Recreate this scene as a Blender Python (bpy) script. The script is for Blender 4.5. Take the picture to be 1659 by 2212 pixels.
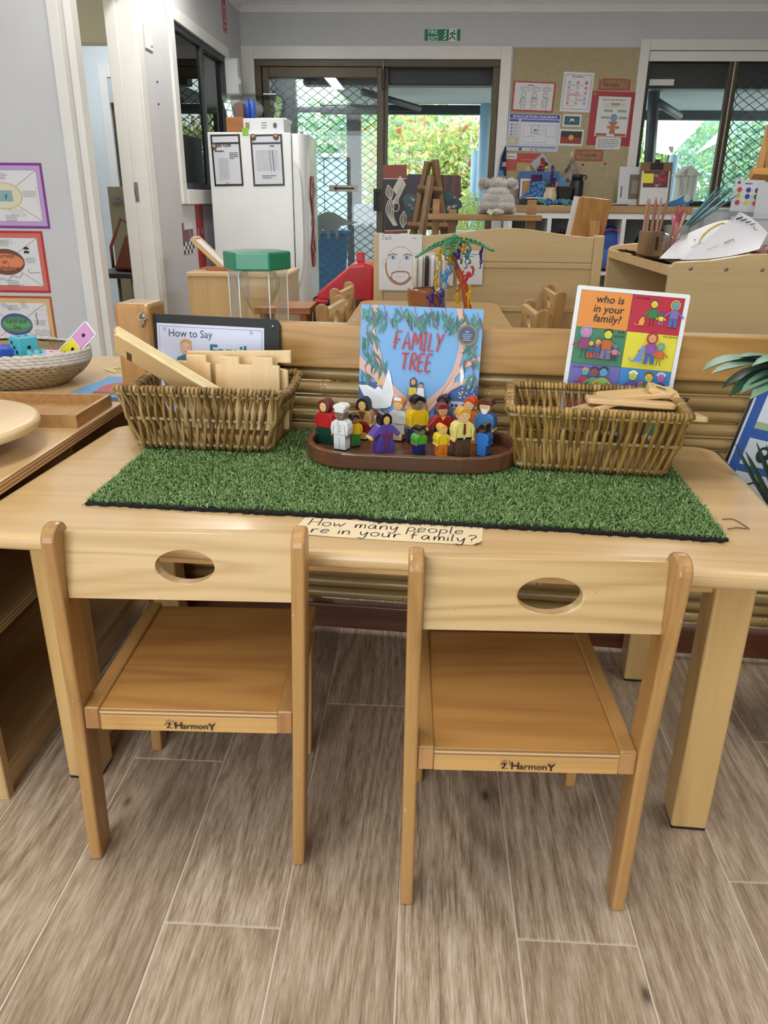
import bpy, bmesh, math, random
import numpy as np
from mathutils import Vector, Matrix

for _o in list(bpy.data.objects):
    bpy.data.objects.remove(_o)
SC = bpy.context.scene
COL = SC.collection
PI = math.pi
random.seed(7)

# ---------------------------------------------------------------- camera
IMW, IMH, FPX = 1659.0, 2212.0, 1661.0
PITCH, YAW, ROLL, CAMZ = math.radians(22.0), math.radians(2.9), math.radians(0.6), 1.0
CF = Vector((-math.sin(YAW)*math.cos(PITCH), math.cos(YAW)*math.cos(PITCH), -math.sin(PITCH)))
_rt = Vector((math.cos(YAW), math.sin(YAW), 0)); _up = _rt.cross(CF)
CR = math.cos(ROLL)*_rt + math.sin(ROLL)*_up
CU = -math.sin(ROLL)*_rt + math.cos(ROLL)*_up
cam_data = bpy.data.cameras.new('camera'); cam = bpy.data.objects.new('camera', cam_data); COL.objects.link(cam)
cam.matrix_world = Matrix(((CR.x, CU.x, -CF.x, 0), (CR.y, CU.y, -CF.y, 0), (CR.z, CU.z, -CF.z, CAMZ), (0, 0, 0, 1)))
cam_data.sensor_fit = 'HORIZONTAL'; cam_data.sensor_width = 36.0; cam_data.lens = 36.0*FPX/IMW
cam_data.clip_start = 0.05; cam_data.clip_end = 200
SC.camera = cam

# ---------------------------------------------------------------- world, lights, exposure
SC.view_settings.view_transform = 'Standard'
SC.view_settings.look = 'None'
SC.view_settings.gamma = 1.0
SC.view_settings.use_curve_mapping = False
SC.view_settings.exposure = 0.0
world = bpy.data.worlds.new('overcast_sky'); SC.world = world; world.use_nodes = True
_bg = world.node_tree.nodes['Background']
_bg.inputs[0].default_value = (0.88, 0.97, 1.0, 1); _bg.inputs[1].default_value = 3.5

def area_light(name, loc, sx, sy, power, col, rot=(0, 0, 0)):
    l = bpy.data.lights.new(name, 'AREA'); l.shape = 'RECTANGLE'; l.size = sx; l.size_y = sy
    l.energy = power; l.color = col
    o = bpy.data.objects.new(name, l); COL.objects.link(o); o.location = loc; o.rotation_euler = rot
    return o
def sun_light(name, rot, strength, col, angle):
    l = bpy.data.lights.new(name, 'SUN'); l.energy = strength; l.color = col; l.angle = angle
    o = bpy.data.objects.new(name, l); COL.objects.link(o); o.rotation_euler = rot
    return o
sun_light('sun_through_cloud', (math.radians(38), math.radians(12), 0), 4.5, (1.0, 0.96, 0.88), math.radians(12))
# added area light for daylight assumed behind the camera, at an unseen unglazed opening
area_light('assumed_daylight', (-1.15, -2.36, 1.25), 2.3, 1.9, 40, (0.95, 0.98, 1.0), (math.radians(90), 0, 0))
# ceiling battens: (x, y, power); first read from a reflection, others assumed and unseen
BATTENS = [(-1.25, 4.15, 36), (1.3, 4.3, 36), (-0.75, 0.7, 22), (1.4, 0.9, 18)]
for _x, _y, _p in BATTENS:
    area_light('batten_lamp_light', (_x, _y, 2.385), 0.14, 2.6 if _y > 4 else 1.5, _p, (1.0, 0.955, 0.88))
area_light('office_fill_light', (-2.35, 5.9, 2.38), 0.6, 0.6, 18, (0.93, 0.97, 1.0))  # added fill without a fixture, brightens the office behind the doorway
area_light('passage_fill_light', (-2.2, 4.0, 2.38), 0.4, 0.4, 5, (1.0, 0.93, 0.8))  # unseen warm fill added so the passage is lit, no lamp modelled

# ---------------------------------------------------------------- pixel -> point on a plane at a known depth
def _ray(px, py):
    return CF*FPX + CR*(px-IMW/2) - CU*(py-IMH/2)
def at(px, py, Y):
    d = _ray(px, py); return Vector((0, 0, CAMZ)) + d*(Y/d.y)
def atz(px, py, z):
    d = _ray(px, py); return Vector((0, 0, CAMZ)) + d*((z-CAMZ)/d.z)
def atx(px, py, X):
    d = _ray(px, py); return Vector((0, 0, CAMZ)) + d*(X/d.x)

# ---------------------------------------------------------------- materials
def lin(c):
    if isinstance(c, str):
        c = c.lstrip('#'); c = tuple(int(c[i:i+2], 16)/255 for i in (0, 2, 4))
    return tuple(x/12.92 if x <= 0.04045 else ((x+0.055)/1.055)**2.4 for x in c) + (1.0,)
_mc = {}
class NT:
    """tiny node-tree writer"""
    def __init__(s, name):
        s.m = bpy.data.materials.new(name); s.m.use_nodes = True; s.t = s.m.node_tree
        s.b = s.t.nodes['Principled BSDF']; s.out = s.t.nodes['Material Output']
    def n(s, typ, **kw):
        nd = s.t.nodes.new(typ)
        for k, v in kw.items():
            if k.startswith('i_'):
                key = k[2:]; key = int(key) if key.isdigit() else key.replace('_', ' ')
                s.put(nd.inputs[key], v)
            else: setattr(nd, k, v)
        return nd
    def put(s, sock, v):
        if isinstance(v, bpy.types.NodeSocket): s.t.links.new(v, sock)
        elif isinstance(v, bpy.types.Node): s.t.links.new(v.outputs[0], sock)
        else: sock.default_value = v
    def math(s, op, a, b=0.0, c=0.0):
        nd = s.n('ShaderNodeMath', operation=op); s.put(nd.inputs[0], a); s.put(nd.inputs[1], b); s.put(nd.inputs[2], c); return nd.outputs[0]
    def ramp(s, fac, stops):
        nd = s.n('ShaderNodeValToRGB'); s.put(nd.inputs[0], fac); e = nd.color_ramp.elements
        while len(e) < len(stops): e.new(0.5)
        for el, (p, c) in zip(e, stops): el.position = p; el.color = lin(c) if not isinstance(c, float) else (c, c, c, 1)
        return nd.outputs[0]
    def mix(s, fac, a, b, mode='MIX'):
        nd = s.n('ShaderNodeMix', data_type='RGBA', blend_type=mode)
        s.put(nd.inputs[0], fac); s.put(nd.inputs[6], a); s.put(nd.inputs[7], b); return nd.outputs[2]
    def noise(s, vec, scale, detail=3.0, rough=0.55, dist=0.0):
        nd = s.n('ShaderNodeTexNoise'); s.put(nd.inputs['Vector'], vec); nd.inputs['Scale'].default_value = scale
        nd.inputs['Detail'].default_value = detail; nd.inputs['Roughness'].default_value = rough; nd.inputs['Distortion'].default_value = dist
        return nd.outputs[0]
    def coords(s, scale=(1, 1, 1), rand=True):
        tc = s.n('ShaderNodeTexCoord'); mp = s.n('ShaderNodeMapping'); s.t.links.new(tc.outputs['Object'], mp.inputs[0])
        mp.inputs['Scale'].default_value = scale
        if rand:
            oi = s.n('ShaderNodeObjectInfo'); cx = s.n('ShaderNodeCombineXYZ')
            a = s.math('MULTIPLY', oi.outputs['Random'], 37.0)
            s.put(cx.inputs[0], a); s.put(cx.inputs[1], s.math('MULTIPLY', oi.outputs['Random'], 71.0)); s.put(cx.inputs[2], a)
            s.t.links.new(cx.outputs[0], mp.inputs[1])
        return mp.outputs[0]
    def bump(s, h, strength=0.2, dist=0.002):
        nd = s.n('ShaderNodeBump'); s.put(nd.inputs['Height'], h); nd.inputs['Strength'].default_value = strength
        nd.inputs['Distance'].default_value = dist; s.t.links.new(nd.outputs[0], s.b.inputs['Normal'])
    def set(s, col=None, rough=None, metal=None, coat=None, spec=None, sheen=None):
        if col is not None: s.put(s.b.inputs['Base Color'], col)
        if rough is not None: s.put(s.b.inputs['Roughness'], rough)
        if metal is not None: s.b.inputs['Metallic'].default_value = metal
        if coat is not None: s.b.inputs['Coat Weight'].default_value = coat; s.b.inputs['Coat Roughness'].default_value = 0.12
        if spec is not None: s.b.inputs['Specular IOR Level'].default_value = spec
        if sheen is not None: s.b.inputs['Sheen Weight'].default_value = sheen
        return s.m
def flat(c, rough=0.55, metal=0.0):
    """plain printed / painted colour with a trace of mottling"""
    k = ('flat', c, rough, metal)
    if k in _mc: return _mc[k]
    t = NT('paint_'+str(c).lstrip('#')); t.set(lin(c), rough, metal); _mc[k] = t.m; return t.m
def mottled(name, c1, c2, scale=6.0, rough=0.6, bump=0.0, metal=0.0, sheen=None, detail=4.0, bscale=None):
    k = ('mot', name)
    if k in _mc: return _mc[k]
    t = NT(name); v = t.coords(); n = t.noise(v, scale, detail)
    t.set(t.ramp(n, [(0.3, c1), (0.7, c2)]), rough, metal, sheen=sheen)
    if bump: t.bump(t.noise(v, bscale or scale*4, 4.0), bump, 0.002)
    _mc[k] = t.m; return t.m
def wood(name, light, dark, axis='X', rings=7.0, rough=0.35, coat=0.0, contrast=0.5, fibre=160.0, bump=0.03, wear=0.0):
    """clear-finished timber: contour rings of a stretched noise plus fine fibres along the grain axis"""
    k = ('wood', name, axis)
    if k in _mc: return _mc[k]
    t = NT(name)
    lo, hi = 0.9, 9.0
    sc = {'X': (lo, hi, hi), 'Y': (hi, lo, hi), 'Z': (hi, hi, lo)}[axis]
    v = t.coords(sc)
    big = t.noise(v, 1.0, 2.0, 0.4, 0.3)
    ring = t.math('PINGPONG', t.math('MULTIPLY', big, rings), 0.5)
    ring = t.math('MULTIPLY', ring, 2.0)
    fl, fh = 3.0, fibre
    fs = {'X': (fl, fh, fh), 'Y': (fh, fl, fh), 'Z': (fh, fh, fl)}[axis]
    fib = t.noise(t.coords(fs), 1.0, 3.0, 0.6)
    val = t.math('ADD', t.math('MULTIPLY', ring, contrast), t.math('MULTIPLY', fib, 1.0-contrast))
    col = t.ramp(val, [(0.2, dark), (0.62, light)])
    tone = t.noise(t.coords((2.2, 2.2, 2.2)), 1.0, 2.0)
    col = t.mix(t.math('MULTIPLY', tone, 0.22), col, lin(dark))
    if wear:
        sp = t.noise(t.coords((60, 60, 60)), 1.0, 5.0, 0.7)
        col = t.mix(t.math('MULTIPLY', t.math('GREATER_THAN', sp, 0.69), wear), col, lin('#5b4630'))
        sp2 = t.noise(t.coords((240, 240, 60)), 1.0, 2.0, 0.5)
        col = t.mix(t.math('MULTIPLY', t.math('GREATER_THAN', sp2, 0.73), wear*0.8), col, lin('#e8d3b0'))
    t.set(col, rough, 0.0, coat)
    if bump: t.bump(fib, bump, 0.001)
    _mc[k] = t.m; return t.m
def glass_mat(name, tint=(0.96, 1.0, 0.99), ior=1.45, rough=0.0):
    """thin window pane: clear film with a Fresnel mirror on top"""
    if name in _mc: return _mc[name]
    t = NT(name); t.t.nodes.remove(t.b)
    tr = t.n('ShaderNodeBsdfTransparent'); tr.inputs[0].default_value = tint+(1,)
    gl = t.n('ShaderNodeBsdfGlossy'); gl.inputs['Roughness'].default_value = rough
    fr = t.n('ShaderNodeFresnel'); fr.inputs[0].default_value = ior
    mx = t.n('ShaderNodeMixShader'); t.put(mx.inputs[0], fr); t.put(mx.inputs[1], tr); t.put(mx.inputs[2], gl)
    t.t.links.new(mx.outputs[0], t.out.inputs[0]); _mc[name] = t.m; return t.m
def emit(name, c, strength):
    if name in _mc: return _mc[name]
    t = NT(name); t.b.inputs['Base Color'].default_value = lin(c); t.b.inputs['Emission Color'].default_value = lin(c)
    t.b.inputs['Emission Strength'].default_value = strength; _mc[name] = t.m; return t.m

# ---------------------------------------------------------------- objects
def thing(name, label, cat, loc=(0, 0, 0), rz=0.0, group=None, rot=None):
    o = bpy.data.objects.new(name, None); COL.objects.link(o); o.empty_display_size = 0.02
    o.location = loc; o.rotation_euler = rot if rot else (0, 0, rz)
    o['label'] = label; o['category'] = cat
    if group: o['group'] = group
    return o
def tag(o, label, cat, group=None):
    o['label'] = label; o['category'] = cat
    if group: o['group'] = group
    return o
def struct(o):
    o['kind'] = 'structure'; return o
def dup(root, loc=None, rz=None, label=None, group=None):
    r = root.copy(); COL.objects.link(r)
    if loc is not None: r.location = loc
    if rz is not None: r.rotation_euler = (0, 0, rz)
    if label: r['label'] = label
    if group: r['group'] = group
    for ch in list(root.children):
        c = ch.copy(); COL.objects.link(c); c.parent = r
        for g in list(ch.children):
            d = g.copy(); COL.objects.link(d); d.parent = c
    return r

def rrect(w, h, r, n=4, cx=0.0, cy=0.0):
    pts = []
    for sx, sy, a0 in ((1, 1, 0), (-1, 1, 90), (-1, -1, 180), (1, -1, 270)):
        for i in range(n+1):
            a = math.radians(a0+90*i/n)
            pts.append((cx+sx*(w/2-r)+r*math.cos(a), cy+sy*(h/2-r)+r*math.sin(a)))
    return pts
def ellipse(rx, ry, n=24, cx=0.0, cy=0.0, a0=0.0, a1=360.0):
    full = abs(a1-a0) >= 359.9
    m = n if full else n+1
    return [(cx+rx*math.cos(math.radians(a0+(a1-a0)*i/n)), cy+ry*math.sin(math.radians(a0+(a1-a0)*i/n))) for i in range(m)]

class MB:
    def __init__(s): s.v = []; s.f = []; s.mi = []; s.mats = []; s.sm = []
    def mid(s, m):
        if m not in s.mats: s.mats.append(m)
        return s.mats.index(m)
    def add(s, vs, fs, m, smooth=False):
        b = len(s.v); s.v += [tuple(v) for v in vs]; k = s.mid(m)
        for f in fs: s.f.append(tuple(b+i for i in f)); s.mi.append(k); s.sm.append(smooth)
        return s
    def box(s, c, d, m, R=None):
        hx, hy, hz = d[0]/2, d[1]/2, d[2]/2
        vs = [Vector((x, y, z)) for x in (-hx, hx) for y in (-hy, hy) for z in (-hz, hz)]
        if R is not None: vs = [R @ v for v in vs]
        vs = [v+Vector(c) for v in vs]
        return s.add(vs, [(0, 1, 3, 2), (4, 6, 7, 5), (0, 4, 5, 1), (2, 3, 7, 6), (0, 2, 6, 4), (1, 5, 7, 3)], m)
    def span(s, a, b, m):
        return s.box([(p+q)/2 for p, q in zip(a, b)], [abs(q-p) for p, q in zip(a, b)], m)
    def hexa(s, p, m):   # eight corners: bottom loop then top loop
        return s.add(p, [(3, 2, 1, 0), (4, 5, 6, 7), (0, 1, 5, 4), (1, 2, 6, 5), (2, 3, 7, 6), (3, 0, 4, 7)], m)
    def prism(s, poly, t0, t1, m, X=None, plane='XZ', smooth=False, ms=None):
        """outline extruded from t0 to t1 along the plane's normal axis"""
        n = len(poly)
        def P(a, b, t): return Vector({'XZ': (a, t, b), 'XY': (a, b, t), 'YZ': (t, a, b)}[plane])
        vs = [P(a, b, t0) for a, b in poly]+[P(a, b, t1) for a, b in poly]
        if X is not None: vs = [X @ v for v in vs]
        fs = [tuple(range(n)), tuple(range(2*n-1, n-1, -1))]
        s.add(vs, fs, m)
        b = len(s.v)-2*n; k = s.mid(ms or m)
        for i in range(n):
            j = (i+1) % n; s.f.append((b+i, b+n+i, b+n+j, b+j)); s.mi.append(k); s.sm.append(smooth)
        return s
    def plate(s, poly, holes_fn, t0, t1, m): pass
    def tube(s, pts, r, m, n=8, cap=True, closed=False, flat_=1.0):
        pts = [Vector(p) for p in pts]; N = len(pts)
        rs = r if isinstance(r, (list, tuple)) else [r]*N
        vs = []; prev = None
        for i, p in enumerate(pts):
            if closed: d = pts[(i+1) % N]-pts[i-1]
            else: d = pts[min(i+1, N-1)]-pts[max(i-1, 0)]
            if d.length < 1e-9: d = Vector((0, 0, 1))
            d.normalize()
            if prev is None:
                a = Vector((0, 0, 1)) if abs(d.z) < 0.9 else Vector((0, 1, 0))
                x = d.cross(a).normalized()
            else:
                x = (prev-d*prev.dot(d))
                x = x.normalized() if x.length > 1e-6 else d.orthogonal().normalized()
            prev = x; y = d.cross(x)
            for k in range(n):
                a = 2*PI*k/n; vs.append(p+(x*math.cos(a)+y*math.sin(a)*flat_)*rs[i])
        fs = []
        for i in range(N if closed else N-1):
            i2 = (i+1) % N
            for k in range(n): fs.append((i*n+k, i*n+(k+1) % n, i2*n+(k+1) % n, i2*n+k))
        if cap and not closed: fs += [tuple(range(n-1, -1, -1)), tuple((N-1)*n+k for k in range(n))]
        return s.add(vs, fs, m, True)
    def lathe(s, prof, m, n=24, X=None, sx=1.0, sy=1.0, smooth=True):
        vs = []; fs = []
        for r, z in prof:
            for k in range(n):
                a = 2*PI*k/n; vs.append(Vector((r*sx*math.cos(a), r*sy*math.sin(a), z)))
        for i in range(len(prof)-1):
            for k in range(n): fs.append((i*n+k, i*n+(k+1) % n, (i+1)*n+(k+1) % n, (i+1)*n+k))
        if prof[0][0] > 1e-5: fs.append(tuple(range(n-1, -1, -1)))
        if prof[-1][0] > 1e-5: fs.append(tuple((len(prof)-1)*n+k for k in range(n)))
        if X is not None: vs = [X @ v for v in vs]
        return s.add(vs, fs, m, smooth)
    def ball(s, c, r, m, n=16, k=10, R=None):
        if not isinstance(r, (tuple, list)): r = (r, r, r)
        vs = []; fs = []
        for i in range(k+1):
            t = PI*i/k
            for j in range(n):
                a = 2*PI*j/n; p = Vector((r[0]*math.sin(t)*math.cos(a), r[1]*math.sin(t)*math.sin(a), r[2]*math.cos(t)))
                if R is not None: p = R @ p
                vs.append(p+Vector(c))
        for i in range(k):
            for j in range(n): fs.append((i*n+j, (i+1)*n+j, (i+1)*n+(j+1) % n, i*n+(j+1) % n))
        return s.add(vs, fs, m, True)
    def done(s, name, parent=None, bevel=0.0, seg=2, loc=None, rot=None, fixn=True):
        me = bpy.data.meshes.new(name); me.from_pydata(s.v, [], s.f); me.update()
        for m in s.mats: me.materials.append(m)
        me.polygons.foreach_set('material_index', s.mi); me.polygons.foreach_set('use_smooth', s.sm)
        if fixn:
            bm = bmesh.new(); bm.from_mesh(me); bmesh.ops.recalc_face_normals(bm, faces=bm.faces); bm.to_mesh(me); bm.free()
        o = bpy.data.objects.new(name, me); COL.objects.link(o)
        if parent is not None: o.parent = parent
        if loc is not None: o.location = loc
        if rot is not None: o.rotation_euler = rot
        if bevel:
            b = o.modifiers.new('edge', 'BEVEL'); b.width = bevel; b.segments = seg; b.limit_method = 'ANGLE'; b.angle_limit = math.radians(40)
            b.harden_normals = False
        return o
def boxo(name, parent, a, b, m, bevel=0.0):
    return MB().span(a, b, m).done(name, parent, bevel)

def plate_hole(mb, w, h, t, rx, ry, m, cx=0.0, cz=0.0, zc=0.0):
    """board in XZ centred at (0, 0, zc), thickness t along Y, with an oval hole"""
    ang = sorted(set([i*2*PI/40 for i in range(40)]+[math.atan2(sz*h/2-cz, sx*w/2-cx) % (2*PI) for sx in (1, -1) for sz in (1, -1)]))
    out, inn = [], []
    for a in ang:
        c, s_ = math.cos(a), math.sin(a)
        tx = ((w/2 if c > 0 else -w/2)-cx)/c if abs(c) > 1e-9 else 1e9
        tz = ((h/2 if s_ > 0 else -h/2)-cz)/s_ if abs(s_) > 1e-9 else 1e9
        k = min(tx, tz); out.append((cx+c*k, cz+s_*k))
        q = 1/math.sqrt((c/rx)**2+(s_/ry)**2); inn.append((cx+c*q, cz+s_*q))
    n = len(ang); vs = []
    for y in (-t/2, t/2):
        vs += [(x, y, z+zc) for x, z in out]+[(x, y, z+zc) for x, z in inn]
    fs = []; fh = []
    for i in range(n):
        j = (i+1) % n
        fs += [(i, j, n+j, n+i), (2*n+i, 3*n+i, 3*n+j, 2*n+j), (i, 2*n+i, 2*n+j, j)]
        fs.append((n+i, n+j, 3*n+j, 3*n+i))
    mb.add(vs, fs, m); return mb

# ---------------------------------------------------------------- print: flat artwork in the XZ plane facing -Y
_txt = {}
def text_mesh(s, bold=0.0, shear=0.0):
    k = (s, bold, shear)
    if k not in _txt:
        cu = bpy.data.curves.new('lettering', 'FONT'); cu.body = s; cu.size = 1.0; cu.offset = bold; cu.shear = shear
        cu.resolution_u = 3; cu.fill_mode = 'FRONT'
        ob = bpy.data.objects.new('lettering', cu)
        me = bpy.data.meshes.new_from_object(ob)
        _txt[k] = ([(v.co.x, v.co.y) for v in me.vertices], [tuple(p.vertices) for p in me.polygons])
        bpy.data.objects.remove(ob); bpy.data.meshes.remove(me); bpy.data.curves.remove(cu)
    return _txt[k]
# single-line hand lettering on a 0..1 box (x, y); lower-case x-height 0.55
SF = {
 'H': [[(0.05, 1), (0, 0)], [(.6, 1.02), (.58, 0)], [(.02, .5), (.6, .52)]], 'F': [[(.5, 1), (.05, .98), (0, 0)], [(.03, .52), (.4, .55)]],
 'A': [[(0, 0), (.3, 1), (.58, 0)], [(.1, .36), (.5, .38)]], 'M': [[(0, 0), (.1, 1), (.36, .35), (.62, 1), (.72, 0)]],
 'I': [[(.12, 1), (.08, 0)], [(0, 1), (.26, 1.01)], [(-.04, 0), (.2, .01)]], 'L': [[(.05, 1), (0, 0), (.42, .03)]],
 'Y': [[(0, 1), (.24, .5)], [(.55, 1), (.24, .5), (.12, 0)]], 'T': [[(0, .98), (.58, 1)], [(.3, .99), (.24, 0)]],
 'R': [[(0, 0), (.08, 1), (.4, .92), (.42, .68), (.06, .5)], [(.16, .5), (.46, 0)]], 'E': [[(.45, 1), (.06, .98), (0, 0), (.42, .02)], [(.04, .52), (.38, .54)]],
 'J': [[(.1, 1), (.6, 1)], [(.38, 1), (.36, .15), (.2, 0), (.02, .14)]], 'P': [[(0, 0), (.05, 1), (.4, .95), (.42, .6), (.05, .48)]],
 'o': [[(.25, .55), (.06, .46), (0, .25), (.12, .03), (.32, .02), (.46, .22), (.42, .44), (.25, .55)]],
 'w': [[(0, .52), (.1, .03), (.28, .4), (.42, .03), (.6, .52), (.66, .5)]],
 'm': [[(0, .5), (.03, 0), (.05, .35), (.2, .53), (.28, .4), (.28, 0), (.32, .38), (.46, .53), (.55, .4), (.56, 0)]],
 'a': [[(.4, .48), (.2, .55), (.02, .3), (.1, .03), (.28, .08), (.4, .5), (.4, .1), (.5, .02)]],
 'n': [[(0, .5), (.02, 0), (.05, .35), (.24, .53), (.36, .4), (.38, 0)]],
 'y': [[(0, .53), (.06, .15), (.22, .08), (.38, .5)], [(.4, .53), (.34, -.25), (.16, -.4), (-.04, -.3)]],
 'p': [[(.02, .5), (0, -.42)], [(.02, .4), (.22, .55), (.4, .36), (.3, .05), (.03, .06)]],
 'e': [[(.02, .28), (.4, .32), (.3, .53), (.1, .5), (0, .25), (.12, .02), (.4, .08)]],
 'l': [[(.04, 1), (0, .1), (.1, 0)]], 'r': [[(0, .5), (.02, 0), (.06, .34), (.2, .52), (.34, .48)]],
 'i': [[(0, .5), (.02, 0)], [(0, .74), (.02, .7)]], 'u': [[(0, .52), (.02, .1), (.16, .01), (.34, .12), (.38, .52), (.38, .05), (.46, 0)]],
 'f': [[(.38, .9), (.2, 1), (.1, .8), (.08, 0)], [(-.06, .52), (.3, .54)]], 'c': [[(.36, .48), (.18, .55), (0, .28), (.12, .02), (.38, .08)]],
 'k': [[(.02, 1), (0, 0)], [(.34, .55), (.03, .25), (.36, 0)]], '?': [[(0, .8), (.15, 1), (.38, .95), (.4, .72), (.2, .45), (.2, .25)], [(.2, .06), (.2, .0)]],
 's': [[(.32, .48), (.14, .55), (.03, .42), (.3, .2), (.22, .02), (0, .06)]], 'h': [[(.02, 1), (0, 0), (.04, .34), (.22, .53), (.34, .4), (.36, 0)]],
 'g': [[(.38, .46), (.2, .55), (.02, .3), (.14, .05), (.34, .15), (.4, .52), (.36, -.25), (.18, -.4), (-.02, -.3)]], 'E_': [],
}
class Print:
    def __init__(s, t=0.0006, step=0.00006, rough=0.5): s.mb = MB(); s.y = -t; s.step = step; s.rough = rough; s.k = 0
    def layer(s): s.k += 1; return s.y-s.step*s.k
    def poly(s, pts, c, y=None):
        y = s.layer() if y is None else y
        s.mb.add([(a, y, b) for a, b in pts], [tuple(range(len(pts)))], c if isinstance(c, bpy.types.Material) else flat(c, s.rough)); return y
    def rect(s, x0, z0, x1, z1, c, y=None): return s.poly([(x0, z0), (x1, z0), (x1, z1), (x0, z1)], c, y)
    def ell(s, cx, cz, rx, rz, c, n=20, a0=0, a1=360): return s.poly(ellipse(rx, rz, n, cx, cz, a0, a1), c)
    def stroke(s, pts, w, c, closed=False, y=None, taper=False):
        y = s.layer() if y is None else y
        P = [Vector((a, b)) for a, b in pts]; N = len(P); vs = []
        for i in range(N):
            if closed: d = P[(i+1) % N]-P[i-1]
            else: d = P[min(i+1, N-1)]-P[max(i-1, 0)]
            if d.length < 1e-9: d = Vector((1, 0))
            d.normalize(); nrm = Vector((-d.y, d.x)); ww = w/2
            if taper: ww *= max(0.08, math.sin(PI*(i+0.02)/(N-1+0.04)))
            for sg in (1, -1):
                q = P[i]+nrm*ww*sg; vs.append((q.x, y, q.y))
        fs = [(2*i, 2*i+1, (2*i+3) % (2*N), (2*i+2) % (2*N)) for i in range(N if closed else N-1)]
        s.mb.add(vs, fs, flat(c, s.rough) if not isinstance(c, bpy.types.Material) else c); return y
    def outline(s, pts, w, c): return s.stroke(pts, w, c, True)
    def text(s, txt, x, z, size, c, align='L', bold=0.0, shear=0.0, sx=1.0, rot=0.0):
        vs, fs = text_mesh(txt, bold, shear)
        if not vs: return
        wd = max(v[0] for v in vs); ox = {'L': 0, 'C': -wd/2, 'R': -wd}[align]
        y = s.layer(); cr, sr = math.cos(rot), math.sin(rot); out = []
        for a, b in vs:
            a = (a+ox)*size*sx; b = b*size; out.append((x+a*cr-b*sr, y, z+a*sr+b*cr))
        s.mb.add(out, fs, flat(c, s.rough))
    def hand(s, txt, x, z, size, w, c, gap=0.16, sx=1.0, slope=0.0, lean=0.0):
        y = s.layer(); x0 = x
        for ch in txt:
            if ch == ' ': x += size*0.42*sx; continue
            st = SF.get(ch)
            if not st: x += size*0.3; continue
            mx = max(p[0] for l in st for p in l)
            for l in st:
                s.stroke([(x+(a+b*lean)*size*sx, z+b*size+(x-x0)*slope) for a, b in smooth_path(l)], w, c, y=y)
            x += (mx+gap)*size*sx
        return x
    def lines(s, x0, z0, x1, z1, n, c, h=0.45, seed=1, align='L'):
        """rows of grey dashes: body text too small to read"""
        r = random.Random(seed); y = s.layer(); dz = (z1-z0)/n
        for i in range(n):
            z = z1-(i+0.5)*dz; x = x0; end = x1 if i < n-1 else x0+(x1-x0)*r.uniform(0.3, 0.9)
            if align == 'C':
                k = r.uniform(0, 0.2)*(x1-x0); x = x0+k; end = x1-k
            while x < end:
                wl = (x1-x0)*r.uniform(0.05, 0.16); e = min(x+wl, end)
                s.rect(x, z-dz*h/2, e, z+dz*h/2, c, y); x = e+(x1-x0)*0.025
    def done(s, parent, name='print', loc=None, rot=None): return s.mb.done(name, parent, loc=loc, rot=rot, fixn=False)
def smooth_path(l):
    if len(l) < 4: return l
    out = []
    for i in range(len(l)-1):
        p0 = l[max(i-1, 0)]; p1 = l[i]; p2 = l[i+1]; p3 = l[min(i+2, len(l)-1)]
        for k in range(3):
            t = k/3; q = []
            for a in (0, 1):
                q.append(0.5*(2*p1[a]+(p2[a]-p0[a])*t+(2*p0[a]-5*p1[a]+4*p2[a]-p3[a])*t*t+(3*p1[a]-p0[a]-3*p2[a]+p3[a])*t**3))
            out.append(tuple(q))
    out.append(l[-1]); return out
def sheet(name, label, cat, loc, w, h, c='#eef0f2', rz=0.0, tilt=0.0, lean=0.0, group=None, t=0.0012, rough=0.45, r=0.0, rot=None):
    """one sheet / card / board standing in XZ facing -Y, centred on loc; returns (thing, Print)"""
    o = thing(name, label, cat, loc, group=group, rot=rot if rot else (lean, tilt, rz))
    mb = MB()
    if r: mb.prism(rrect(w, h, r), -t/2, t/2, flat(c, rough))
    else: mb.box((0, 0, 0), (w, t, h), flat(c, rough))
    mb.done('card', o)
    return o, Print(t/2, rough=rough)
# ================================================================ room shell
BY, LX, RX, FY, CEIL = 7.2, -1.58, 4.2, -2.5, 2.48
PY = 3.5                                   # face of the wall that carries the posters
M_wall = mottled('wall_paint', '#c3c5ca', '#c9cbcf', 3.0, 0.62, 0.05, bscale=90)
M_trim = mottled('trim_gloss_paint', '#dcdcda', '#e2e2e0', 4.0, 0.3)
M_ceil = mottled('ceiling_paint', '#e6e7e8', '#eaebec', 3.0, 0.8)
M_cream = mottled('cream_wall_paint', '#d2cfae', '#d9d6b8', 3.0, 0.7)
M_bronze = mottled('bronze_aluminium', '#4d4436', '#574d3e', 8.0, 0.4, metal=0.35)
M_dark = mottled('dark_metal', '#23272b', '#2d3136', 8.0, 0.45)
M_grout = mottled('tile_grout', '#cfc3b3', '#d9cebf', 30.0, 0.85)
M_glass = glass_mat('window_glass')
M_steel = mottled('brushed_steel', '#8d8d8b', '#a3a3a1', 60.0, 0.32, metal=0.9)
M_black = mottled('black_plastic', '#131418', '#1b1c21', 10.0, 0.45)
M_white = mottled('white_enamel', '#d9dde0', '#e0e3e5', 4.0, 0.28)

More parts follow.
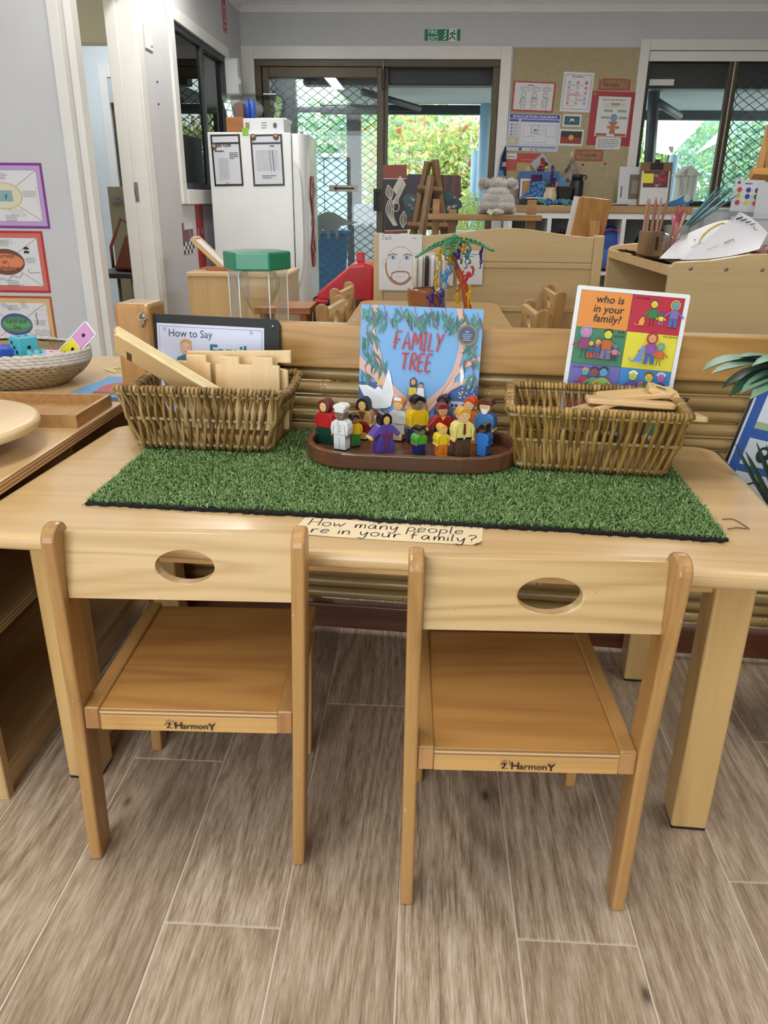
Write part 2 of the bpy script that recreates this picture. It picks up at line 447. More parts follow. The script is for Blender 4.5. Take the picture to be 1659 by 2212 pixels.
def wall_y(name, y0, y1, x0, x1, z1, holes, m):
    """wall normal to Y; holes = [(x0, x1, z0, z1)] left to right"""
    mb = MB(); x = x0
    for hx0, hx1, hz0, hz1 in holes:
        mb.span((x, y0, 0), (hx0, y1, z1), m)
        if hz0 > 0: mb.span((hx0, y0, 0), (hx1, y1, hz0), m)
        mb.span((hx0, y0, hz1), (hx1, y1, z1), m); x = hx1
    mb.span((x, y0, 0), (x1, y1, z1), m)
    return struct(mb.done(name))
def wall_x(name, x0, x1, y0, y1, z1, holes, m):
    mb = MB(); y = y0
    for hy0, hy1, hz0, hz1 in holes:
        mb.span((x0, y, 0), (x1, hy0, z1), m)
        if hz0 > 0: mb.span((x0, hy0, 0), (x1, hy1, hz0), m)
        mb.span((x0, hy0, hz1), (x1, hy1, z1), m); y = hy1
    mb.span((x0, y, 0), (x1, y1, z1), m)
    return struct(mb.done(name))
DX0, DX1, DZ1 = -1.475, 0.545, 2.075       # sliding door opening
WX0, WX1, WZ0, WZ1 = 1.725, 3.7, 0.98, 2.14  # right window opening
WYA, WYB, WLZ0, WLZ1 = 5.30, 6.60, 1.06, 2.0  # window in the left wall
ODY0, ODY1, ODZ = 3.62, 4.62, 2.06         # office doorway in the left wall
wall_y('wall_back', BY, BY+0.14, LX-0.12, RX+0.1, CEIL+0.05, [(DX0, DX1, 0, DZ1), (WX0, WX1, WZ0, WZ1)], M_wall)
wall_x('wall_left', LX-0.12, LX, PY+0.1, BY, CEIL+0.05, [(ODY0, ODY1, 0, ODZ), (WYA, WYB, WLZ0, WLZ1)], M_wall)
wall_y('wall_posters', PY, PY+0.1, -3.4, -1.535, CEIL+0.05, [], M_wall)
wall_x('wall_right', RX, RX+0.1, FY, BY, CEIL+0.05, [], M_wall)
wall_x('wall_far_left', -3.5, -3.4, FY, BY+0.14, CEIL+0.05, [], M_wall)
wall_y('wall_front', FY-0.1, FY, -3.5, RX+0.1, CEIL+0.05, [(-2.4, 0.1, 0.2, 2.3)], M_wall)  # unseen wall; its bare opening is assumed, added to go with the daylight lamp
struct(boxo('ceiling', None, (-3.5, FY-0.1, CEIL), (RX+0.1, BY+0.14, CEIL+0.12), M_ceil))
# cornice: coved plaster strip round the top of the walls
def cornice(name, a, b, nx, ny):
    L = [(0, -0.075), (0.008, -0.075), (0.012, -0.062), (0.035, -0.03), (0.07, -0.012), (0.085, -0.008), (0.085, 0), (0, 0)]
    mb = MB(); n = len(L); vs = []
    for p in (a, b):
        for d, z in L: vs.append((p[0]+nx*d, p[1]+ny*d, CEIL+z))
    fs = [tuple(range(n)), tuple(range(2*n-1, n-1, -1))]+[(i, (i+1) % n, n+(i+1) % n, n+i) for i in range(n)]
    mb.add(vs, fs, M_ceil); return struct(mb.done(name))
cornice('trim_1', (LX, BY), (RX, BY), 0, -1)
cornice('trim_2', (LX, PY+0.1), (LX, BY), 1, 0)
cornice('trim_3', (-3.4, PY), (-1.535, PY), 0, -1)

# ---- floor: timber-look planks laid one by one over a grouted slab
def floor_material():
    t = NT('oak_look_plank')
    oi = t.n('ShaderNodeObjectInfo'); rnd = oi.outputs['Random']
    v = t.coords((6.5, 0.75, 1.0)); big = t.noise(v, 1.0, 1.0, 0.35, 0.1)
    ring = t.math('MULTIPLY', t.math('PINGPONG', t.math('MULTIPLY', big, 15.0), 0.5), 2.0)
    f1 = t.noise(t.coords((150, 8.0, 1)), 1.0, 4.0, 0.72)
    f2 = t.noise(t.coords((380, 27.0, 1)), 1.0, 3.0, 0.65)
    val = t.math('ADD', t.math('MULTIPLY', ring, 0.16), t.math('ADD', t.math('MULTIPLY', f1, 0.55), t.math('MULTIPLY', f2, 0.67)))
    c = t.ramp(val, [(0.46, '#705e4d'), (0.61, '#9d8973'), (0.73, '#b7a48f'), (0.92, '#d8cab9')])
    tone = t.noise(t.coords((3.0, 1.2, 1)), 1.0, 3.0)
    c = t.mix(t.ramp(tone, [(0.38, 0.0), (0.7, 0.5)]), c, lin('#86725e'))
    c = t.mix(t.math('MULTIPLY', rnd, 0.3), c, lin('#9f8870'))
    vo = t.n('ShaderNodeTexVoronoi'); t.put(vo.inputs['Vector'], t.coords((5.2, 2.6, 0.0))); vo.inputs['Scale'].default_value = 1.0
    c = t.mix(t.ramp(vo.outputs['Distance'], [(0.0, 0.95), (0.02, 0.8), (0.035, 0.35), (0.06, 0.0)]), c, lin('#463a31'))
    t.set(c, t.math('ADD', 0.36, t.math('MULTIPLY', f1, 0.25)), spec=0.42)
    t.bump(t.math('ADD', f1, f2), 0.2, 0.0012)
    return t.m
M_plank = floor_material()
floor = struct(boxo('floor', None, (-3.5, FY-0.1, -0.1), (RX+0.1, BY+0.14, -0.0015), M_grout))
PW, PX0 = 0.1745, -0.3635
starts = {0: 0.816, -1: 1.17, 1: 1.367, 2: 1.46, 3: 0.82, 4: 1.55, 5: 0.946, -2: 0.62, -3: 1.35, -4: 0.9, 6: 1.3, 7: 0.7}
PL = 1.05
def plank_mesh(L):
    mb = MB(); mb.box((0, 0, 0.002), (PW-0.0032, L-0.0032, 0.006), M_plank)
    o = mb.done('plank', floor, 0.0008, 1); return o
full = None; made = 0
for k in range(-7, 17):
    s0 = starts.get(k, 0.4+(k*0.37) % PL)
    y = s0-PL*3
    while y < BY-0.1:
        if y+PL > -0.2:
            if full is None: p = full = plank_mesh(PL)
            else: p = full.copy(); COL.objects.link(p)
            p.location = (PX0+(k+0.5)*PW, y+PL/2, -0.005); made += 1
            if y+PL > BY: p.scale = (1, (BY-y)/PL, 1); p.location.y = (y+BY)/2
        y += PL
def skirt(name, a, b):
    return struct(boxo(name, None, a, b, M_trim, 0.003))
skirt('baseboard_left', (LX, ODY1+0.09, 0), (LX+0.016, BY, 0.09))
skirt('baseboard_back', (DX1+0.09, BY-0.016, 0), (RX, BY, 0.09))

# ---- architraves
def casing(name, mb): return struct(mb.done(name, None, 0.004))
mb = MB()
mb.span((DX0-0.105, BY-0.02, 0), (DX0, BY, DZ1+0.095), M_trim).span((DX1, BY-0.02, 0), (DX1+0.088, BY, DZ1+0.095), M_trim).span((DX0, BY-0.02, DZ1), (DX1, BY, DZ1+0.095), M_trim)
casing('trim_4', mb)
mb = MB()
mb.span((WX0-0.075, BY-0.02, WZ0-0.06), (WX0, BY, WZ1+0.08), M_trim).span((WX0, BY-0.02, WZ1), (WX1, BY, WZ1+0.08), M_trim).span((WX0, BY-0.03, WZ0-0.06), (WX1, BY, WZ0), M_trim)
casing('trim_5', mb)
mb = MB()
mb.span((LX, WYA-0.09, WLZ0-0.09), (LX+0.02, WYA, WLZ1+0.07), M_trim).span((LX, WYB, WLZ0-0.09), (LX+0.02, WYB+0.08, WLZ1+0.07), M_trim)
mb.span((LX, WYA, WLZ1), (LX+0.02, WYB, WLZ1+0.07), M_trim).span((LX, WYA, WLZ0-0.09), (LX+0.025, WYB, WLZ0), M_trim)
casing('trim_6', mb)
# office doorway: lining and architrave, strike plate on the far lining
mb = MB()
mb.span((LX-0.13, ODY1-0.03, 0), (LX+0.012, ODY1, ODZ), M_trim).span((LX-0.13, ODY1-0.055, 0), (LX-0.07, ODY1-0.03, ODZ), M_trim)
mb.span((LX, ODY1, 0), (LX+0.018, ODY1+0.085, ODZ+0.08), M_trim).span((LX-0.13, ODY0, ODZ-0.03), (LX+0.012, ODY1, ODZ), M_trim)
d2 = casing('door_2', mb)
sp = MB(); sp.box((LX-0.075, ODY1-0.0315, 1.035), (0.05, 0.003, 0.1), M_steel).box((LX-0.075, ODY1-0.0335, 1.035), (0.016, 0.003, 0.03), M_black)
sp.box((LX-0.105, ODY1-0.0345, 1.035), (0.02, 0.006, 0.045), M_steel)
sp.done('strike_plate', d2)
# trim that closes the end of the poster wall
mb = MB(); mb.span((-1.535, PY-0.018, 0), (-1.488, PY+0.12, CEIL), M_trim).span((-1.488, PY+0.03, 0), (-1.455, PY+0.1, CEIL), M_trim)
casing('trim_7', mb)

# ---------------------------------------------------------------- sliding door
def diamond(name, parent, x0, x1, z0, z1, y, pw, ph, r, m, plane='Y'):
    """expanded diamond grille: zig-zag bars, each meeting its neighbour at the knuckles"""
    mb = MB(); n = int((x1-x0)/pw)+1; nz = int((z1-z0)/(ph/2))+1
    for i in range(2*n+1):
        for sgn in (1, -1):
            pts = []
            for k in range(nz+1):
                x = x0+i*pw/2+(sgn*pw/4 if k % 2 else -sgn*pw/4); z = z0+k*ph/2
                x = min(max(x, x0), x1); z = min(z, z1)
                pts.append((x, y+sgn*r*0.5, z) if plane == 'Y' else (y+sgn*r*0.5, x, z))
            mb.tube(pts, r, m, 4, False)
    o = mb.done(name, parent, fixn=False); o['kind'] = 'stuff'; return o
sd = struct(MB().span((DX0, BY+0.01, DZ1-0.05), (DX1, BY+0.13, DZ1), M_bronze).span((DX0, BY+0.01, 0), (DX0+0.05, BY+0.13, DZ1-0.05), M_bronze)
     .span((DX1-0.055, BY+0.01, 0), (DX1, BY+0.13, DZ1-0.05), M_bronze).span((DX0+0.05, BY+0.01, -0.004), (DX1-0.055, BY+0.13, 0.03), M_bronze).done('door_1', None, 0.004))
XM = -0.41                                   # meeting stile
def leaf(name, x0, x1, y, st=0.055, top=0.075, bot=0.09):
    z0, z1 = 0.03, DZ1-0.05
    return (MB().span((x0, y, z0), (x0+st, y+0.03, z1), M_bronze).span((x1-st, y, z0), (x1, y+0.03, z1), M_bronze)
            .span((x0+st, y, z1-top), (x1-st, y+0.03, z1), M_bronze).span((x0+st, y, z0), (x1-st, y+0.03, z0+bot), M_bronze).done(name, sd, 0.003))
l1 = leaf('glazed_leaf', DX0+0.055, XM+0.005, BY+0.03)
boxo('pane', l1, (DX0+0.11, BY+0.043, 0.12), (XM-0.05, BY+0.047, DZ1-0.125), M_glass)
l2 = leaf('screen_leaf', DX0+0.055, XM+0.04, BY+0.085)
diamond('security_mesh', l2, DX0+0.11, XM-0.015, 0.12, DZ1-0.125, BY+0.1, 0.2, 0.135, 0.0055, M_dark)
h = MB().span((XM-0.075, BY-0.005, 0.92), (XM-0.005, BY+0.03, 1.1), M_black).span((XM-0.06, BY-0.03, 0.95), (XM-0.045, BY-0.005, 1.07), M_black).span((XM-0.06, BY-0.03, 1.06), (XM-0.02, BY-0.02, 1.075), M_black).span((XM-0.06, BY-0.03, 0.945), (XM-0.02, BY-0.02, 0.96), M_black)
h.done('lock_handle', l1, 0.003)
MB().span((XM-0.012, BY+0.0, 1.86), (XM+0.012, BY+0.03, 2.02), M_black).span((XM-0.004, BY-0.012, 2.0), (XM+0.004, BY, 2.07), M_steel).done('door_bolt', l1, 0.003)
# decals on the glass
mbp = MB(); a = at(742, 407, BY+0.04)
p = Print(0.0, 0.0002); p.y = BY+0.0405
p.rect(a.x-0.125, a.z-0.026, a.x+0.125, a.z+0.026, '#c9c7bd')
p.rect(a.x-0.06, a.z-0.007, a.x+0.095, a.z+0.007, '#17171a'); p.poly([(a.x-0.06, a.z-0.02), (a.x-0.06, a.z+0.02), (a.x-0.09, a.z)], '#17171a')
p.done(l1, 'arrow_sticker')
p = Print(0.0, 0.0002); p.y = BY+0.0405
b = at(715, 482, BY+0.04); S = 0.0043
dino = [(-40, -18), (-36, 6), (-24, 16), (-8, 22), (8, 20), (22, 12), (36, 4), (60, 3), (36, -3), (20, -6), (14, -14), (16, -24), (10, -30), (8, -18), (2, -12), (-2, -20), (-2, -30), (-9, -30), (-10, -16), (-18, -12), (-22, -22), (-24, -32), (-30, -32), (-30, -20)]
p.poly([(b.x+x*S, b.z+z*S) for x, z in dino], '#93a2a1'); p.done(l1, 'dinosaur_sticker')

# ---------------------------------------------------------------- right window
w2 = struct(MB().span((WX0, BY+0.0, WZ1-0.035), (WX1, BY+0.12, WZ1), M_dark).span((WX0, BY+0.02, WZ0), (WX0+0.035, BY+0.12, WZ1-0.035), M_dark).span((WX0+0.035, BY+0.02, WZ0), (WX1, BY+0.12, WZ0+0.045), M_dark).done('window_2', None, 0.003))
xs = 2.385
MB().span((xs, BY+0.02, WZ0+0.045), (xs+0.075, BY+0.07, WZ1-0.035), M_bronze).span((xs+0.03, BY+0.01, WZ0+0.045), (xs+0.045, BY+0.02, WZ1-0.035), M_steel).done('mullion', w2, 0.003)
boxo('pane', w2, (WX0+0.035, BY+0.05, WZ0+0.045), (xs, BY+0.054, WZ1-0.035), M_glass)
boxo('pane', w2, (xs+0.075, BY+0.04, WZ0+0.045), (WX1, BY+0.044, WZ1-0.035), M_glass)
diamond('security_mesh', w2, xs+0.075, WX1, WZ0+0.045, WZ1-0.035, BY+0.09, 0.2, 0.135, 0.0055, M_dark)
boxo('blind_cassette', w2, (WX0+0.005, BY-0.01, WZ1-0.075), (WX1, BY+0.0, WZ1-0.005), M_trim)
MB().span((WX0+0.04, BY+0.046, 1.9), (WX0+0.24, BY+0.049, 1.945), flat('#d7dad8')).done('glass_label', w2)

# ---------------------------------------------------------------- left window (into the next room)
w1 = struct(MB().span((LX-0.05, WYA, WLZ1-0.04), (LX+0.004, WYB, WLZ1), M_dark).span((LX-0.05, WYA, WLZ0), (LX+0.004, WYB, WLZ0+0.04), M_dark)
    .span((LX-0.05, WYA, WLZ0+0.04), (LX+0.004, WYA+0.03, WLZ1-0.04), M_dark).span((LX-0.05, WYB-0.03, WLZ0+0.04), (LX+0.004, WYB, WLZ1-0.04), M_dark).done('window_1', None, 0.002))
MB().span((LX-0.04, 5.94, WLZ0+0.04), (LX+0.002, 5.99, WLZ1-0.04), M_dark).done('mullion', w1)
boxo('pane', w1, (LX-0.02, WYA+0.03, WLZ0+0.04), (LX-0.016, 5.94, WLZ1-0.04), M_glass)
boxo('pane', w1, (LX-0.035, 5.99, WLZ0+0.04), (LX-0.031, WYB-0.03, WLZ1-0.04), M_glass)
diamond('security_mesh', w1, WYA+0.03, WYB-0.03, WLZ0+0.45, WLZ1-0.12, LX-0.085, 0.17, 0.14, 0.004, mottled('grey_mesh', '#6f6f68', '#7a7a72', 5.0, 0.5), 'X')

# ---------------------------------------------------------------- office seen through the doorway
struct(boxo('trim_8', None, (-3.4, 5.0, 1.83), (LX-0.14, 5.12, CEIL), M_cream))       # cream bulkhead across the passage
mw = mottled('office_wall_paint', '#cfd8de', '#d6dee3', 3.0, 0.7)
wall_y('wall_office_back', 6.75, 6.85, -3.4, LX-0.14, CEIL, [(-2.55, -2.14, 0.85, 1.88), (-2.08, LX-0.16, 1.6, 1.8)], mw)
struct(MB().span((-2.62, 6.73, 0.8), (-2.55, 6.75, 1.97), M_trim).span((-2.55, 6.73, 1.88), (-2.07, 6.75, 1.97), M_trim).span((-2.55, 6.76, 0.85), (-2.5, 6.82, 1.88), M_bronze).done('window_3', None, 0.003))
# ================================================================ outside
M_conc = mottled('patio_concrete', '#9fa29f', '#b2b5b1', 1.5, 0.8, 0.1)
struct(boxo('floor_patio', None, (-12, BY+0.14, -0.12), (14, 24, -0.03), M_conc))
M_cloth = mottled('awning_cloth', '#9aa2a4', '#a5acae', 2.0, 0.9)
aw = thing('folding_awning', 'grey cloth awning with dark bars above the open sliding door', 'awning', (-0.4, 7.5, 1.9))
def rel(o, v): return Vector(v)-o.location
def wbox(name, par, a, b, m, bevel=0.0): return MB().span(rel(par, a), rel(par, b), m).done(name, par, bevel)
wbox('cassette', aw, (-1.1, 7.36, 1.91), (1.2, 7.52, 2.2), M_dark, 0.01)
MB().hexa([rel(aw, q) for q in ((-0.9, 7.5, 1.95), (1.2, 7.5, 1.95), (1.2, 9.6, 2.0), (-0.9, 9.6, 2.0), (-0.9, 7.5, 1.957), (1.2, 7.5, 1.957), (1.2, 9.6, 2.007), (-0.9, 9.6, 2.007))], M_cloth).done('canopy', aw)
wbox('front_bar', aw, (-1.25, 9.58, 1.9), (1.2, 9.68, 1.995), M_dark, 0.008)
for q0, q1 in (((-0.62, 7.7, 1.9), (-0.12, 8.35, 1.835)), ((-0.12, 8.35, 1.835), (-1.6, 9.5, 1.93))):
    MB().tube([rel(aw, q0), rel(aw, q1)], 0.03, M_dark, 8).done('arm', aw)
aw2 = thing('folding_awning', 'grey cloth awning with dark post outside the right window', 'awning', (3.0, 7.5, 1.9))
wbox('cassette', aw2, (1.6, 7.36, 1.89), (5.2, 7.52, 2.3), M_dark, 0.01)
MB().hexa([rel(aw2, q) for q in ((1.6, 7.5, 1.93), (5.2, 7.5, 1.93), (5.2, 9.4, 1.93), (1.6, 9.4, 1.93), (1.6, 7.5, 1.937), (5.2, 7.5, 1.937), (5.2, 9.4, 1.937), (1.6, 9.4, 1.937))], M_cloth).done('canopy', aw2)
wbox('front_bar', aw2, (1.6, 9.38, 1.84), (5.2, 9.47, 1.93), M_dark, 0.008)
a0, a1 = at(1416, 218, 7.7), at(1468, 250, 8.3)
MB().tube([rel(aw2, a0), rel(aw2, a1)], 0.035, M_dark, 8).done('arm', aw2)
MB().tube([rel(aw2, at(1415, 175, 7.7)), rel(aw2, at(1398, 420, 7.7))], 0.05, M_dark, 4).done('post', aw2)

def post(name, label, px, y0, y1, Y, w, m, cat='post', rnd=False):
    t, b = at(px, y0, Y), at(px, y1, Y)
    mb = MB()
    if rnd: mb.lathe([(w/2, -0.03), (w/2, t.z)], m, 20)
    else: mb.box((0, 0, t.z/2), (w, w, t.z), m)
    o = mb.done(name); o.location = (t.x, Y, 0); tag(o, label, cat); return o
M_post = mottled('dark_timber', '#3b3a39', '#4b4745', 8.0, 0.7)
M_blue = mottled('pale_blue_paint', '#8fb6cf', '#9dc1d7', 3.0, 0.4)
post('timber_post', 'dark timber post behind the meshed door leaf', 765, 225, 600, 9.85, 0.16, M_post)
post('round_column', 'wide pale blue round column on the patio', 1054, 215, 470, 9.5, 0.16, M_blue, rnd=True)
post('round_column', 'short pale blue round column beside the taller one', 1032, 325, 470, 9.9, 0.14, M_blue, rnd=True)
# shade sails beyond the right window
M_sail = mottled('shade_cloth', '#b9bca6', '#c5c7b2', 2.0, 0.9)
def sail(label, pts):
    mb = MB(); c = sum((at(*q) for q in pts), Vector())/len(pts)
    P = [at(*q)-c for q in pts]; n = len(P); vs = P+[q+Vector((0, 0.01, 0.012)) for q in P]
    mb.add(vs, [tuple(range(n)), tuple(range(2*n-1, n-1, -1))]+[(i, (i+1) % n, n+(i+1) % n, n+i) for i in range(n)], M_sail)
    o = mb.done('shade_sail'); o.location = c; tag(o, label, 'shade sail')
    q = P[2]; MB().tube([(q.x, q.y+0.05, -c.z-0.03), (q.x, q.y+0.05, q.z+0.1)], 0.03, M_post, 8).done('sail_pole', o)
sail('large pale triangular shade sail outside the right window', [(1395, 235, 10.6), (1543, 238, 11.0), (1450, 336, 10.4), (1390, 325, 10.4)])
sail('small pale shade sail corner near the window mullion', [(1505, 332, 10.4), (1572, 268, 10.8), (1566, 300, 10.4)])

dsp = MB().span((-0.2, -0.05, 0), (0.2, 0.05, 2.6), M_dark).done('dark_screen', None, 0.01); dsp.location = (at(598, 250, 8.4).x, 8.4, -0.03); tag(dsp, 'dark slate screen panel outside, left of the meshed door leaf', 'screen')
# fence of pale ribbed sheets
M_fence = mottled('pale_fence_sheet', '#93a6b0', '#a2b4bd', 1.5, 0.5)
fe = thing('sheet_fence', 'pale ribbed metal fence at the end of the yard', 'fence', (-2.2, 13.0, 0))
mb = MB(); n = 22; w = 0.8; vs = []
for i in range(n+1):
    x = i*w/n; y = 0.02 if (i % 4) in (1, 2) else 0.0
    vs += [(x, y, 0), (x, y, 1.62), (x, y+0.01, 0), (x, y+0.01, 1.62)]
mb.add(vs, [f for i in range(n) for f in ((4*i, 4*i+4, 4*i+5, 4*i+1), (4*i+2, 4*i+3, 4*i+7, 4*i+6), (4*i+1, 4*i+5, 4*i+7, 4*i+3))], M_fence)
p0 = mb.done('fence_sheet', fe); p0.location = (-1.9, 0, 0)
for i in range(1, 8):
    p = p0.copy(); COL.objects.link(p); p.location = (-1.9+i*0.82, 0, 0)
MB().span((-1.95, -0.02, 1.62), (4.7, 0.05, 1.68), M_fence).done('top_rail', fe)

# planting: crowns of separate leaf blades
def leaf_mat(name, a, b):
    t = NT(name); v = t.coords((1, 1, 1), False); n = t.noise(v, 5.0, 3.0)
    t.set(t.ramp(n, [(0.35, a), (0.65, b)]), 0.55)
    tl = t.n('ShaderNodeBsdfTranslucent'); t.put(tl.inputs[0], t.ramp(n, [(0.35, a), (0.65, b)]))
    mx = t.n('ShaderNodeMixShader', i_0=0.45); t.t.links.new(t.b.outputs[0], mx.inputs[1]); t.t.links.new(tl.outputs[0], mx.inputs[2])
    t.t.links.new(mx.outputs[0], t.out.inputs[0]); return t.m
LG = leaf_mat('lime_leaf', '#a6c066', '#d3e09a'); GG = leaf_mat('green_leaf', '#76a56e', '#abc99c'); BG = leaf_mat('blue_green_leaf', '#84afa2', '#b2d1c6'); RL = leaf_mat('russet_leaf', '#b0714f', '#cf9a78')
M_bark = mottled('bark', '#6d5a4a', '#8a7766', 20.0, 0.9, 0.4)
def foliage(parent, blobs, n, size, mats, seed):
    rng = np.random.default_rng(seed); V = []; F = []; I = []
    wts = np.array([b[3]*b[4]*b[5] for b in blobs]); wts = wts/wts.sum()
    for k, b in enumerate(blobs):
        m = int(n*wts[k]); d = rng.normal(size=(m, 3)); d /= np.linalg.norm(d, axis=1)[:, None]
        r = rng.uniform(0.35, 1.0, m)**0.6
        c = np.array(b[:3])+d*r[:, None]*np.array(b[3:6])
        u = rng.normal(size=(m, 3)); u /= np.linalg.norm(u, axis=1)[:, None]
        w = np.cross(u, rng.normal(size=(m, 3))); w /= np.linalg.norm(w, axis=1)[:, None]
        L = size*rng.uniform(0.6, 1.3, m)[:, None]
        q = np.stack([c-u*L, c+w*L*0.42, c+u*L, c-w*L*0.42], 1); V.append(q.reshape(-1, 3)); I.append(rng.choice(len(mats), m, p=[x[1] for x in mats]))
    V = np.concatenate(V); I = np.concatenate(I); N = len(V)//4
    me = bpy.data.meshes.new('foliage'); me.from_pydata(V.tolist(), [], np.arange(N*4).reshape(N, 4).tolist())
    for m, _ in mats: me.materials.append(m)
    me.polygons.foreach_set('material_index', I.astype(np.int32)); me.update()
    o = bpy.data.objects.new('foliage', me); COL.objects.link(o); o.parent = parent; o['kind'] = 'stuff'; return o
def tree(label, x, y, h, blobs, n, size, mats, seed, name='leafy_tree', cat='tree', trunk=0.06):
    t = thing(name, label, cat, (x, y, -0.03))
    foliage(t, blobs, n, size, mats, seed)
    mb = MB(); r = random.Random(seed)
    for k in range(4):
        a = r.uniform(0, 6.28); b = blobs[k % len(blobs)]
        mb.tube([(0, 0, 0), (0.1*math.cos(a), 0.1*math.sin(a), h*0.35), (b[0]*0.6, b[1]*0.6, b[2]*0.85), (b[0], b[1], b[2]+b[5]*0.5)], [trunk, trunk*0.8, trunk*0.5, trunk*0.15], M_bark, 6)
    mb.done('trunk', t)
def T(px, py, Y): v = at(px, py, Y); return v
v = at(960, 330, 11.3)
tree('yellow green tree with russet leaves beyond the open door', v.x, 11.3, 2.2, [(-0.5, 0, 1.5, 0.85, 0.5, 0.6), (0.5, 0.2, 1.35, 0.75, 0.5, 0.85), (0, 0, 0.8, 1.2, 0.6, 0.75), (0.9, 0, 1.9, 0.5, 0.4, 0.4)], 9000, 0.055, [(LG, 0.62), (GG, 0.23), (RL, 0.15)], 3)
v = at(720, 300, 14.5)
tree('tall pale green tree behind the sheet fence', v.x, 14.5, 3.0, [(-0.6, 0, 1.9, 0.9, 0.5, 0.8), (0.7, 0.2, 2.2, 0.9, 0.6, 0.9), (0, 0, 1.2, 1.6, 0.7, 0.9)], 6500, 0.07, [(GG, 0.6), (BG, 0.4)], 4)
v = at(870, 260, 16.5)
tree('distant light green tree between the patio posts', v.x, 16.5, 3.4, [(0, 0, 1.9, 1.3, 0.7, 1.2), (1.0, 0, 1.2, 1.0, 0.6, 1.1), (-0.9, 0, 1.2, 0.9, 0.6, 1.1)], 7000, 0.08, [(LG, 0.5), (GG, 0.5)], 5)
v = at(1012, 440, 8.9)
tree('low yellow green bush just outside the open door', v.x, 8.9, 0.9, [(0, 0, 0.75, 0.2, 0.2, 0.42), (0.08, 0, 0.4, 0.2, 0.2, 0.4)], 1500, 0.035, [(LG, 0.85), (GG, 0.15)], 6, 'garden_bush', 'bush', 0.015)
v = at(1600, 330, 12.0)
tree('blue green tree seen through the meshed window pane', v.x, 12.0, 3.0, [(-0.3, 0, 1.5, 0.65, 0.5, 0.7), (0.6, 0, 1.7, 0.8, 0.5, 0.9), (0, 0, 0.8, 0.5, 0.5, 0.8)], 7000, 0.055, [(BG, 0.6), (GG, 0.4)], 8)
v = at(1480, 270, 15.5)
tree('pale green tree behind the large shade sail', v.x, 15.5, 3.0, [(0, 0, 2.1, 0.9, 0.5, 0.8), (-0.6, 0, 1.4, 0.6, 0.5, 0.7)], 3500, 0.07, [(LG, 0.4), (GG, 0.6)], 9)
# wheelie bin, tub, leaning board, feeder
M_bin = mottled('blue_bin_plastic', '#3d6fa0', '#4678a8', 4.0, 0.5)
v = at(712, 545, 8.3)
wb = thing('wheelie_bin', 'blue wheelie bin outside the meshed door', 'bin', (v.x, 8.3, -0.03), 0.2)
MB().hexa([(-0.13, -0.15, 0.05), (0.13, -0.15, 0.05), (0.13, 0.15, 0.05), (-0.13, 0.15, 0.05), (-0.18, -0.2, 0.72), (0.18, -0.2, 0.72), (0.18, 0.2, 0.72), (-0.18, 0.2, 0.72)], M_bin).done('body', wb, 0.015)
MB().span((-0.2, -0.23, 0.72), (0.2, 0.22, 0.76), M_bin).done('lid', wb, 0.012)
for s in (-1, 1): MB().lathe([(0.0, -0.02), (0.06, -0.02), (0.06, 0.02), (0.0, 0.02)], M_black, 16, Matrix.Translation((s*0.15, 0.16, 0.06)) @ Matrix.Rotation(PI/2, 4, 'Y')).done('wheel', wb)
v = at(795, 520, 9.0)
lb = MB().box((0, 0, 0.5), (0.3, 0.02, 1.0), M_white, Matrix.Rotation(0.12, 3, 'X')).done('leaning_board', None, 0.004); lb.location = (v.x, 9.0, -0.03); tag(lb, 'white board leaning outside beside the door lock', 'board')
v = at(1000, 490, 8.4)
tb = thing('plastic_tub', 'clear pale tub on a stand outside the open door', 'tub', (v.x, 8.4, -0.03))
MB().span((-0.26, -0.15, 0.5), (0.26, 0.15, 0.72), flat('#c3bfe0', 0.3)).done('body', tb, 0.02)
MB().span((-0.28, -0.17, 0.72), (0.28, 0.17, 0.76), flat('#d8d8ea', 0.3)).done('lid', tb, 0.01)
for q in (-0.22, 0.22): MB().span((q-0.02, -0.13, 0.0), (q+0.02, 0.13, 0.5), M_white).done('leg', tb)
v = at(1484, 375, 8.8)
fd = thing('bird_feeder', 'small weathered wooden box feeder outside the right window', 'bird feeder', (v.x, 8.8, -0.03))
M_weather = wood('weathered_timber', '#c4b8ac', '#94867a', 'Z', 5.0, 0.8)
MB().span((-0.025, -0.025, 0), (0.025, 0.025, 1.0), M_weather).done('stake', fd)
MB().span((-0.09, -0.08, 1.0), (0.09, 0.08, 1.3), M_weather).done('box', fd, 0.004)
MB().prism([(-0.13, 1.3), (0.13, 1.3), (0, 1.4)], -0.11, 0.11, M_weather).done('roof', fd)
v = at(1455, 380, 9.6); post('round_column', 'pale blue slim column outside the right window', 1457, 335, 470, 9.6, 0.1, M_blue, rnd=True)
# office daylight side: cream door leaf, frames etc. live with the furniture
# ================================================================ near furniture
Wb = dict(light='#d3ab72', dark='#b98d56', rings=6.0, rough=0.34, coat=0.35)
W_postZ = wood('worn_honey_beech', '#b78c54', '#996f3f', 'Z', 5.0, 0.36, 0.3, 0.35, wear=0.55)
W_postY = wood('worn_honey_beech', '#b78c54', '#996f3f', 'Y', 5.0, 0.36, 0.3, 0.35, wear=0.5)
W_back = wood('pale_beech_board', '#ccae7d', '#b4925d', 'X', 13.0, 0.33, 0.3, 0.5, wear=0.2)
W_seat = wood('honey_seat_ply', '#c08f52', '#a87641', 'X', 8.0, 0.38, 0.25, 0.45, wear=0.12)
W_rail = wood('beech_rail', '#cfa364', '#b4854a', 'X', 5.0, 0.36, 0.2, 0.4, wear=0.25)
W_end = wood('end_grain_beech', '#b98a58', '#9c6e40', 'Z', 9.0, 0.5, 0.1, 0.6, fibre=300)
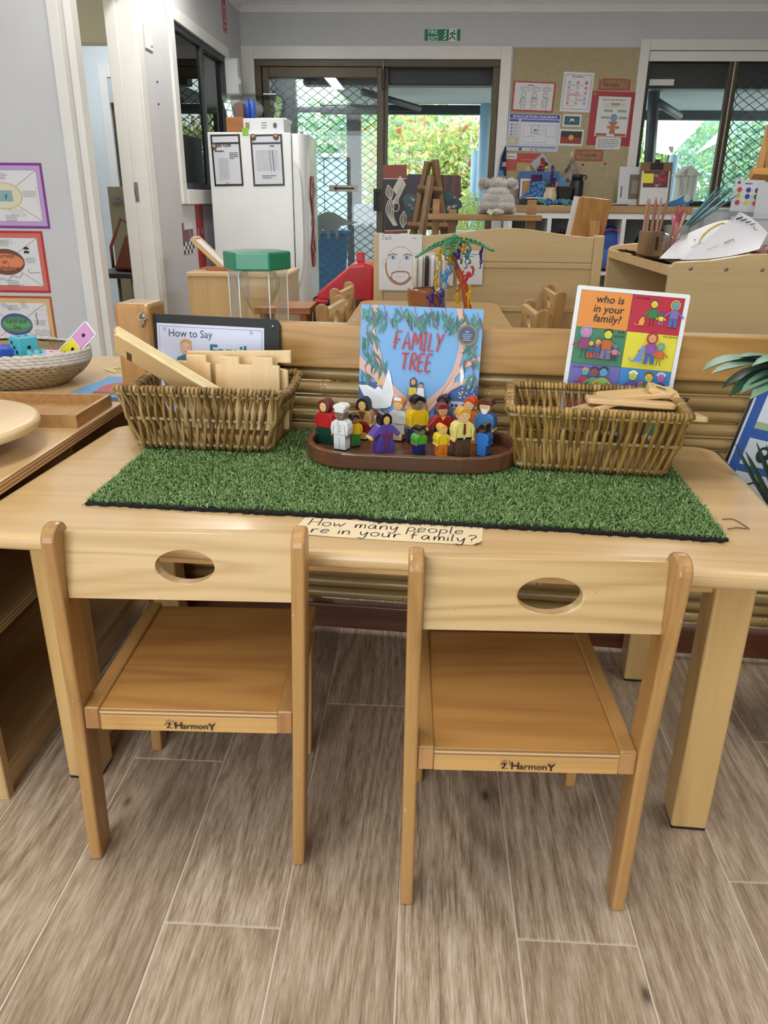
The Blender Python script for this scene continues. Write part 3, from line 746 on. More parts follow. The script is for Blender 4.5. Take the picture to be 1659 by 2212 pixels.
W_top = wood('beech_tabletop', '#cfb081', '#c2a06e', 'X', 7.0, 0.28, 0.4, 0.4, wear=0.05)
W_leg = wood('beech_leg', '#cba86f', '#b9925a', 'Z', 7.0, 0.34, 0.25, 0.5, wear=0.15)
W_ply = wood('birch_ply', '#cfb083', '#c2a070', 'X', 6.0, 0.42, 0.15, 0.35)
W_plyY = wood('birch_ply', '#cfb083', '#c2a070', 'Y', 6.0, 0.42, 0.15, 0.35)
W_plyZ = wood('birch_ply', '#c9aa7c', '#bb9a68', 'Z', 6.0, 0.45, 0.1, 0.35)
def ply_edge():
    t = NT('ply_edge'); v = t.coords((1, 1, 1), False)
    sp = t.n('ShaderNodeSeparateXYZ'); t.put(sp.inputs[0], v)
    k = t.math('PINGPONG', t.math('MULTIPLY', sp.outputs[2], 300.0), 1.0)
    t.set(t.ramp(k, [(0.3, '#8f6a3d'), (0.6, '#d2b083')]), 0.55); return t.m
M_plyedge = ply_edge()
M_ink = flat('#17140f', 0.5)

def harmony_logo(parent, y, zc, xc):
    """small printed tree mark with the maker's word beside it"""
    p = Print(0.0, 0.00012); p.y = y
    x = xc-0.033; s = 0.0105
    p.stroke([(x-0.004, zc-s*0.55), (x-0.001, zc-s*0.35), (x, zc), (x-0.0006, zc+s*0.4)], 0.0022, '#17140f')
    p.stroke([(x, zc-0.001), (x+0.004, zc+0.003)], 0.001, '#17140f'); p.stroke([(x, zc-0.001), (x-0.004, zc+0.003)], 0.001, '#17140f')
    p.stroke([(x-0.005, zc-s*0.58), (x+0.005, zc-s*0.58)], 0.0008, '#17140f')
    r = random.Random(5)
    for i in range(17):
        a = -0.25+3.64*i/16; q = r.uniform(0.0042, 0.0085); cx, cz = x+q*math.cos(a), zc+0.001+q*math.sin(a)
        p.poly([(cx+0.0013*math.cos(a), cz+0.0013*math.sin(a)), (cx-0.0006*math.sin(a), cz+0.0006*math.cos(a)), (cx-0.0013*math.cos(a), cz-0.0013*math.sin(a)), (cx+0.0006*math.sin(a), cz-0.0006*math.cos(a))], '#17140f')
    p.text('H', x+0.0075, zc-0.0052, 0.0165, '#17140f', bold=0.018, sx=1.05)
    p.text('armon', x+0.0195, zc-0.0052, 0.0135, '#17140f', bold=0.015, sx=1.1)
    p.text('Y', x+0.0585, zc-0.0066, 0.0165, '#17140f', bold=0.018, sx=1.1)
    return p.done(parent, 'maker_mark')

# ---------------------------------------------------------------- kids' chair (prototype; local origin between the rear feet, back towards -Y)
def make_chair(label, group, logo=True, hw=0.171, H=0.606, lean=0.034, rack=0.0):
    t = thing('kids_chair', label, 'chair', group=group)
    pt, pd = 0.0195, 0.047
    for s in (-1, 1):
        # side profile of a rear post: straight foot, leaning upper half, rounded head
        prof = [(0.0, 0.0), (pd, 0.0), (pd-0.004, 0.3)]
        y1 = -lean
        head = [(y1+pd/2+pd/2*math.cos(a), H-0.02+0.02*math.sin(a)) for a in [math.radians(d) for d in range(0, 181, 20)]]
        prof += head+[(-0.006, 0.3)]
        x0 = s*hw
        o = MB().prism(prof, x0-s*pt, x0, W_postZ, plane='YZ').done('rear_leg', t, 0.0045, 3)
        xf = s*(hw-pt)
        o2 = MB().hexa([(xf-s*pt, 0.268, 0), (xf, 0.268, 0), (xf, 0.306, 0), (xf-s*pt, 0.306, 0), (xf-s*pt, 0.262, 0.259), (xf, 0.262, 0.259), (xf, 0.3, 0.259), (xf-s*pt, 0.3, 0.259)], W_postZ).done('front_leg', t, 0.004, 3)
        xi = s*(hw-pt)
        # side rail with its end grain showing behind
        r_ = MB().prism([(0.0, 0.262), (0.004, 0.258), (0.32, 0.258), (0.322, 0.301), (0.001, 0.299)], xi-s*0.023, xi, W_postY, plane='YZ').done('side_rail', t, 0.003, 2)
        MB().span((xi-s*0.0215, -0.0006, 0.262), (xi-s*0.0015, 0.0002, 0.297), W_end).done('end_grain', r_, 0.0003)
        MB().ball((xi-s*0.0235, 0.08, 0.28), (0.001, 0.003, 0.003), M_steel, 8, 5).done('screw', r_)
    iw = hw-pt-0.023
    MB().span((-iw, 0.004, 0.286), (iw, 0.318, 0.2955), W_seat).done('seat', t, 0.0012)
    e = MB().span((-iw, 0.0025, 0.2845), (iw, 0.0045, 0.2945), M_plyedge).done('seat_edge', t)
    ra = MB().span((-iw, 0.003, 0.258), (iw, 0.022, 0.2845), W_rail).done('rear_rail', t, 0.0008)
    MB().span((-iw, 0.296, 0.258), (iw, 0.312, 0.2845), W_rail).done('front_rail', t, 0.0008)
    mb = MB(); plate_hole(mb, 2*(hw-pt)+0.002, 0.098, 0.02, 0.041, 0.0245, W_back, 0.008, 0.0)
    b = mb.done('backrest', t, 0.0035, 3); b.location = (0, 0.037-lean, H-0.065); b.rotation_euler = (-0.11, 0, 0)
    if logo: harmony_logo(ra, 0.0028, 0.2702, 0.004)
    if rack:                                   # a loose, slightly racked old chair
        for c in list(t.children)+[g for q in t.children for g in q.children]:
            if c.location.z: c.location.x += rack*c.location.z
            else:
                for v in c.data.vertices: v.co.x += rack*v.co.z
    return t
chair = make_chair('pale wooden kids chair near the right front leg of the grass-covered table', 'kids chairs at the front table')
chair.location = (0.158, 0.872, 0); chair.rotation_euler = (0, 0, math.radians(1.6))
chair_l = make_chair('pale wooden kids chair at the left end of the grass-covered table', 'kids chairs at the front table', True, 0.1755, 0.598, 0.026, 0.036)
chair_l.location = (-0.346, 0.928, 0); chair_l.rotation_euler = (0, 0, math.radians(1.6))

# ---------------------------------------------------------------- table
table = thing('kids_table', 'low beech table carrying the grass mat, with rounded corners', 'table', (-0.052, 1.33, 0), math.radians(-2.9))
MB().prism(rrect(1.30, 0.618, 0.05, 6, 0.0, -0.0205), 0.5, 0.53, W_top, plane='XY').done('tabletop', table, 0.013, 4)
for sx in (-1, 1):
    for sy in (-1, 1):
        lg = MB().span((sx*0.543-0.03, sy*0.222-0.03, 0.004), (sx*0.543+0.03, sy*0.222+0.03, 0.5), W_leg).done('leg', table, 0.005, 3)
        MB().span((sx*0.543-0.028, sy*0.222-0.028, 0), (sx*0.543+0.028, sy*0.222+0.028, 0.0045), M_black).done('foot_pad', lg)
for a, b in (((-0.513, -0.24, 0.452), (0.513, -0.222, 0.5)), ((-0.513, 0.222, 0.452), (0.513, 0.24, 0.5)), ((-0.552, -0.192, 0.452), (-0.534, 0.192, 0.5)), ((0.534, -0.192, 0.452), (0.552, 0.192, 0.5))):
    MB().span(a, b, W_rail).done('apron', table, 0.002)

# ---------------------------------------------------------------- bamboo partition behind the table
PZ = math.radians(-4.2)
part = thing('bamboo_partition', 'bamboo and timber divider standing behind the front table', 'partition', (0, 1.655, 0), PZ)
W_bamX = wood('laminated_bamboo', '#b98d50', '#a1783f', 'X', 16.0, 0.35, 0.3, 0.45, fibre=260)
W_bamZ = wood('laminated_bamboo', '#ae824c', '#946b39', 'Z', 10.0, 0.35, 0.3, 0.4, fibre=240)
W_base = wood('red_brown_board', '#6b3d22', '#4f2a17', 'X', 6.0, 0.4, 0.2, 0.4)
MB().span((-0.585, -0.02, 0.664), (1.2, 0.02, 0.757), W_bamX).done('top_board', part, 0.004, 2)
MB().span((-0.585, -0.016, 0.018), (1.2, 0.016, 0.083), W_base).done('bottom_board', part, 0.003)
ps = MB().span((-0.667, -0.05, 0.0), (-0.587, 0.04, 0.793), W_bamZ).done('post', part, 0.009, 3)
MB().span((1.2, -0.05, 0.0), (1.28, 0.04, 0.793), W_bamZ).done('post', part, 0.009, 3)
sc = MB().lathe([(0.0, 0.0), (0.008, 0.0), (0.008, 0.003), (0.0, 0.004)], M_steel, 12, Matrix.Translation((-0.6, -0.0505, 0.765)) @ Matrix.Rotation(PI/2, 4, 'X')).tube([(-0.6, -0.054, 0.765), (-0.598, -0.06, 0.755), (-0.601, -0.058, 0.745)], 0.0022, M_steel, 6)
sc.done('eye_bolt', ps)
def bamboo_mat():
    t = NT('bamboo_culm'); v = t.coords((1.6, 40, 40)); n = t.noise(v, 1.0, 3.0, 0.6)
    m2 = t.noise(t.coords((2.5, 3, 3)), 1.0, 2.0)
    c = t.ramp(n, [(0.25, '#806539'), (0.55, '#a98a54'), (0.8, '#c4a76d')])
    t.set(t.mix(t.math('MULTIPLY', m2, 0.5), c, lin('#8d7746')), 0.33, coat=0.3); return t.m
M_culm = bamboo_mat()
rb = random.Random(12)
culms = []
def culm_mesh():
    mb = MB(); x = -0.585; prof = []; nodes = [x+rb.uniform(0.05, 0.3)]
    while nodes[-1] < 1.15: nodes.append(nodes[-1]+rb.uniform(0.24, 0.36))
    r = 0.0142; prof = [(r, -0.585)]
    for nx in nodes:
        if nx < 1.18: prof += [(r, nx-0.007), (r*1.1, nx-0.002), (r*0.95, nx), (r*1.07, nx+0.0025), (r*0.985, nx+0.008)]
    prof.append((r, 1.2))
    mb.lathe(prof, M_culm, 14, Matrix.Rotation(PI/2, 4, 'Y')); return mb.done('bamboo_pole', part)
z = 0.648; k = 0
while z > 0.09:
    if k < 7: o = culm_mesh(); culms.append(o)
    else: o = culms[(k*3) % 7].copy(); COL.objects.link(o); o.scale = (1, 1, 1)
    o.location = (0, rb.uniform(-0.003, 0.003), z); o.rotation_euler = (rb.uniform(0, 6), rb.uniform(-0.0018, 0.0018), 0)
    z -= rb.choice([0.0292, 0.0295, 0.0305]); k += 1
MB().span((0.285, 0.014, 0.083), (0.32, 0.02, 0.664), W_bamZ).done('backing_batten', part)

# ---------------------------------------------------------------- low shelf unit at the left
sh = thing('shelf_unit', 'low birch ply shelf unit at the left edge, trays and basket on top', 'shelf', (-0.715, 0, 0))
SY0, SY1 = 1.045, 2.3
MB().span((-0.6, SY0-0.01, 0.533), (0.006, SY1, 0.555), W_plyY).done('top', sh, 0.003)
MB().span((0.0055, SY0-0.01, 0.5345), (0.0072, SY1, 0.5535), M_plyedge).done('top_edge', sh)
MB().span((-0.58, SY0, 0), (-0.005, SY0+0.02, 0.533), W_plyZ).span((-0.0052, SY0+0.001, 0), (-0.0035, SY0+0.019, 0.533), M_plyedge).done('end_panel', sh, 0.0015)
MB().span((-0.58, SY1-0.02, 0), (-0.005, SY1, 0.533), W_plyZ).done('end_panel', sh, 0.002)
MB().span((-0.58, SY0+0.02, 0.04), (-0.56, SY1-0.02, 0.533), W_plyZ).done('back_panel', sh)
for zz in (0.06, 0.31):
    s_ = MB().span((-0.56, SY0+0.02, zz-0.018), (-0.012, SY1-0.02, zz), W_plyY).done('shelf_board', sh, 0.0015)
    MB().span((-0.0122, SY0+0.02, zz-0.017), (-0.0105, SY1-0.02, zz-0.001), M_plyedge).done('board_edge', s_)
MB().span((-0.03, SY0+0.02, 0.0), (-0.014, SY1-0.02, 0.042), W_plyY).done('plinth', sh)
MB().span((-0.3, 1.33, 0.06), (-0.28, 1.35, 0.292), W_plyZ).done('divider', sh)
MB().span((-0.34, 1.5, 0.31), (-0.02, 1.515, 0.533), wood('dark_panel_ply', '#94714a', '#7f5e3b', 'Z', 6.0)).done('divider', sh)
# ================================================================ on the front table
TT = 0.53
M_backing = flat('#15171a', 0.9)
# ---- artificial grass mat (outline in world XY)
MAT = [(-0.55, 1.157), (-0.30, 1.141), (-0.10, 1.130), (-0.07, 1.118), (-0.02, 1.117), (0.2, 1.105), (0.462, 1.081), (0.468, 1.2), (0.474, 1.39), (0.478, 1.575), (0.2, 1.592), (-0.2, 1.602), (-0.545, 1.612), (-0.55, 1.42)]
mc = Vector((-0.04, 1.34, TT))
mat_o = thing('grass_mat', 'rectangle of artificial grass with a black ragged backing on the table', 'grass mat', mc)
rg = random.Random(4); outl = []
for i in range(len(MAT)):
    a, b = Vector(MAT[i]), Vector(MAT[(i+1) % len(MAT)]); n = max(2, int((b-a).length/0.006))
    for k in range(n):
        q = a.lerp(b, k/n); fr_ = 0.004 if i < 6 else 0.0; outl.append((q.x-mc.x+rg.uniform(-0.0022, 0.0022), q.y-mc.y-fr_+rg.uniform(-0.003, 0.0022)))
mb = MB(); mb.prism(outl, 0.0, 0.0055, M_backing, plane='XY'); mb.done('backing', mat_o)
def inside(poly, x, y):
    c = np.zeros(len(x), bool); n = len(poly)
    for i in range(n):
        x0, y0 = poly[i]; x1, y1 = poly[(i+1) % n]
        cond = (y0 > y) != (y1 > y)
        with np.errstate(divide='ignore', invalid='ignore'): xi = (x1-x0)*(y-y0)/(y1-y0+1e-12)+x0
        c ^= cond & (x < xi)
    return c
rng = np.random.default_rng(11); NB = 95000
gx = rng.uniform(-0.56, 0.485, NB); gy = rng.uniform(1.06, 1.615, NB); ok = inside(MAT, gx, gy); gx, gy = gx[ok]-mc.x, gy[ok]-mc.y; NB = len(gx)
az = rng.uniform(0, 6.283, NB); hh = rng.uniform(0.005, 0.0095, NB); ln = rng.uniform(0.2, 1.1, NB)*0.0095; wd = rng.uniform(0.0007, 0.0012, NB)
dx, dy = np.cos(az), np.sin(az); px_, py_ = -dy*wd, dx*wd; z0 = np.full(NB, 0.004)
v0 = np.stack([gx-px_, gy-py_, z0], 1); v1 = np.stack([gx+px_, gy+py_, z0], 1)
mx_, my_ = gx+dx*ln*0.35, gy+dy*ln*0.35; mz = z0+hh*0.75
v2 = np.stack([mx_+px_, my_+py_, mz], 1); v3 = np.stack([mx_-px_, my_-py_, mz], 1)
v4 = np.stack([gx+dx*ln, gy+dy*ln, z0+hh*rng.uniform(0.6, 1.1, NB)], 1)
V = np.stack([v0, v1, v2, v3, v4], 1).reshape(-1, 3)
me = bpy.data.meshes.new('turf'); b5 = np.arange(NB)*5
loops = np.stack([b5, b5+1, b5+2, b5+3, b5+3, b5+2, b5+4], 1).reshape(-1)
me.vertices.add(len(V)); me.vertices.foreach_set('co', V.astype(np.float32).reshape(-1))
me.loops.add(len(loops)); me.loops.foreach_set('vertex_index', loops.astype(np.int32))
me.polygons.add(2*NB); st = np.stack([np.arange(NB)*7, np.arange(NB)*7+4], 1).reshape(-1)
me.polygons.foreach_set('loop_start', st.astype(np.int32))
for c in ('#688c4d', '#76995b', '#567a42', '#aab580', '#89a465'):
    me.materials.append(mottled('grass_'+c[1:], c, c, 5, 0.6))
gi = rng.choice(5, NB, p=[0.34, 0.28, 0.22, 0.06, 0.1])
me.polygons.foreach_set('material_index', np.repeat(gi, 2).astype(np.int32)); me.update(calc_edges=True); me.validate()
tf = bpy.data.objects.new('turf', me); COL.objects.link(tf); tf.parent = mat_o; tf['kind'] = 'stuff'
# ragged black threads of the backing along the front edge and two long loose ones at the right
mb = MB()
for i in range(420):
    k = rg.randrange(0, int(len(outl)*0.62)); q = outl[k]
    a = rg.uniform(-2.6, -0.5) if q[1] < -0.1 else rg.uniform(-1.2, 1.0); l = rg.uniform(0.002, 0.006)
    mb.tube([(q[0], q[1], 0.003), (q[0]+math.cos(a)*l*0.6, q[1]+math.sin(a)*l*0.6, 0.004), (q[0]+math.cos(a)*l, q[1]+math.sin(a)*l, 0.001)], 0.0004, M_backing, 3)
o = mb.done('frayed_threads', mat_o); o['kind'] = 'stuff'
for pts in (((1560, 1122), (1585, 1122), (1612, 1138), (1618, 1143)), ((1572, 1143), (1590, 1140), (1612, 1142))):
    P3 = [atz(a, b, TT+0.002)-mc for a, b in smooth_path(list(pts)+[pts[-1]])]
    MB().tube(P3, 0.0007, M_backing, 5).done('loose_thread', mat_o)

# ---- two white seeds by the mat
for i, (a, b, rz, lab) in enumerate(((436, 1101, 0.9, 'tiny white seed by the front edge of the mat, left of two'), (444, 1100, -0.6, 'tiny white seed by the front edge of the mat, right of two'))):
    c = atz(a, b, TT+0.0015); m_ = MB().ball((0, 0, 0), (0.0016, 0.0035, 0.0014), flat('#eceae2'), 8, 6).done('white_seed'); m_.location = c; m_.rotation_euler = (0, 0, rz)
    tag(m_, lab, 'seed', 'seeds by the mat')

# ---- handwritten strip taped to the front of the table
sg = thing('paper_strip', 'cream paper strip with handwritten question on the table edge', 'sign', (0, 0, 0))
A, B, C_, D = atz(655, 1117, TT+0.001), atz(1042, 1139, TT+0.001), atz(1032, 1178, TT+0.001), atz(648, 1159, TT+0.001)
xa = (B-A).normalized(); sgw = (B-A).length; sgh = 0.066
ctr = (A+B+C_+D)/4; ang = math.atan2(xa.y, xa.x)
sg.location = ctr; sg.rotation_euler = (-PI/2, 0, ang)
pl_ = [(-0.14, -0.03), (-0.08, -0.0335), (0.06, -0.034), (0.128, -0.033), (0.134, -0.024), (0.141, -0.014), (0.142, 0.034), (0.03, 0.0345), (-0.14, 0.0345), (-0.144, 0.0)]
M_strip = mottled('cream_paper', '#dcc9a2', '#e2d1ad', 12, 0.55)
MB().prism(pl_, -0.0004, 0.0004, M_strip).done('strip', sg)
MB().add([(0.126, -0.0006, -0.0335), (0.1415, -0.0006, -0.015), (0.1375, -0.004, -0.03)], [(0, 1, 2)], M_strip).done('curled_corner', sg)
p = Print(0.0004, 0.0001); ink = '#20202a'
p.hand('How many people', -0.129, 0.005, 0.028, 0.0022, ink, 0.18, 0.98, -0.01, 0.05)
p.hand('are in your family?', -0.138, -0.022, 0.0265, 0.0022, ink, 0.2, 1.02, -0.012, 0.05)
p.done(sg, 'handwriting')

# ---- willow baskets
def willow_mat(name, cols):
    t = NT(name); oi = t.n('ShaderNodeObjectInfo'); n = t.noise(t.coords((25, 25, 9)), 1.0, 3.0)
    c = t.ramp(t.math('ADD', t.math('MULTIPLY', oi.outputs['Random'], 0.55), t.math('MULTIPLY', n, 0.5)), cols)
    t.set(c, 0.38, coat=0.25); t.bump(n, 0.2, 0.001); return t.m
WIL1 = willow_mat('willow_rod', [(0.2, '#5d4522'), (0.45, '#7f6234'), (0.65, '#977845'), (0.9, '#ab9060')])
WIL2 = willow_mat('amber_willow_rod', [(0.2, '#684c20'), (0.45, '#8c6b32'), (0.65, '#a27f40'), (0.9, '#b5975a')])
M_cane = mottled('pale_cane', '#a3906b', '#b9a680', 30, 0.5)
def basket(label, loc, rz, bw, bd, tw, td, h, nx, ny, mw, seed, dip=0.0, sag=0.0):
    """open willow basket: paired upright rods crossing over cane rails, rods looped over a rim"""
    t = thing('willow_basket', label, 'basket', loc, rz, 'willow baskets on the mat')
    r = random.Random(seed); R = 0.0036
    def P(side, s, q, out=0.0, zz=None):
        """side 0 front,1 right,2 back,3 left; s along -1..1; q height 0..1"""
        w = (bw+(tw-bw)*q)/2; d = (bd+(td-bd)*q)/2; z = q*h
        # rounded-in corners
        if side == 0: v = Vector((s*w, -d-out, z))
        elif side == 2: v = Vector((-s*w, d+out, z))
        elif side == 1: v = Vector((w+out, s*d, z))
        else: v = Vector((-w-out, -s*d, z))
        if side in (1, 3) and q > 0.5: v.z -= dip*(1-s*s)*(q-0.5)*2
        return v
    for side, n in ((0, nx), (1, ny), (2, nx), (3, ny)):
        for i in range(n):
            s = -0.97+1.94*(i+0.5)/n+r.uniform(-0.25, 0.25)/n
            lean = (1 if i % 2 else -1)*r.uniform(0.55, 0.95)*1.94/n; o = R*1.25*(1 if i % 2 else -1)
            pts = []
            for q, ds, oo in ((-0.0, 0, 0.4*o), (0.08, 0.02, o), (0.22, 0.5, 0.6*o), (0.42, 0.95, 0.0), (0.52, 1.0, -o), (0.62, 0.9, -0.6*o), (0.8, 0.3, 0.5*o), (0.92, 0.0, o)):
                pts.append(P(side, s+ds*lean, q, oo))
            pts += [P(side, s, 0.985, R*2.3), P(side, s, 1.03, R*1.2), P(side, s, 1.03, -R*1.2), P(side, s, 0.96, -R*2.3)]
            rr = R*r.uniform(0.8, 1.2); MB().tube(pts, [rr*r.uniform(0.9, 1.1) for _ in pts], mw, 6).done('willow_rod', t)
    for q in (0.07, 0.5, 0.91):
        for dz in (-0.012, 0.014):
            for side in range(4):
                pts = [P(side, -1+2*k/10, q+dz*1.1*(0.03/h if h else 1)*3) for k in range(11)]
                MB().tube(pts, 0.0017, M_cane, 6).done('cane_rail', t)
    for side in range(4):
        MB().tube([P(side, -1+2*k/12, 1.0) for k in range(13)], 0.0042, mw, 8).done('rim', t)
    MB().span((-bw/2+0.002, -bd/2+0.002, 0.002), (bw/2-0.002, bd/2-0.002, 0.008), W_ply).done('base', t)
    if dip:                                    # hand-hole: a lower rim inside each end
        for sx in (1, 3):
            MB().tube([P(sx, -0.5+1.0*k/8, 0.72, 0.003) for k in range(9)], 0.004, mw, 8).done('handle_bar', t)
    return t
MZ = TT+0.0125
bl = basket('brown willow basket at the left of the mat, plywood boards standing in it', (-0.427, 1.512, MZ), math.radians(-3), 0.262, 0.155, 0.318, 0.195, 0.122, 38, 20, WIL1, 3, 0.016)
br = basket('golden willow basket at the right of the mat, plywood pieces lying in it', (0.318, 1.432, MZ), math.radians(-6), 0.262, 0.15, 0.308, 0.205, 0.118, 40, 22, WIL2, 8, 0.0)

# ---- plywood building boards in the baskets
W_bply = wood('pale_birch_board', '#d9b987', '#cda771', 'X', 5.0, 0.45, 0.1, 0.3)
W_bplyZ = wood('pale_birch_board', '#dbbd8d', '#cfab77', 'Z', 5.0, 0.45, 0.1, 0.3)
M_pedge = mottled('board_edge_birch', '#cdb98a', '#dccb9f', 40, 0.55)
def board(label, poly, t, loc, rot, m=None, group='plywood boards in the left basket', hole=None, edge=True):
    o = thing('plywood_board', label, 'board', loc, rot=rot, group=group)
    MB().prism(poly, -t/2, t/2, m or W_bply, ms=M_pedge).done('panel', o, 0.0022, 3)
    if hole: MB().prism(hole, -t/2-0.0003, t/2+0.0003, flat('#5a4022')).done('slot', o)
    return o
# castle-topped board, second board behind it, leaning pair of boards
bz = MZ+0.02
cast = [(-0.078, 0.0), (0.096, 0.0), (0.096, 0.132), (0.083, 0.132), (0.083, 0.147), (0.04, 0.147), (0.04, 0.132), (0.014, 0.132), (0.014, 0.147), (-0.028, 0.147), (-0.028, 0.131), (-0.036, 0.131), (-0.036, 0.04), (-0.046, 0.04), (-0.046, 0.133), (-0.054, 0.133), (-0.054, 0.148), (-0.096, 0.148), (-0.096, 0.134), (-0.104, 0.134), (-0.104, 0.0)]
board('wide plywood board with castle teeth, frontmost upright in the left basket', cast, 0.009, (-0.385, 1.512, bz), (-0.1, 0, math.radians(-4)), W_bplyZ)
board('plywood board standing just behind the castle-toothed board in the left basket', [(-0.1, 0), (0.1, 0), (0.1, 0.132), (0.128, 0.132), (0.128, 0.158), (-0.09, 0.15), (-0.09, 0.13), (-0.1, 0.13)], 0.009, (-0.398, 1.541, bz), (-0.1, 0, math.radians(-4)), W_bplyZ)
board('narrow plywood board rising at the right end of the left basket', [(-0.012, 0), (0.014, 0), (0.014, 0.12), (-0.012, 0.126)], 0.009, (-0.289, 1.522, bz), (-0.1, 0, math.radians(-4)), W_bplyZ)
board('narrow plywood board with rounded top left of the castle teeth in the left basket', [(-0.02, 0), (0.02, 0), (0.02, 0.124), (0.014, 0.13), (-0.014, 0.13), (-0.02, 0.124)], 0.009, (-0.497, 1.548, bz), (-0.1, 0, math.radians(-4)), W_bplyZ)
ra_ = math.radians(28)
for k, lab in enumerate(('tilted plywood plank nearest the front of the left basket, notch cut in its end', 'tilted plywood plank in the middle of the leaning three, left basket', 'tilted plywood plank at the back of the leaning three, left basket')):
    c = at(368, 806, 1.478+0.0083*k); c.z += 0.006*k
    board(lab, [(-0.126, -0.034), (0.115, -0.034), (0.118, 0.026), (-0.12, 0.026), (-0.126, 0.02)], 0.0095, c, (0.6, ra_, math.radians(-10)), W_bply, hole=[(-0.098, -0.033), (-0.086, -0.033), (-0.086, -0.008), (-0.098, -0.008)] if k == 0 else None)
# right basket: flat pieces lying slanted on each other
gR = 'plywood pieces in the right basket'
def flat_piece(label, px, py, Y, L, Wd, rot, notch=False, t=0.0095):
    c = at(px, py, Y)
    poly = rrect(L, Wd, 0.008, 3)
    o = thing('plywood_piece', label, 'board', c, rot=rot, group=gR)
    MB().prism(poly, -t/2, t/2, W_bplyY if False else W_bply, plane='XY').done('panel', o, 0.002, 3)
    if notch: MB().prism(rrect(0.03, 0.012, 0.002, 2, L/2-0.03, 0), -t/2-0.0003, t/2+0.0003, flat('#7a5a35'), plane='XY').done('slot', o)
    return o
flat_piece('longest plywood piece on the front rim side of the right basket', 1392, 892, 1.405, 0.205, 0.1, (-0.16, 0.03, -0.1))
flat_piece('plywood piece lying on top of the longest piece, right basket', 1358, 868, 1.42, 0.155, 0.09, (-0.14, 0.02, -0.14))
flat_piece('small pale plywood piece poking up at the left of the right basket pile', 1272, 882, 1.41, 0.115, 0.06, (-0.1, -0.3, 0.1))
flat_piece('plywood piece with zigzag top at the back of the right basket', 1370, 852, 1.46, 0.14, 0.05, (0.05, -0.12, -0.1), True)
flat_piece('short plywood piece highest at the right of the basket pile', 1432, 846, 1.455, 0.06, 0.045, (0.1, 0.28, -0.1), True)
kn = thing('cord_knot', 'small dark cord knot on the plywood at the right basket edge', 'cord', at(1476, 867, 1.43))
kb = MB(); kb.tube([(0.006*math.cos(a)*(1+0.3*math.sin(3*a)), 0.004*math.sin(2*a), 0.006*math.sin(a)) for a in [2*PI*i/20 for i in range(20)]], 0.0016, M_black, 6, closed=True).tube([(0.004, 0, 0), (0.009, -0.002, 0.006)], 0.0014, M_black, 5)
kb.done('knot', kn)

# ---- oval dark timber tray
W_wal = wood('dark_walnut', '#6e4630', '#50301f', 'X', 7.0, 0.36, 0.3, 0.45)
def stadium(L, Wd, n=14):
    r = Wd/2; c = L/2-r
    return [(c+r*math.cos(math.radians(-90+180*i/n)), r*math.sin(math.radians(-90+180*i/n))) for i in range(n+1)]+[(-c+r*math.cos(math.radians(90+180*i/n)), r*math.sin(math.radians(90+180*i/n))) for i in range(n+1)]
TRZ = math.radians(-2.5); tray_c = Vector((-0.02, 1.437, MZ))
tray = thing('oval_tray', 'dark oval wooden tray holding the painted wooden people', 'tray', tray_c, TRZ)
ou, inn = stadium(0.412, 0.215), stadium(0.386, 0.189)
MB().prism(stadium(0.39, 0.193), 0.0015, 0.0085, W_wal, plane='XY').done('floor_board', tray)
n = len(ou); vs = [(a, b, 0) for a, b in ou]+[(a, b, 0.029) for a, b in ou]+[(a, b, 0.029) for a, b in inn]+[(a, b, 0.006) for a, b in inn]
fs = [(i+q*n, (i+1) % n+q*n, (i+1) % n+((q+1) % 4)*n, i+((q+1) % 4)*n) for q in range(4) for i in range(n)]
MB().add(vs, fs, W_wal).done('rim', tray, 0.002, 3)
TF = MZ+0.0085
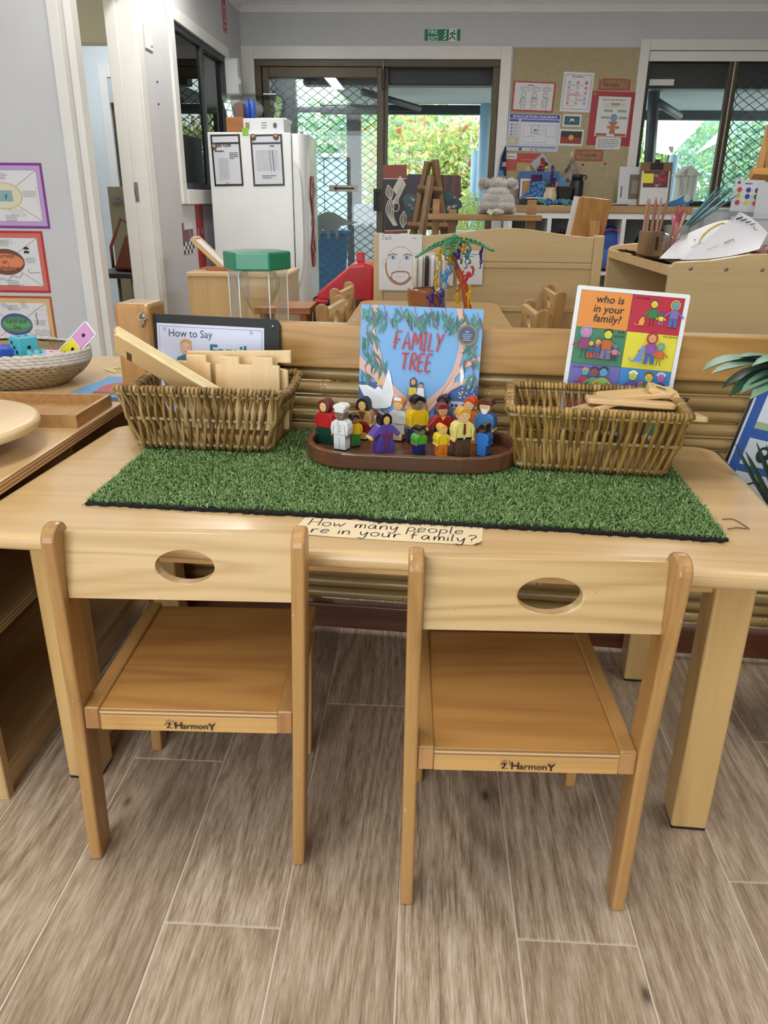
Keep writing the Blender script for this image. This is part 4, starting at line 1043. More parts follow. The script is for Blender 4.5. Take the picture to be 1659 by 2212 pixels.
# ================================================================ painted wooden people on the tray
SKIN = {'pale': '#e5bd8e', 'tan': '#c99a63', 'brown': '#8a5b3c', 'dark': '#5d3d2a', 'grey': '#7d6a58', 'yellow': '#dcb36a'}
def figure(label, px, py, h, yaw, spec, zoff=0.0):
    """thick flat-cut wooden person: stacked painted blocks with a printed front (local front is -Y)"""
    c = atz(px, py, TF); h *= 0.955
    t = thing('wooden_person', label, 'wooden figure', (c.x, c.y, TF), yaw, 'painted wooden people on the oval tray')
    T2 = 0.0112; g = lambda pts: [(a*h, b*h) for a, b in pts]
    def block(name, pts, c, k=1.0, dy=0.0):
        MB().prism(g(pts), -T2*k+dy, T2*k+dy, flat(c, 0.33)).done(name, t, 0.0012, 2)
    sk = SKIN[spec['skin']]; hair = spec.get('hair', '#1a1412'); pr = Print(T2, 0.00009, 0.33)
    P = lambda pts, c: pr.poly(g(pts), c)
    lw = spec.get('leg_w', 0.145)
    style = spec.get('style', 'trousers')
    if style == 'trousers':
        block('trousers', [(-lw, 0.02), (lw, 0.02), (lw+0.01, 0.4), (-lw-0.01, 0.4)], spec['low'])
        pr.stroke(g([(0, 0.0), (0, 0.3)]), 0.0007, '#15110f')
        block('shoes', [(-lw-0.01, 0), (lw+0.01, 0), (lw, 0.045), (-lw, 0.045)], spec.get('shoe', '#17130f'), 1.04, -0.0006)
    elif style == 'skirt':
        block('skirt', [(-0.26, 0.0), (0.26, 0.0), (0.24, 0.16), (0.17, 0.42), (-0.17, 0.42), (-0.24, 0.16)], spec['low'])
    elif style == 'dress':
        block('legs', [(-0.1, 0.02), (0.1, 0.02), (0.11, 0.22), (-0.11, 0.22)], sk)
        block('shoes', [(-0.12, 0), (0.12, 0), (0.1, 0.04), (-0.1, 0.04)], spec.get('shoe', '#17130f'), 1.04, -0.0006)
        block('skirt', [(-0.17, 0.18), (0.17, 0.18), (0.15, 0.44), (-0.15, 0.44)], spec['low'])
    # torso with arms
    arms = spec.get('arms', 'down')
    if arms == 'down':
        block('shirt', [(-0.2, 0.38), (0.2, 0.38), (0.225, 0.55), (0.2, 0.66), (0.12, 0.72), (-0.12, 0.72), (-0.2, 0.66), (-0.225, 0.55)], spec['top'])
        for s in (-1, 1): 
            block('hand', [(s*0.17, 0.33), (s*0.225, 0.34), (s*0.23, 0.4), (s*0.17, 0.4)][::s], sk if spec.get('hands', 1) else spec['top'])
            pr.stroke(g([(s*0.135, 0.6), (s*0.15, 0.5), (s*0.155, 0.4)]), 0.0007, '#2b2018')
    elif arms == 'wide':
        block('shirt', [(-0.15, 0.38), (0.15, 0.38), (0.17, 0.5), (0.34, 0.38), (0.4, 0.46), (0.2, 0.68), (0.1, 0.72), (-0.1, 0.72), (-0.2, 0.68), (-0.4, 0.46), (-0.34, 0.38), (-0.17, 0.5)], spec['top'])
        for s in (-1, 1): block('hand', [(s*0.335, 0.375), (s*0.4, 0.33), (s*0.45, 0.39), (s*0.395, 0.455)][::s], sk)
    block('neck', [(-0.06, 0.69), (0.06, 0.69), (0.06, 0.76), (-0.06, 0.76)], sk, 0.8)
    head = ellipse(0.115, 0.125, 20, 0, 0.85)
    if spec.get('hood'):
        block('headscarf', ellipse(0.15, 0.155, 20, 0, 0.855)+[], spec['hood'], 1.0)
        pr.poly(g(ellipse(0.085, 0.1, 18, 0.0, 0.845)), sk)
    else:
        block('head', head, sk)
        hs = spec.get('hair_style', 'cap')
        if hs == 'cap': hp = ellipse(0.13, 0.14, 14, 0, 0.862, -5, 185)
        elif hs == 'curly': hp = [(0.15*(1+0.07*math.sin(9*a))*math.cos(a), 0.86+0.145*(1+0.06*math.sin(9*a+1))*math.sin(a)) for a in [math.radians(d) for d in range(-50, 231, 8)]]
        elif hs == 'long': hp = [(0.15, 0.72), (0.155, 0.86)]+ellipse(0.145, 0.145, 10, 0, 0.865, 0, 180)+[(-0.155, 0.86), (-0.15, 0.72), (-0.1, 0.74), (0.1, 0.74)]
        elif hs == 'hat': hp = None; block('chef_hat', [(-0.11, 0.9), (0.11, 0.9), (0.115, 0.97), (0.16, 1.0), (0.15, 1.06), (0.08, 1.09), (-0.08, 1.09), (-0.15, 1.06), (-0.16, 1.0), (-0.115, 0.97)], hair, 1.02)
        elif hs == 'brim': hp = None; block('hat', [(-0.17, 0.9), (0.17, 0.9), (0.15, 0.94), (0.12, 1.0), (0, 1.03), (-0.12, 1.0), (-0.15, 0.94)], hair, 1.05)
        if hp: block('hair', hp, hair, 1.05, 0.0004)
        if hs in ('curly', 'long'):
            pr.y -= 0.0008; pr.poly(g(ellipse(0.088, 0.105, 18, 0.0, 0.835)), sk)
        elif hs == 'cap':
            pr.y -= 0.0008; pr.poly(g(ellipse(0.1, 0.088, 18, 0.0, 0.832)), sk); P([(-0.11, 0.86), (-0.02, 0.93), (0.1, 0.87), (0.115, 0.93), (0, 0.985), (-0.11, 0.93)], hair)
        else: pr.y -= 0.0008
    if not spec.get('back'):
        for s in (-1, 1): pr.ell(s*0.04*h, 0.858*h, 0.0085*h, 0.012*h, '#120d0b', 8); pr.ell(s*0.066*h, 0.815*h, 0.016*h, 0.012*h, '#d4906a', 8)
        pr.stroke(g([(-0.035, 0.8), (-0.012, 0.786), (0.014, 0.786), (0.036, 0.8)]), 0.0006, '#7a2f26')
        pr.stroke(g([(0.002, 0.848), (0.008, 0.828), (-0.004, 0.826)]), 0.0004, '#7a5136')
    for kind, pts, col in spec.get('art', []):
        if kind == 'p': P(pts, col)
        elif kind == 'l': pr.stroke(g(pts), 0.0007, col)
        elif kind == 'd': pr.ell(pts[0]*h, pts[1]*h, pts[2]*h, pts[2]*h, col, 10)
    pr.done(t, 'painted_front')
    return t
D = math.radians
figure('wooden woman in a red headscarf and dark green skirt, leftmost on the tray', 706, 957, 0.094, D(-26), dict(skin='pale', hood='#6b2a24', top='#b3201f', low='#123a2c', style='skirt', hands=0))
figure('wooden chef in whites with a tall white hat', 739, 971, 0.088, D(-22), dict(skin='grey', hair='#dfe2e2', hair_style='hat', top='#dfe2e2', low='#d7dbdc', art=[('d', (0.03, 0.6, 0.012), '#20242a'), ('d', (0.03, 0.54, 0.012), '#20242a'), ('d', (0.03, 0.48, 0.012), '#20242a'), ('l', [(-0.02, 0.7), (-0.02, 0.42)], '#7d8488'), ('l', [(-0.2, 0.4), (0.2, 0.4)], '#8a9195')]))
figure('small wooden boy in yellow and green half hidden behind the chef', 765, 962, 0.068, D(24), dict(skin='brown', top='#d8a91f', low='#3a7a2c'))
figure('wooden figure with long black curly hair and a tan and red dress', 786, 948, 0.09, D(-14), dict(skin='yellow', hair='#17120f', hair_style='long', top='#b08a55', low='#7c1f1d', style='dress', art=[('p', [(-0.08, 0.7), (0.08, 0.7), (0.05, 0.58), (0, 0.5), (-0.05, 0.58)], '#5a4a20'), ('p', [(-0.15, 0.38), (0.15, 0.38), (0.13, 0.46), (-0.13, 0.46)], '#8e2a22')]))
figure('small grey-haired wooden figure in white and orange behind the purple kimono', 819, 935, 0.052, D(18), dict(skin='tan', hair='#4a4c52', top='#d9d6cf', low='#cf6a2a'))
figure('wooden woman in a purple kimono with arms out', 829, 974, 0.08, D(28), dict(skin='yellow', hair='#15110f', hair_style='long', top='#5c4aa0', low='#54429a', style='skirt', arms='wide', art=[('p', [(-0.15, 0.42), (0.15, 0.42), (0.14, 0.5), (-0.14, 0.5)], '#7a3348'), ('l', [(-0.08, 0.7), (0.02, 0.5)], '#7a3348'), ('l', [(0.08, 0.7), (-0.02, 0.52)], '#7a3348'), ('p', [(-0.05, 0.1), (0.05, 0.1), (0.05, 0.42), (-0.05, 0.42)], '#6a3a5e')]))
figure('wooden nurse in white with orange hair and a white cap', 862, 951, 0.093, D(-18), dict(skin='pale', hair='#d08a2d', hair_style='cap', top='#cfd0cd', low='#cfd0cd', style='dress', art=[('p', [(-0.09, 0.95), (0.09, 0.95), (0.08, 1.02), (-0.08, 1.02)], '#e9eaea'), ('l', [(0.06, 0.6), (0.12, 0.6), (0.12, 0.54), (0.06, 0.54), (0.06, 0.6)], '#6b7076')]))
figure('tall dark-skinned wooden man in a yellow shirt and navy trousers', 899, 957, 0.102, D(28), dict(skin='grey', hair='#16120f', top='#d9b21d', low='#1e2a5e'))
figure('small wooden boy in a green shirt and navy trousers at the front', 904, 980, 0.058, D(34), dict(skin='grey', hair='#15110f', top='#4d9a33', low='#1c2b6b'))
figure('wooden figure with black curly hair at the back of the tray', 956, 937, 0.086, D(-16), dict(skin='dark', hair='#15110f', hair_style='curly', top='#47587a', low='#3a2c2a'))
figure('wooden figure in a dark red cap and red top with arms held out', 952, 955, 0.082, D(14), dict(skin='tan', hair='#7a1f22', hair_style='brim', top='#9c2024', low='#3a3350', arms='wide', art=[('p', [(-0.07, 0.72), (0.07, 0.72), (0.0, 0.6)], '#d8ae3a')]))
figure('small blond wooden child in a yellow shirt and orange trousers', 952, 983, 0.064, D(22), dict(skin='pale', hair='#d9a83a', top='#dfc52c', low='#dc7d25', shoe='#dc7d25'))
figure('wooden man in a pale yellow shirt and dark red tie', 995, 985, 0.1, D(20), dict(skin='pale', hair='#cf9a35', top='#dcd27c', low='#56422f', art=[('p', [(-0.02, 0.7), (0.02, 0.7), (0.03, 0.5), (0, 0.46), (-0.03, 0.5)], '#7a1d1a'), ('p', [(-0.16, 0.385), (0.16, 0.385), (0.16, 0.42), (-0.16, 0.42)], '#1b1613'), ('d', (0, 0.402, 0.02), '#d9d9d6')]))
figure('wooden figure in an orange robe with red-orange hair at the back', 1013, 955, 0.098, D(-24), dict(skin='pale', hair='#c8451f', top='#d2702a', low='#cf8a25', style='skirt', art=[('l', [(-0.1, 0.7), (0.14, 0.42)], '#a8441c')]))
figure('white-bearded wooden man in blue with a brown hat, rightmost', 1046, 962, 0.098, D(-24), dict(skin='pale', hair='#5a2e1f', hair_style='brim', top='#4d83c4', low='#5a3026', art=[('p', [(-0.08, 0.82), (0.08, 0.82), (0.06, 0.74), (0, 0.7), (-0.06, 0.74)], '#e8e6e2')]))
figure('wooden figure turned away, black hair, blue clothes and brown bag', 1044, 983, 0.066, D(150), dict(skin='dark', hair='#141215', top='#2f74c0', low='#2f6fc0', back=1, hands=0))

# ================================================================ picture book
def along_part(px, py, off):   # a point just in front of the partition face
    Y = 1.6
    for _ in range(4):
        v = at(px, py, Y); Y = 1.632-0.0735*v.x-off
    return at(px, py, Y)
bw_, bh_ = 0.25, 0.257
bc = along_part(908, 778, 0.018)
book, pr = sheet('picture_book', 'blue picture book with gum tree cover leaning on the bamboo partition', 'book', (bc.x-0.002, bc.y-0.016, MZ+0.131), bw_, bh_, '#6fa8dc', lean=-0.11, rz=PZ-0.01, t=0.009, tilt=0.015)
boxo('page_block', book, (-bw_/2+0.004, -0.003, -bh_/2+0.003), (bw_/2+0.0, 0.003, bh_/2-0.003), flat('#dfd8c6'))
X0, X1, Z0, Z1 = -bw_/2, bw_/2, -bh_/2, bh_/2
def bk(u, v): return (X0+u*bw_, Z0+v*bh_)
def bkp(pts): return [bk(*q) for q in pts]
pr.rect(X0, Z0, X1, Z1, '#6ea6db')
pr.poly(bkp([(0, .25), (0, .39), (.16, .39), (.2, .3), (.3, .25)]), '#31589c'); pr.poly(bkp([(.72, .22), (.78, .39), (1, .41), (1, .24)]), '#31589c')
for k in range(5): pr.stroke(bkp([(.0, .27+.022*k), (.17, .27+.022*k)]), .0006, '#26477f'); pr.stroke(bkp([(.76, .29+.022*k), (1, .3+.022*k)]), .0006, '#26477f')
pr.poly(bkp([(.73, .16), (.73, .27), (1, .27), (1, .16)]), '#cfc2cb')
for a in (.78, .87): pr.rect(*bk(a, .19), *bk(a+.06, .25), '#2c4e86'); pr.stroke(bkp([(a+.03, .19), (a+.03, .25)]), .0012, '#e6e6ea'); pr.stroke(bkp([(a, .22), (a+.06, .22)]), .0012, '#e6e6ea')
pr.poly(bkp([(0, 0), (0, .2), (.34, .13), (.4, 0)]), '#b4535c'); pr.poly(bkp([(.6, 0), (.68, .14), (1, .16), (1, 0)]), '#b4535c')
for k in range(14): pr.stroke(bkp([(.02+.025*k, 0), (.02+.025*k, .19-.004*k)]), .0006, '#9c434d'); pr.stroke(bkp([(.98-.025*k, 0), (.98-.025*k, .15)]), .0006, '#9c434d')
pr.poly(bkp([(.3, 0), (.34, .1), (.46, .14), (.6, .1), (.66, 0)]), '#7c9a4a')
TR = '#d3aa9c'
pr.poly(bkp([(.36, 0), (.4, .12), (.36, .2), (.26, .3), (.12, .42), (.0, .5), (.0, .6), (.1, .52), (.16, .48), (.13, .62), (.08, .78), (.1, 1), (.14, 1), (.12, .8), (.18, .62), (.22, .44), (.36, .32), (.46, .24), (.52, .24), (.62, .3), (.72, .4), (.78, .52), (.82, .68), (.82, .86), (.78, 1), (.83, 1), (.87, .88), (.87, .7), (.83, .54), (.9, .6), (1, .64), (1, .6), (.88, .54), (.8, .46), (.8, .42), (.92, .47), (.96, .46), (.78, .36), (.66, .24), (.6, .16), (.62, 0)]), TR)
for q in ([(.4, .02), (.44, .14), (.3, .27), (.14, .42)], [(.56, .02), (.56, .16), (.7, .32), (.8, .5)], [(.5, .0), (.5, .2)], [(.83, .62), (.84, .86)]): pr.stroke(smooth_path(bkp(q)), .006, '#c29585', taper=True); pr.stroke(smooth_path(bkp([(a+.02, b+.01) for a, b in q])), .004, '#e0c2b5', taper=True)
rr = random.Random(21); LK = [0]; LY = pr.layer(); pr.k += 11; DOTY = pr.layer()
def gum_leaf(u, v, a, l, c):
    n = 7; bend = rr.uniform(-.5, .5); pts = []; x, y = bk(u, v)
    for i in range(n): pts.append((x, y)); aa = a+bend*i/n; x += math.cos(aa)*l/(n-1); y += math.sin(aa)*l/(n-1)
    if all(X0 < q[0] < X1 and Z0 < q[1] < Z1 for q in pts): LK[0] += 1; pr.stroke(pts, l*0.17, c, taper=True, y=LY-0.00005*(LK[0] % 12))
lc = ['#2a6a62', '#357a70', '#225a54', '#4f8f7e']
for (u, v, n, sp) in ((.08, .97, 16, .1), (.2, .95, 14, .09), (.33, .97, 13, .09), (.45, .95, 13, .09), (.58, .96, 13, .09), (.7, .95, 13, .1), (.84, .95, 14, .09), (.96, .93, 12, .07), (.06, .78, 14, .07), (.1, .62, 12, .08), (.17, .56, 9, .06), (.93, .66, 12, .07), (.9, .76, 12, .08), (.06, .46, 7, .05), (.95, .5, 8, .05)):
    pr.stroke(smooth_path(bkp([(u-.01, min(v+.05, 1)), (u, v), (u+.03, v-.04), (u+.05, v-.09)])), .0012, '#a8434a', y=DOTY)
    for i in range(n):
        gum_leaf(min(max(u+rr.uniform(-sp, sp), .01), .97), min(v+rr.uniform(-sp*.8, sp*.35), .985), -PI/2+rr.uniform(-.85, .85), rr.uniform(.018, .034), rr.choice(lc))
for i in range(26): u, v = rr.choice([(.42, .86), (.62, .84), (.3, .74), (.9, .58), (.68, .8)]); cx_, cz_ = bk(u+rr.uniform(-.03, .03), v+rr.uniform(-.03, .03)); pr.poly(ellipse(.0014, .0014, 8, cx_, cz_), '#b33a44', DOTY)
DOT2 = pr.layer()
for i in range(22): cx_, cz_ = bk(.9+rr.uniform(-.07, .07), .36+rr.uniform(-.06, .05)); pr.poly(ellipse(.0015, .0015, 8, cx_, cz_), '#e8dfa8', DOT2)
pr.hand('FAMILY', bk(.285, .665)[0], bk(.285, .665)[1], .036, .0042, '#b02f3e', .18, .7, -.02, .12)
pr.hand('TREE', bk(.345, .505)[0], bk(.345, .505)[1], .033, .0042, '#b02f3e', .2, .75, -.02, .1)
# white birds, two children on the bough
_bk0 = bk
def bk(u, v): return _bk0(u, v+.005)
WH = '#e8ecf2'
pr.poly(bkp([(.0, .36), (.03, .3), (.08, .22), (.14, .17), (.24, .18), (.28, .2), (.3, .3), (.27, .44), (.25, .5), (.22, .4), (.2, .33), (.17, .36), (.14, .33), (.08, .36)]), WH)
for k in range(8): pr.stroke(bkp([(.03+.02*k, .34-.008*k), (.06+.022*k, .22)]), .0006, '#b9c6d4')
for k in range(4): pr.stroke(bkp([(.2+.02*k, .3), (.235+.012*k, .46-.03*k)]), .0006, '#b9c6d4')
pr.poly(bkp([(.15, .36), (.18, .41), (.2, .37)]), '#d8b93a')
pr.poly(bkp([(.842, .52), (.856, .535), (.868, .52), (.878, .47), (.872, .43), (.86, .4), (.848, .44)]), WH)
pr.poly(bkp([(.435, .34), (.43, .42), (.46, .445), (.49, .42), (.49, .34)]), '#17141a'); pr.ell(*bk(.46, .405), .0048, .0062, '#c98d6b'); pr.poly(bkp([(.42, .3), (.43, .36), (.49, .36), (.49, .29)]), '#c9b935'); pr.poly(bkp([(.42, .27), (.49, .3), (.5, .26), (.43, .25)]), '#b03a5a'); pr.stroke(bkp([(.49, .27), (.51, .2)]), .004, '#a87458'); pr.stroke(bkp([(.42, .34), (.41, .25)]), .003, '#a87458')
pr.ell(*bk(.525, .385), .0052, .0055, '#17141a'); pr.ell(*bk(.525, .375), .0044, .005, '#c98d6b'); pr.poly(bkp([(.49, .3), (.5, .36), (.55, .36), (.56, .29)]), '#e6e9ef'); pr.poly(bkp([(.5, .27), (.57, .29), (.58, .25), (.52, .24)]), '#2d5b4c'); pr.stroke(bkp([(.53, .25), (.55, .16)]), .0036, '#a87458'); pr.stroke(bkp([(.56, .26), (.59, .17)]), .0036, '#a87458')
# award seal
bk = _bk0
sx_, sz_ = bk(.88, .8)
pr.ell(sx_, sz_, .021, .021, '#8a7a4f', 28); pr.ell(sx_, sz_, .0185, .0185, '#6f6446', 28); pr.ell(sx_, sz_, .016, .016, '#33446f', 28)
pr.poly([(sx_-.006, sz_+.007), (sx_+.006, sz_+.009), (sx_, sz_+.004)], '#8a93a8'); pr.lines(sx_-.01, sz_-.012, sx_+.01, sz_+.003, 4, '#aab2c4', 0.4, 3, 'C')
pr.done(book, 'cover_art')

# ================================================================ family poster behind the right basket
pc = along_part(1352, 744, 0.012)
fp, pr = sheet('family_poster', 'laminated poster of six coloured squares behind the right basket', 'poster', (pc.x-0.008, pc.y-0.014, MZ+0.157), 0.218, 0.29, '#dfe3e6', lean=-0.11, rz=PZ, tilt=0.065, t=0.0012, r=0.004)
RH = 0.0715
def sq(c, r_): return (-0.1+0.1*c, 0.137-RH*(r_+1))
cols = [['#d98a3c', '#b0203a'], ['#3d7f5c', '#d9cf3a'], ['#6a68ae', '#3f86c8']]
pr.rect(-0.1, -0.137, 0, 0.137-3*RH, '#c86a8a'); pr.rect(0, -0.137, 0.1, 0.137-3*RH, '#4f9a8a')
for r_ in range(3):
    for c in range(2):
        x, z = sq(c, r_); pr.rect(x, z, x+0.1, z+RH, cols[r_][c])
for r_ in (1, 2, 3): pr.stroke([(-0.1, 0.137-RH*r_), (0.1, 0.137-RH*r_)], .0006, '#1a1a1a')
pr.stroke([(0, -.137), (0, .137)], .0006, '#1a1a1a'); pr.outline([(-0.1, -.137), (0.1, -.137), (0.1, .137), (-0.1, .137)], .0006, '#1a1a1a')
x, z = sq(0, 0)
for i, s in enumerate(('who is', 'in your', 'family?')): pr.text(s, x+.058, z+.05-.0185*i, .0205, '#141210', 'C', .012, .12, 1.0)
def kid(x, z, h, skin, top, low, hair=None, dress=False, long_=False):
    k = h*0.8
    if hair and long_: pr.ell(x, z+k*.84, k*.19, k*.2, hair)
    for s in (-1, 1):
        if dress: pr.stroke([(x+s*k*.06, z+k*.32), (x+s*k*.07, z), (x+s*k*.13, z-.001)], .0011, '#141210')
        else: pr.poly([(x, z+k*.36), (x+s*k*.15, z+k*.36), (x+s*k*.17, z+k*.02), (x+s*k*.04, z+k*.02)], low); pr.stroke([(x+s*k*.05, z), (x+s*k*.18, z)], .0011, '#141210')
        pr.stroke([(x+s*k*.1, z+k*.62), (x+s*k*.28, z+k*.46), (x+s*k*.36, z+k*.4)], k*.07, top)
        pr.stroke([(x+s*k*.34, z+k*.42), (x+s*k*.4, z+k*.37)], .0009, '#141210')
    body = [(x-k*.24, z+k*.3), (x+k*.24, z+k*.3), (x+k*.08, z+k*.66), (x-k*.08, z+k*.66)] if dress else [(x-k*.17, z+k*.34), (x+k*.17, z+k*.34), (x+k*.15, z+k*.64), (x, z+k*.68), (x-k*.15, z+k*.64)]
    pr.poly(body, top); pr.outline(body, .0006, '#141210')
    hd = ellipse(k*.135, k*.14, 16, x, z+k*.84); pr.poly(hd, skin); pr.outline(hd, .0006, '#141210')
    if hair and not long_: pr.stroke(ellipse(k*.14, k*.15, 8, x, z+k*.85, 20, 160), k*.06, hair)
    pr.stroke([(x-k*.06, z+k*.82), (x-k*.01, z+k*.78), (x+k*.06, z+k*.81)], .0006, '#141210')
    for s in (-1, 1): pr.ell(x+s*k*.045, z+k*.87, .0006, .0008, '#141210', 6)
x, z = sq(1, 0); pr.text('TWO MOMS', x+.005, z+.0635, .0052, '#2a1010', bold=.01)
kid(x+.044, z+.014, .062, '#d9cc3a', '#2f7a44', '#2f7a44', '#7a2440', True); kid(x+.061, z+.016, .034, '#4f62ad', '#dcd040', '#8f5b8a'); kid(x+.084, z+.014, .064, '#58a0b8', '#7c68ac', '#3f68ae', '#d99a3c', False, True)
pr.poly([(x+.02, z+.014), (x+.028, z+.014), (x+.03, z+.022), (x+.027, z+.031), (x+.022, z+.028), (x+.019, z+.02)], '#d9a045'); pr.stroke([(x+.02, z+.015), (x+.013, z+.014), (x+.01, z+.018)], .0012, '#d9a045')
x, z = sq(0, 1); pr.text('MOM', x+.083, z+.066, .0052, '#10281a', bold=.01); pr.text('and dad', x+.077, z+.058, .0058, '#10281a', bold=.012)
kid(x+.021, z+.012, .076, '#c98ab0', '#8a3a6a', '#d9a45a', '#9a9ac8', True, True); kid(x+.034, z+.012, .044, '#c9cc4a', '#2f5f7a', '#b8472f'); kid(x+.047, z+.012, .05, '#d9b45a', '#36588c', '#8a4a6a', '#7a2a2a'); kid(x+.064, z+.012, .074, '#d3cf3e', '#b5602a', '#7a6a9c', '#2a2a1a'); kid(x+.082, z+.012, .042, '#5a86c0', '#c87a8a', '#3a3a4a')
x, z = sq(1, 1); pr.text('one parent', x+.069, z+.066, .0064, '#1a1810', bold=.012)
kid(x+.05, z+.012, .074, '#d99a6a', '#8a4e9c', '#3460a8', '#b02f3c', False, True); kid(x+.069, z+.012, .052, '#78b86a', '#c8652f', '#7a2a3a', '#8a8ab8', True, True)
pr.poly([(x+.018, z+.014), (x+.036, z+.014), (x+.036, z+.03), (x+.04, z+.044), (x+.034, z+.047), (x+.03, z+.038), (x+.024, z+.026)], '#6a8cc8'); pr.stroke([(x+.019, z+.015), (x+.012, z+.017), (x+.01, z+.022)], .002, '#6a8cc8')
x, z = sq(0, 2); pr.text('two dads', x+.004, z+.0635, .0058, '#16162a', bold=.012)
kid(x+.03, z+.016, .06, '#58b0a8', '#a82a4a', '#2a2a2a', '#d98a3c'); kid(x+.048, z+.008, .074, '#8a4a4a', '#4f9a6a', '#3a3a8a', '#2a1a4a'); kid(x+.066, z+.008, .076, '#5a9ac8', '#c8983a', '#4a4a4a', '#1a1a2a'); pr.ell(x+.066, z+.042, .011, .0055, '#7ab04a')
x, z = sq(1, 2)
kid(x+.024, z+.008, .074, '#b8c84a', '#5a4a9a', '#3a3a3a', '#e8e8e8'); kid(x+.041, z+.01, .05, '#c86a5a', '#2f5aa8', '#b02f3c'); kid(x+.055, z+.008, .074, '#d9b84a', '#2f7a4a', '#3a3a3a', '#7a3a1a'); kid(x+.078, z+.008, .076, '#a86ab0', '#2a4a9a', '#3a3a3a', '#c8c8d8')
pr.done(fp, 'six_pictures')

# ================================================================ black board behind the left basket
hc = along_part(459, 760, 0.008)
hb = thing('black_board', 'black board with rounded corners and white sheet, behind the left basket', 'board', (hc.x, hc.y-0.005, MZ+0.113), rot=(-0.08, 0.02, PZ))
MB().prism(rrect(0.3, 0.226, 0.012), -0.003, 0.003, mottled('black_card', '#15161a', '#1c1d22', 10, 0.6), Matrix.Identity(4)).done('card', hb, 0.001)
MB().span((-0.122, -0.0042, -0.107), (0.116, -0.0032, 0.094), flat('#c9cfe6', 0.4)).done('paper', hb)
p = Print(0.0043, 0.0001)
p.outline([(-0.117, -0.103), (0.111, -0.103), (0.111, 0.088), (-0.117, 0.088)], 0.0009, '#2a3350')
p.text('How to Say', -0.097, 0.067, 0.0225, '#2f4e68', bold=0.006, sx=0.92)
p.text('Family', -0.006, 0.026, 0.04, '#1f6f86', bold=0.03)
p.ell(-0.113+0.008, 0.082, .0045, .0045, '#aab2c6'); p.ell(0.088, 0.083, .004, .004, '#aab2c6')
fx, fz = -0.058, 0.037
p.poly([(fx-.011, fz-.004), (fx+.011, fz-.004), (fx+.012, fz+.016), (fx-.012, fz+.016)], '#dcb096'); p.ell(fx, fz+.008, .0115, .015, '#dcb096'); p.poly([(fx-.013, fz+.012), (fx-.012, fz+.023), (fx, fz+.027), (fx+.012, fz+.023), (fx+.013, fz+.012), (fx+.006, fz+.017), (fx-.008, fz+.018)], '#c9a468')
for s in (-1, 1): p.stroke([(fx+s*.005-.002, fz+.008), (fx+s*.005+.002, fz+.008)], .0008, '#2a2420')
p.stroke([(fx-.004, fz-.001), (fx+.004, fz-.001)], .0008, '#8a4a3c'); p.outline(ellipse(.0115, .015, 16, fx, fz+.008), .0005, '#4a362a')
p.poly([(fx-.028, fz-.045), (fx-.02, fz-.014), (fx-.006, fz-.008), (fx+.006, fz-.008), (fx+.02, fz-.014), (fx+.028, fz-.045)], '#2f6f8a')
p.done(hb, 'sheet_print')
MB().lathe([(0, 0), (0.004, 0), (0.003, 0.002), (0, 0.0025)], M_steel, 10, Matrix.Translation((0.135, -0.003, 0.098)) @ Matrix.Rotation(PI/2, 4, 'X')).done('corner_rivet', hb)
cd = thing('cord_loop', 'pale cord loop tying the black board to the post bolt', 'cord', at(303, 684, hc.y-0.03))
MB().tube([(0.0, 0.012, 0.008), (-0.006, 0, 0.0), (-0.002, -0.004, -0.006), (0.008, 0, -0.007), (0.012, 0.008, -0.002)], 0.0018, M_cane, 6).done('cord', cd)
# ================================================================ on the left shelf unit
ST = 0.555
W_bambt = wood('bamboo_tray_wood', '#b98f5c', '#a67b49', 'Y', 12.0, 0.42, 0.15, 0.4)
W_disc = wood('pale_pine', '#dfc59b', '#d2b486', 'Y', 4.0, 0.45, 0.1, 0.35)
ls = thing('lazy_susan', 'round pale wooden turntable at the front of the left shelf', 'turntable', (-0.905, 1.335, ST))
MB().lathe([(0, 0.0), (0.09, 0.0), (0.09, 0.034), (0, 0.034)], W_disc, 28).done('base', ls)
MB().lathe([(0, 0.036), (0.166, 0.036), (0.179, 0.041), (0.183, 0.049), (0.18, 0.057), (0.172, 0.061), (0, 0.061)], W_disc, 64).done('disc', ls)
wt = thing('serving_tray', 'rectangular bamboo tray behind the round turntable', 'tray', (-0.913, 1.61, ST))
hx, hy, th = 0.195, 0.095, 0.028
boxo('tray_floor', wt, (-hx+0.006, -hy+0.006, 0.0), (hx-0.006, hy-0.006, 0.006), W_bambt)
for nm, pl_ in (('f', [(-hx, -hy), (hx, -hy), (hx-0.012, -hy+0.008), (-hx+0.012, -hy+0.008)]), ('b', [(-hx, hy), (hx, hy), (hx-0.012, hy-0.008), (-hx+0.012, hy-0.008)]), ('l', [(-hx, -hy), (-hx, hy), (-hx+0.008, hy-0.008), (-hx+0.008, -hy+0.008)]), ('r', [(hx, -hy), (hx, hy), (hx-0.008, hy-0.008), (hx-0.008, -hy+0.008)])):
    MB().prism(pl_, 0.0, th, W_bambt, plane='XY').done('tray_side', wt, 0.001)
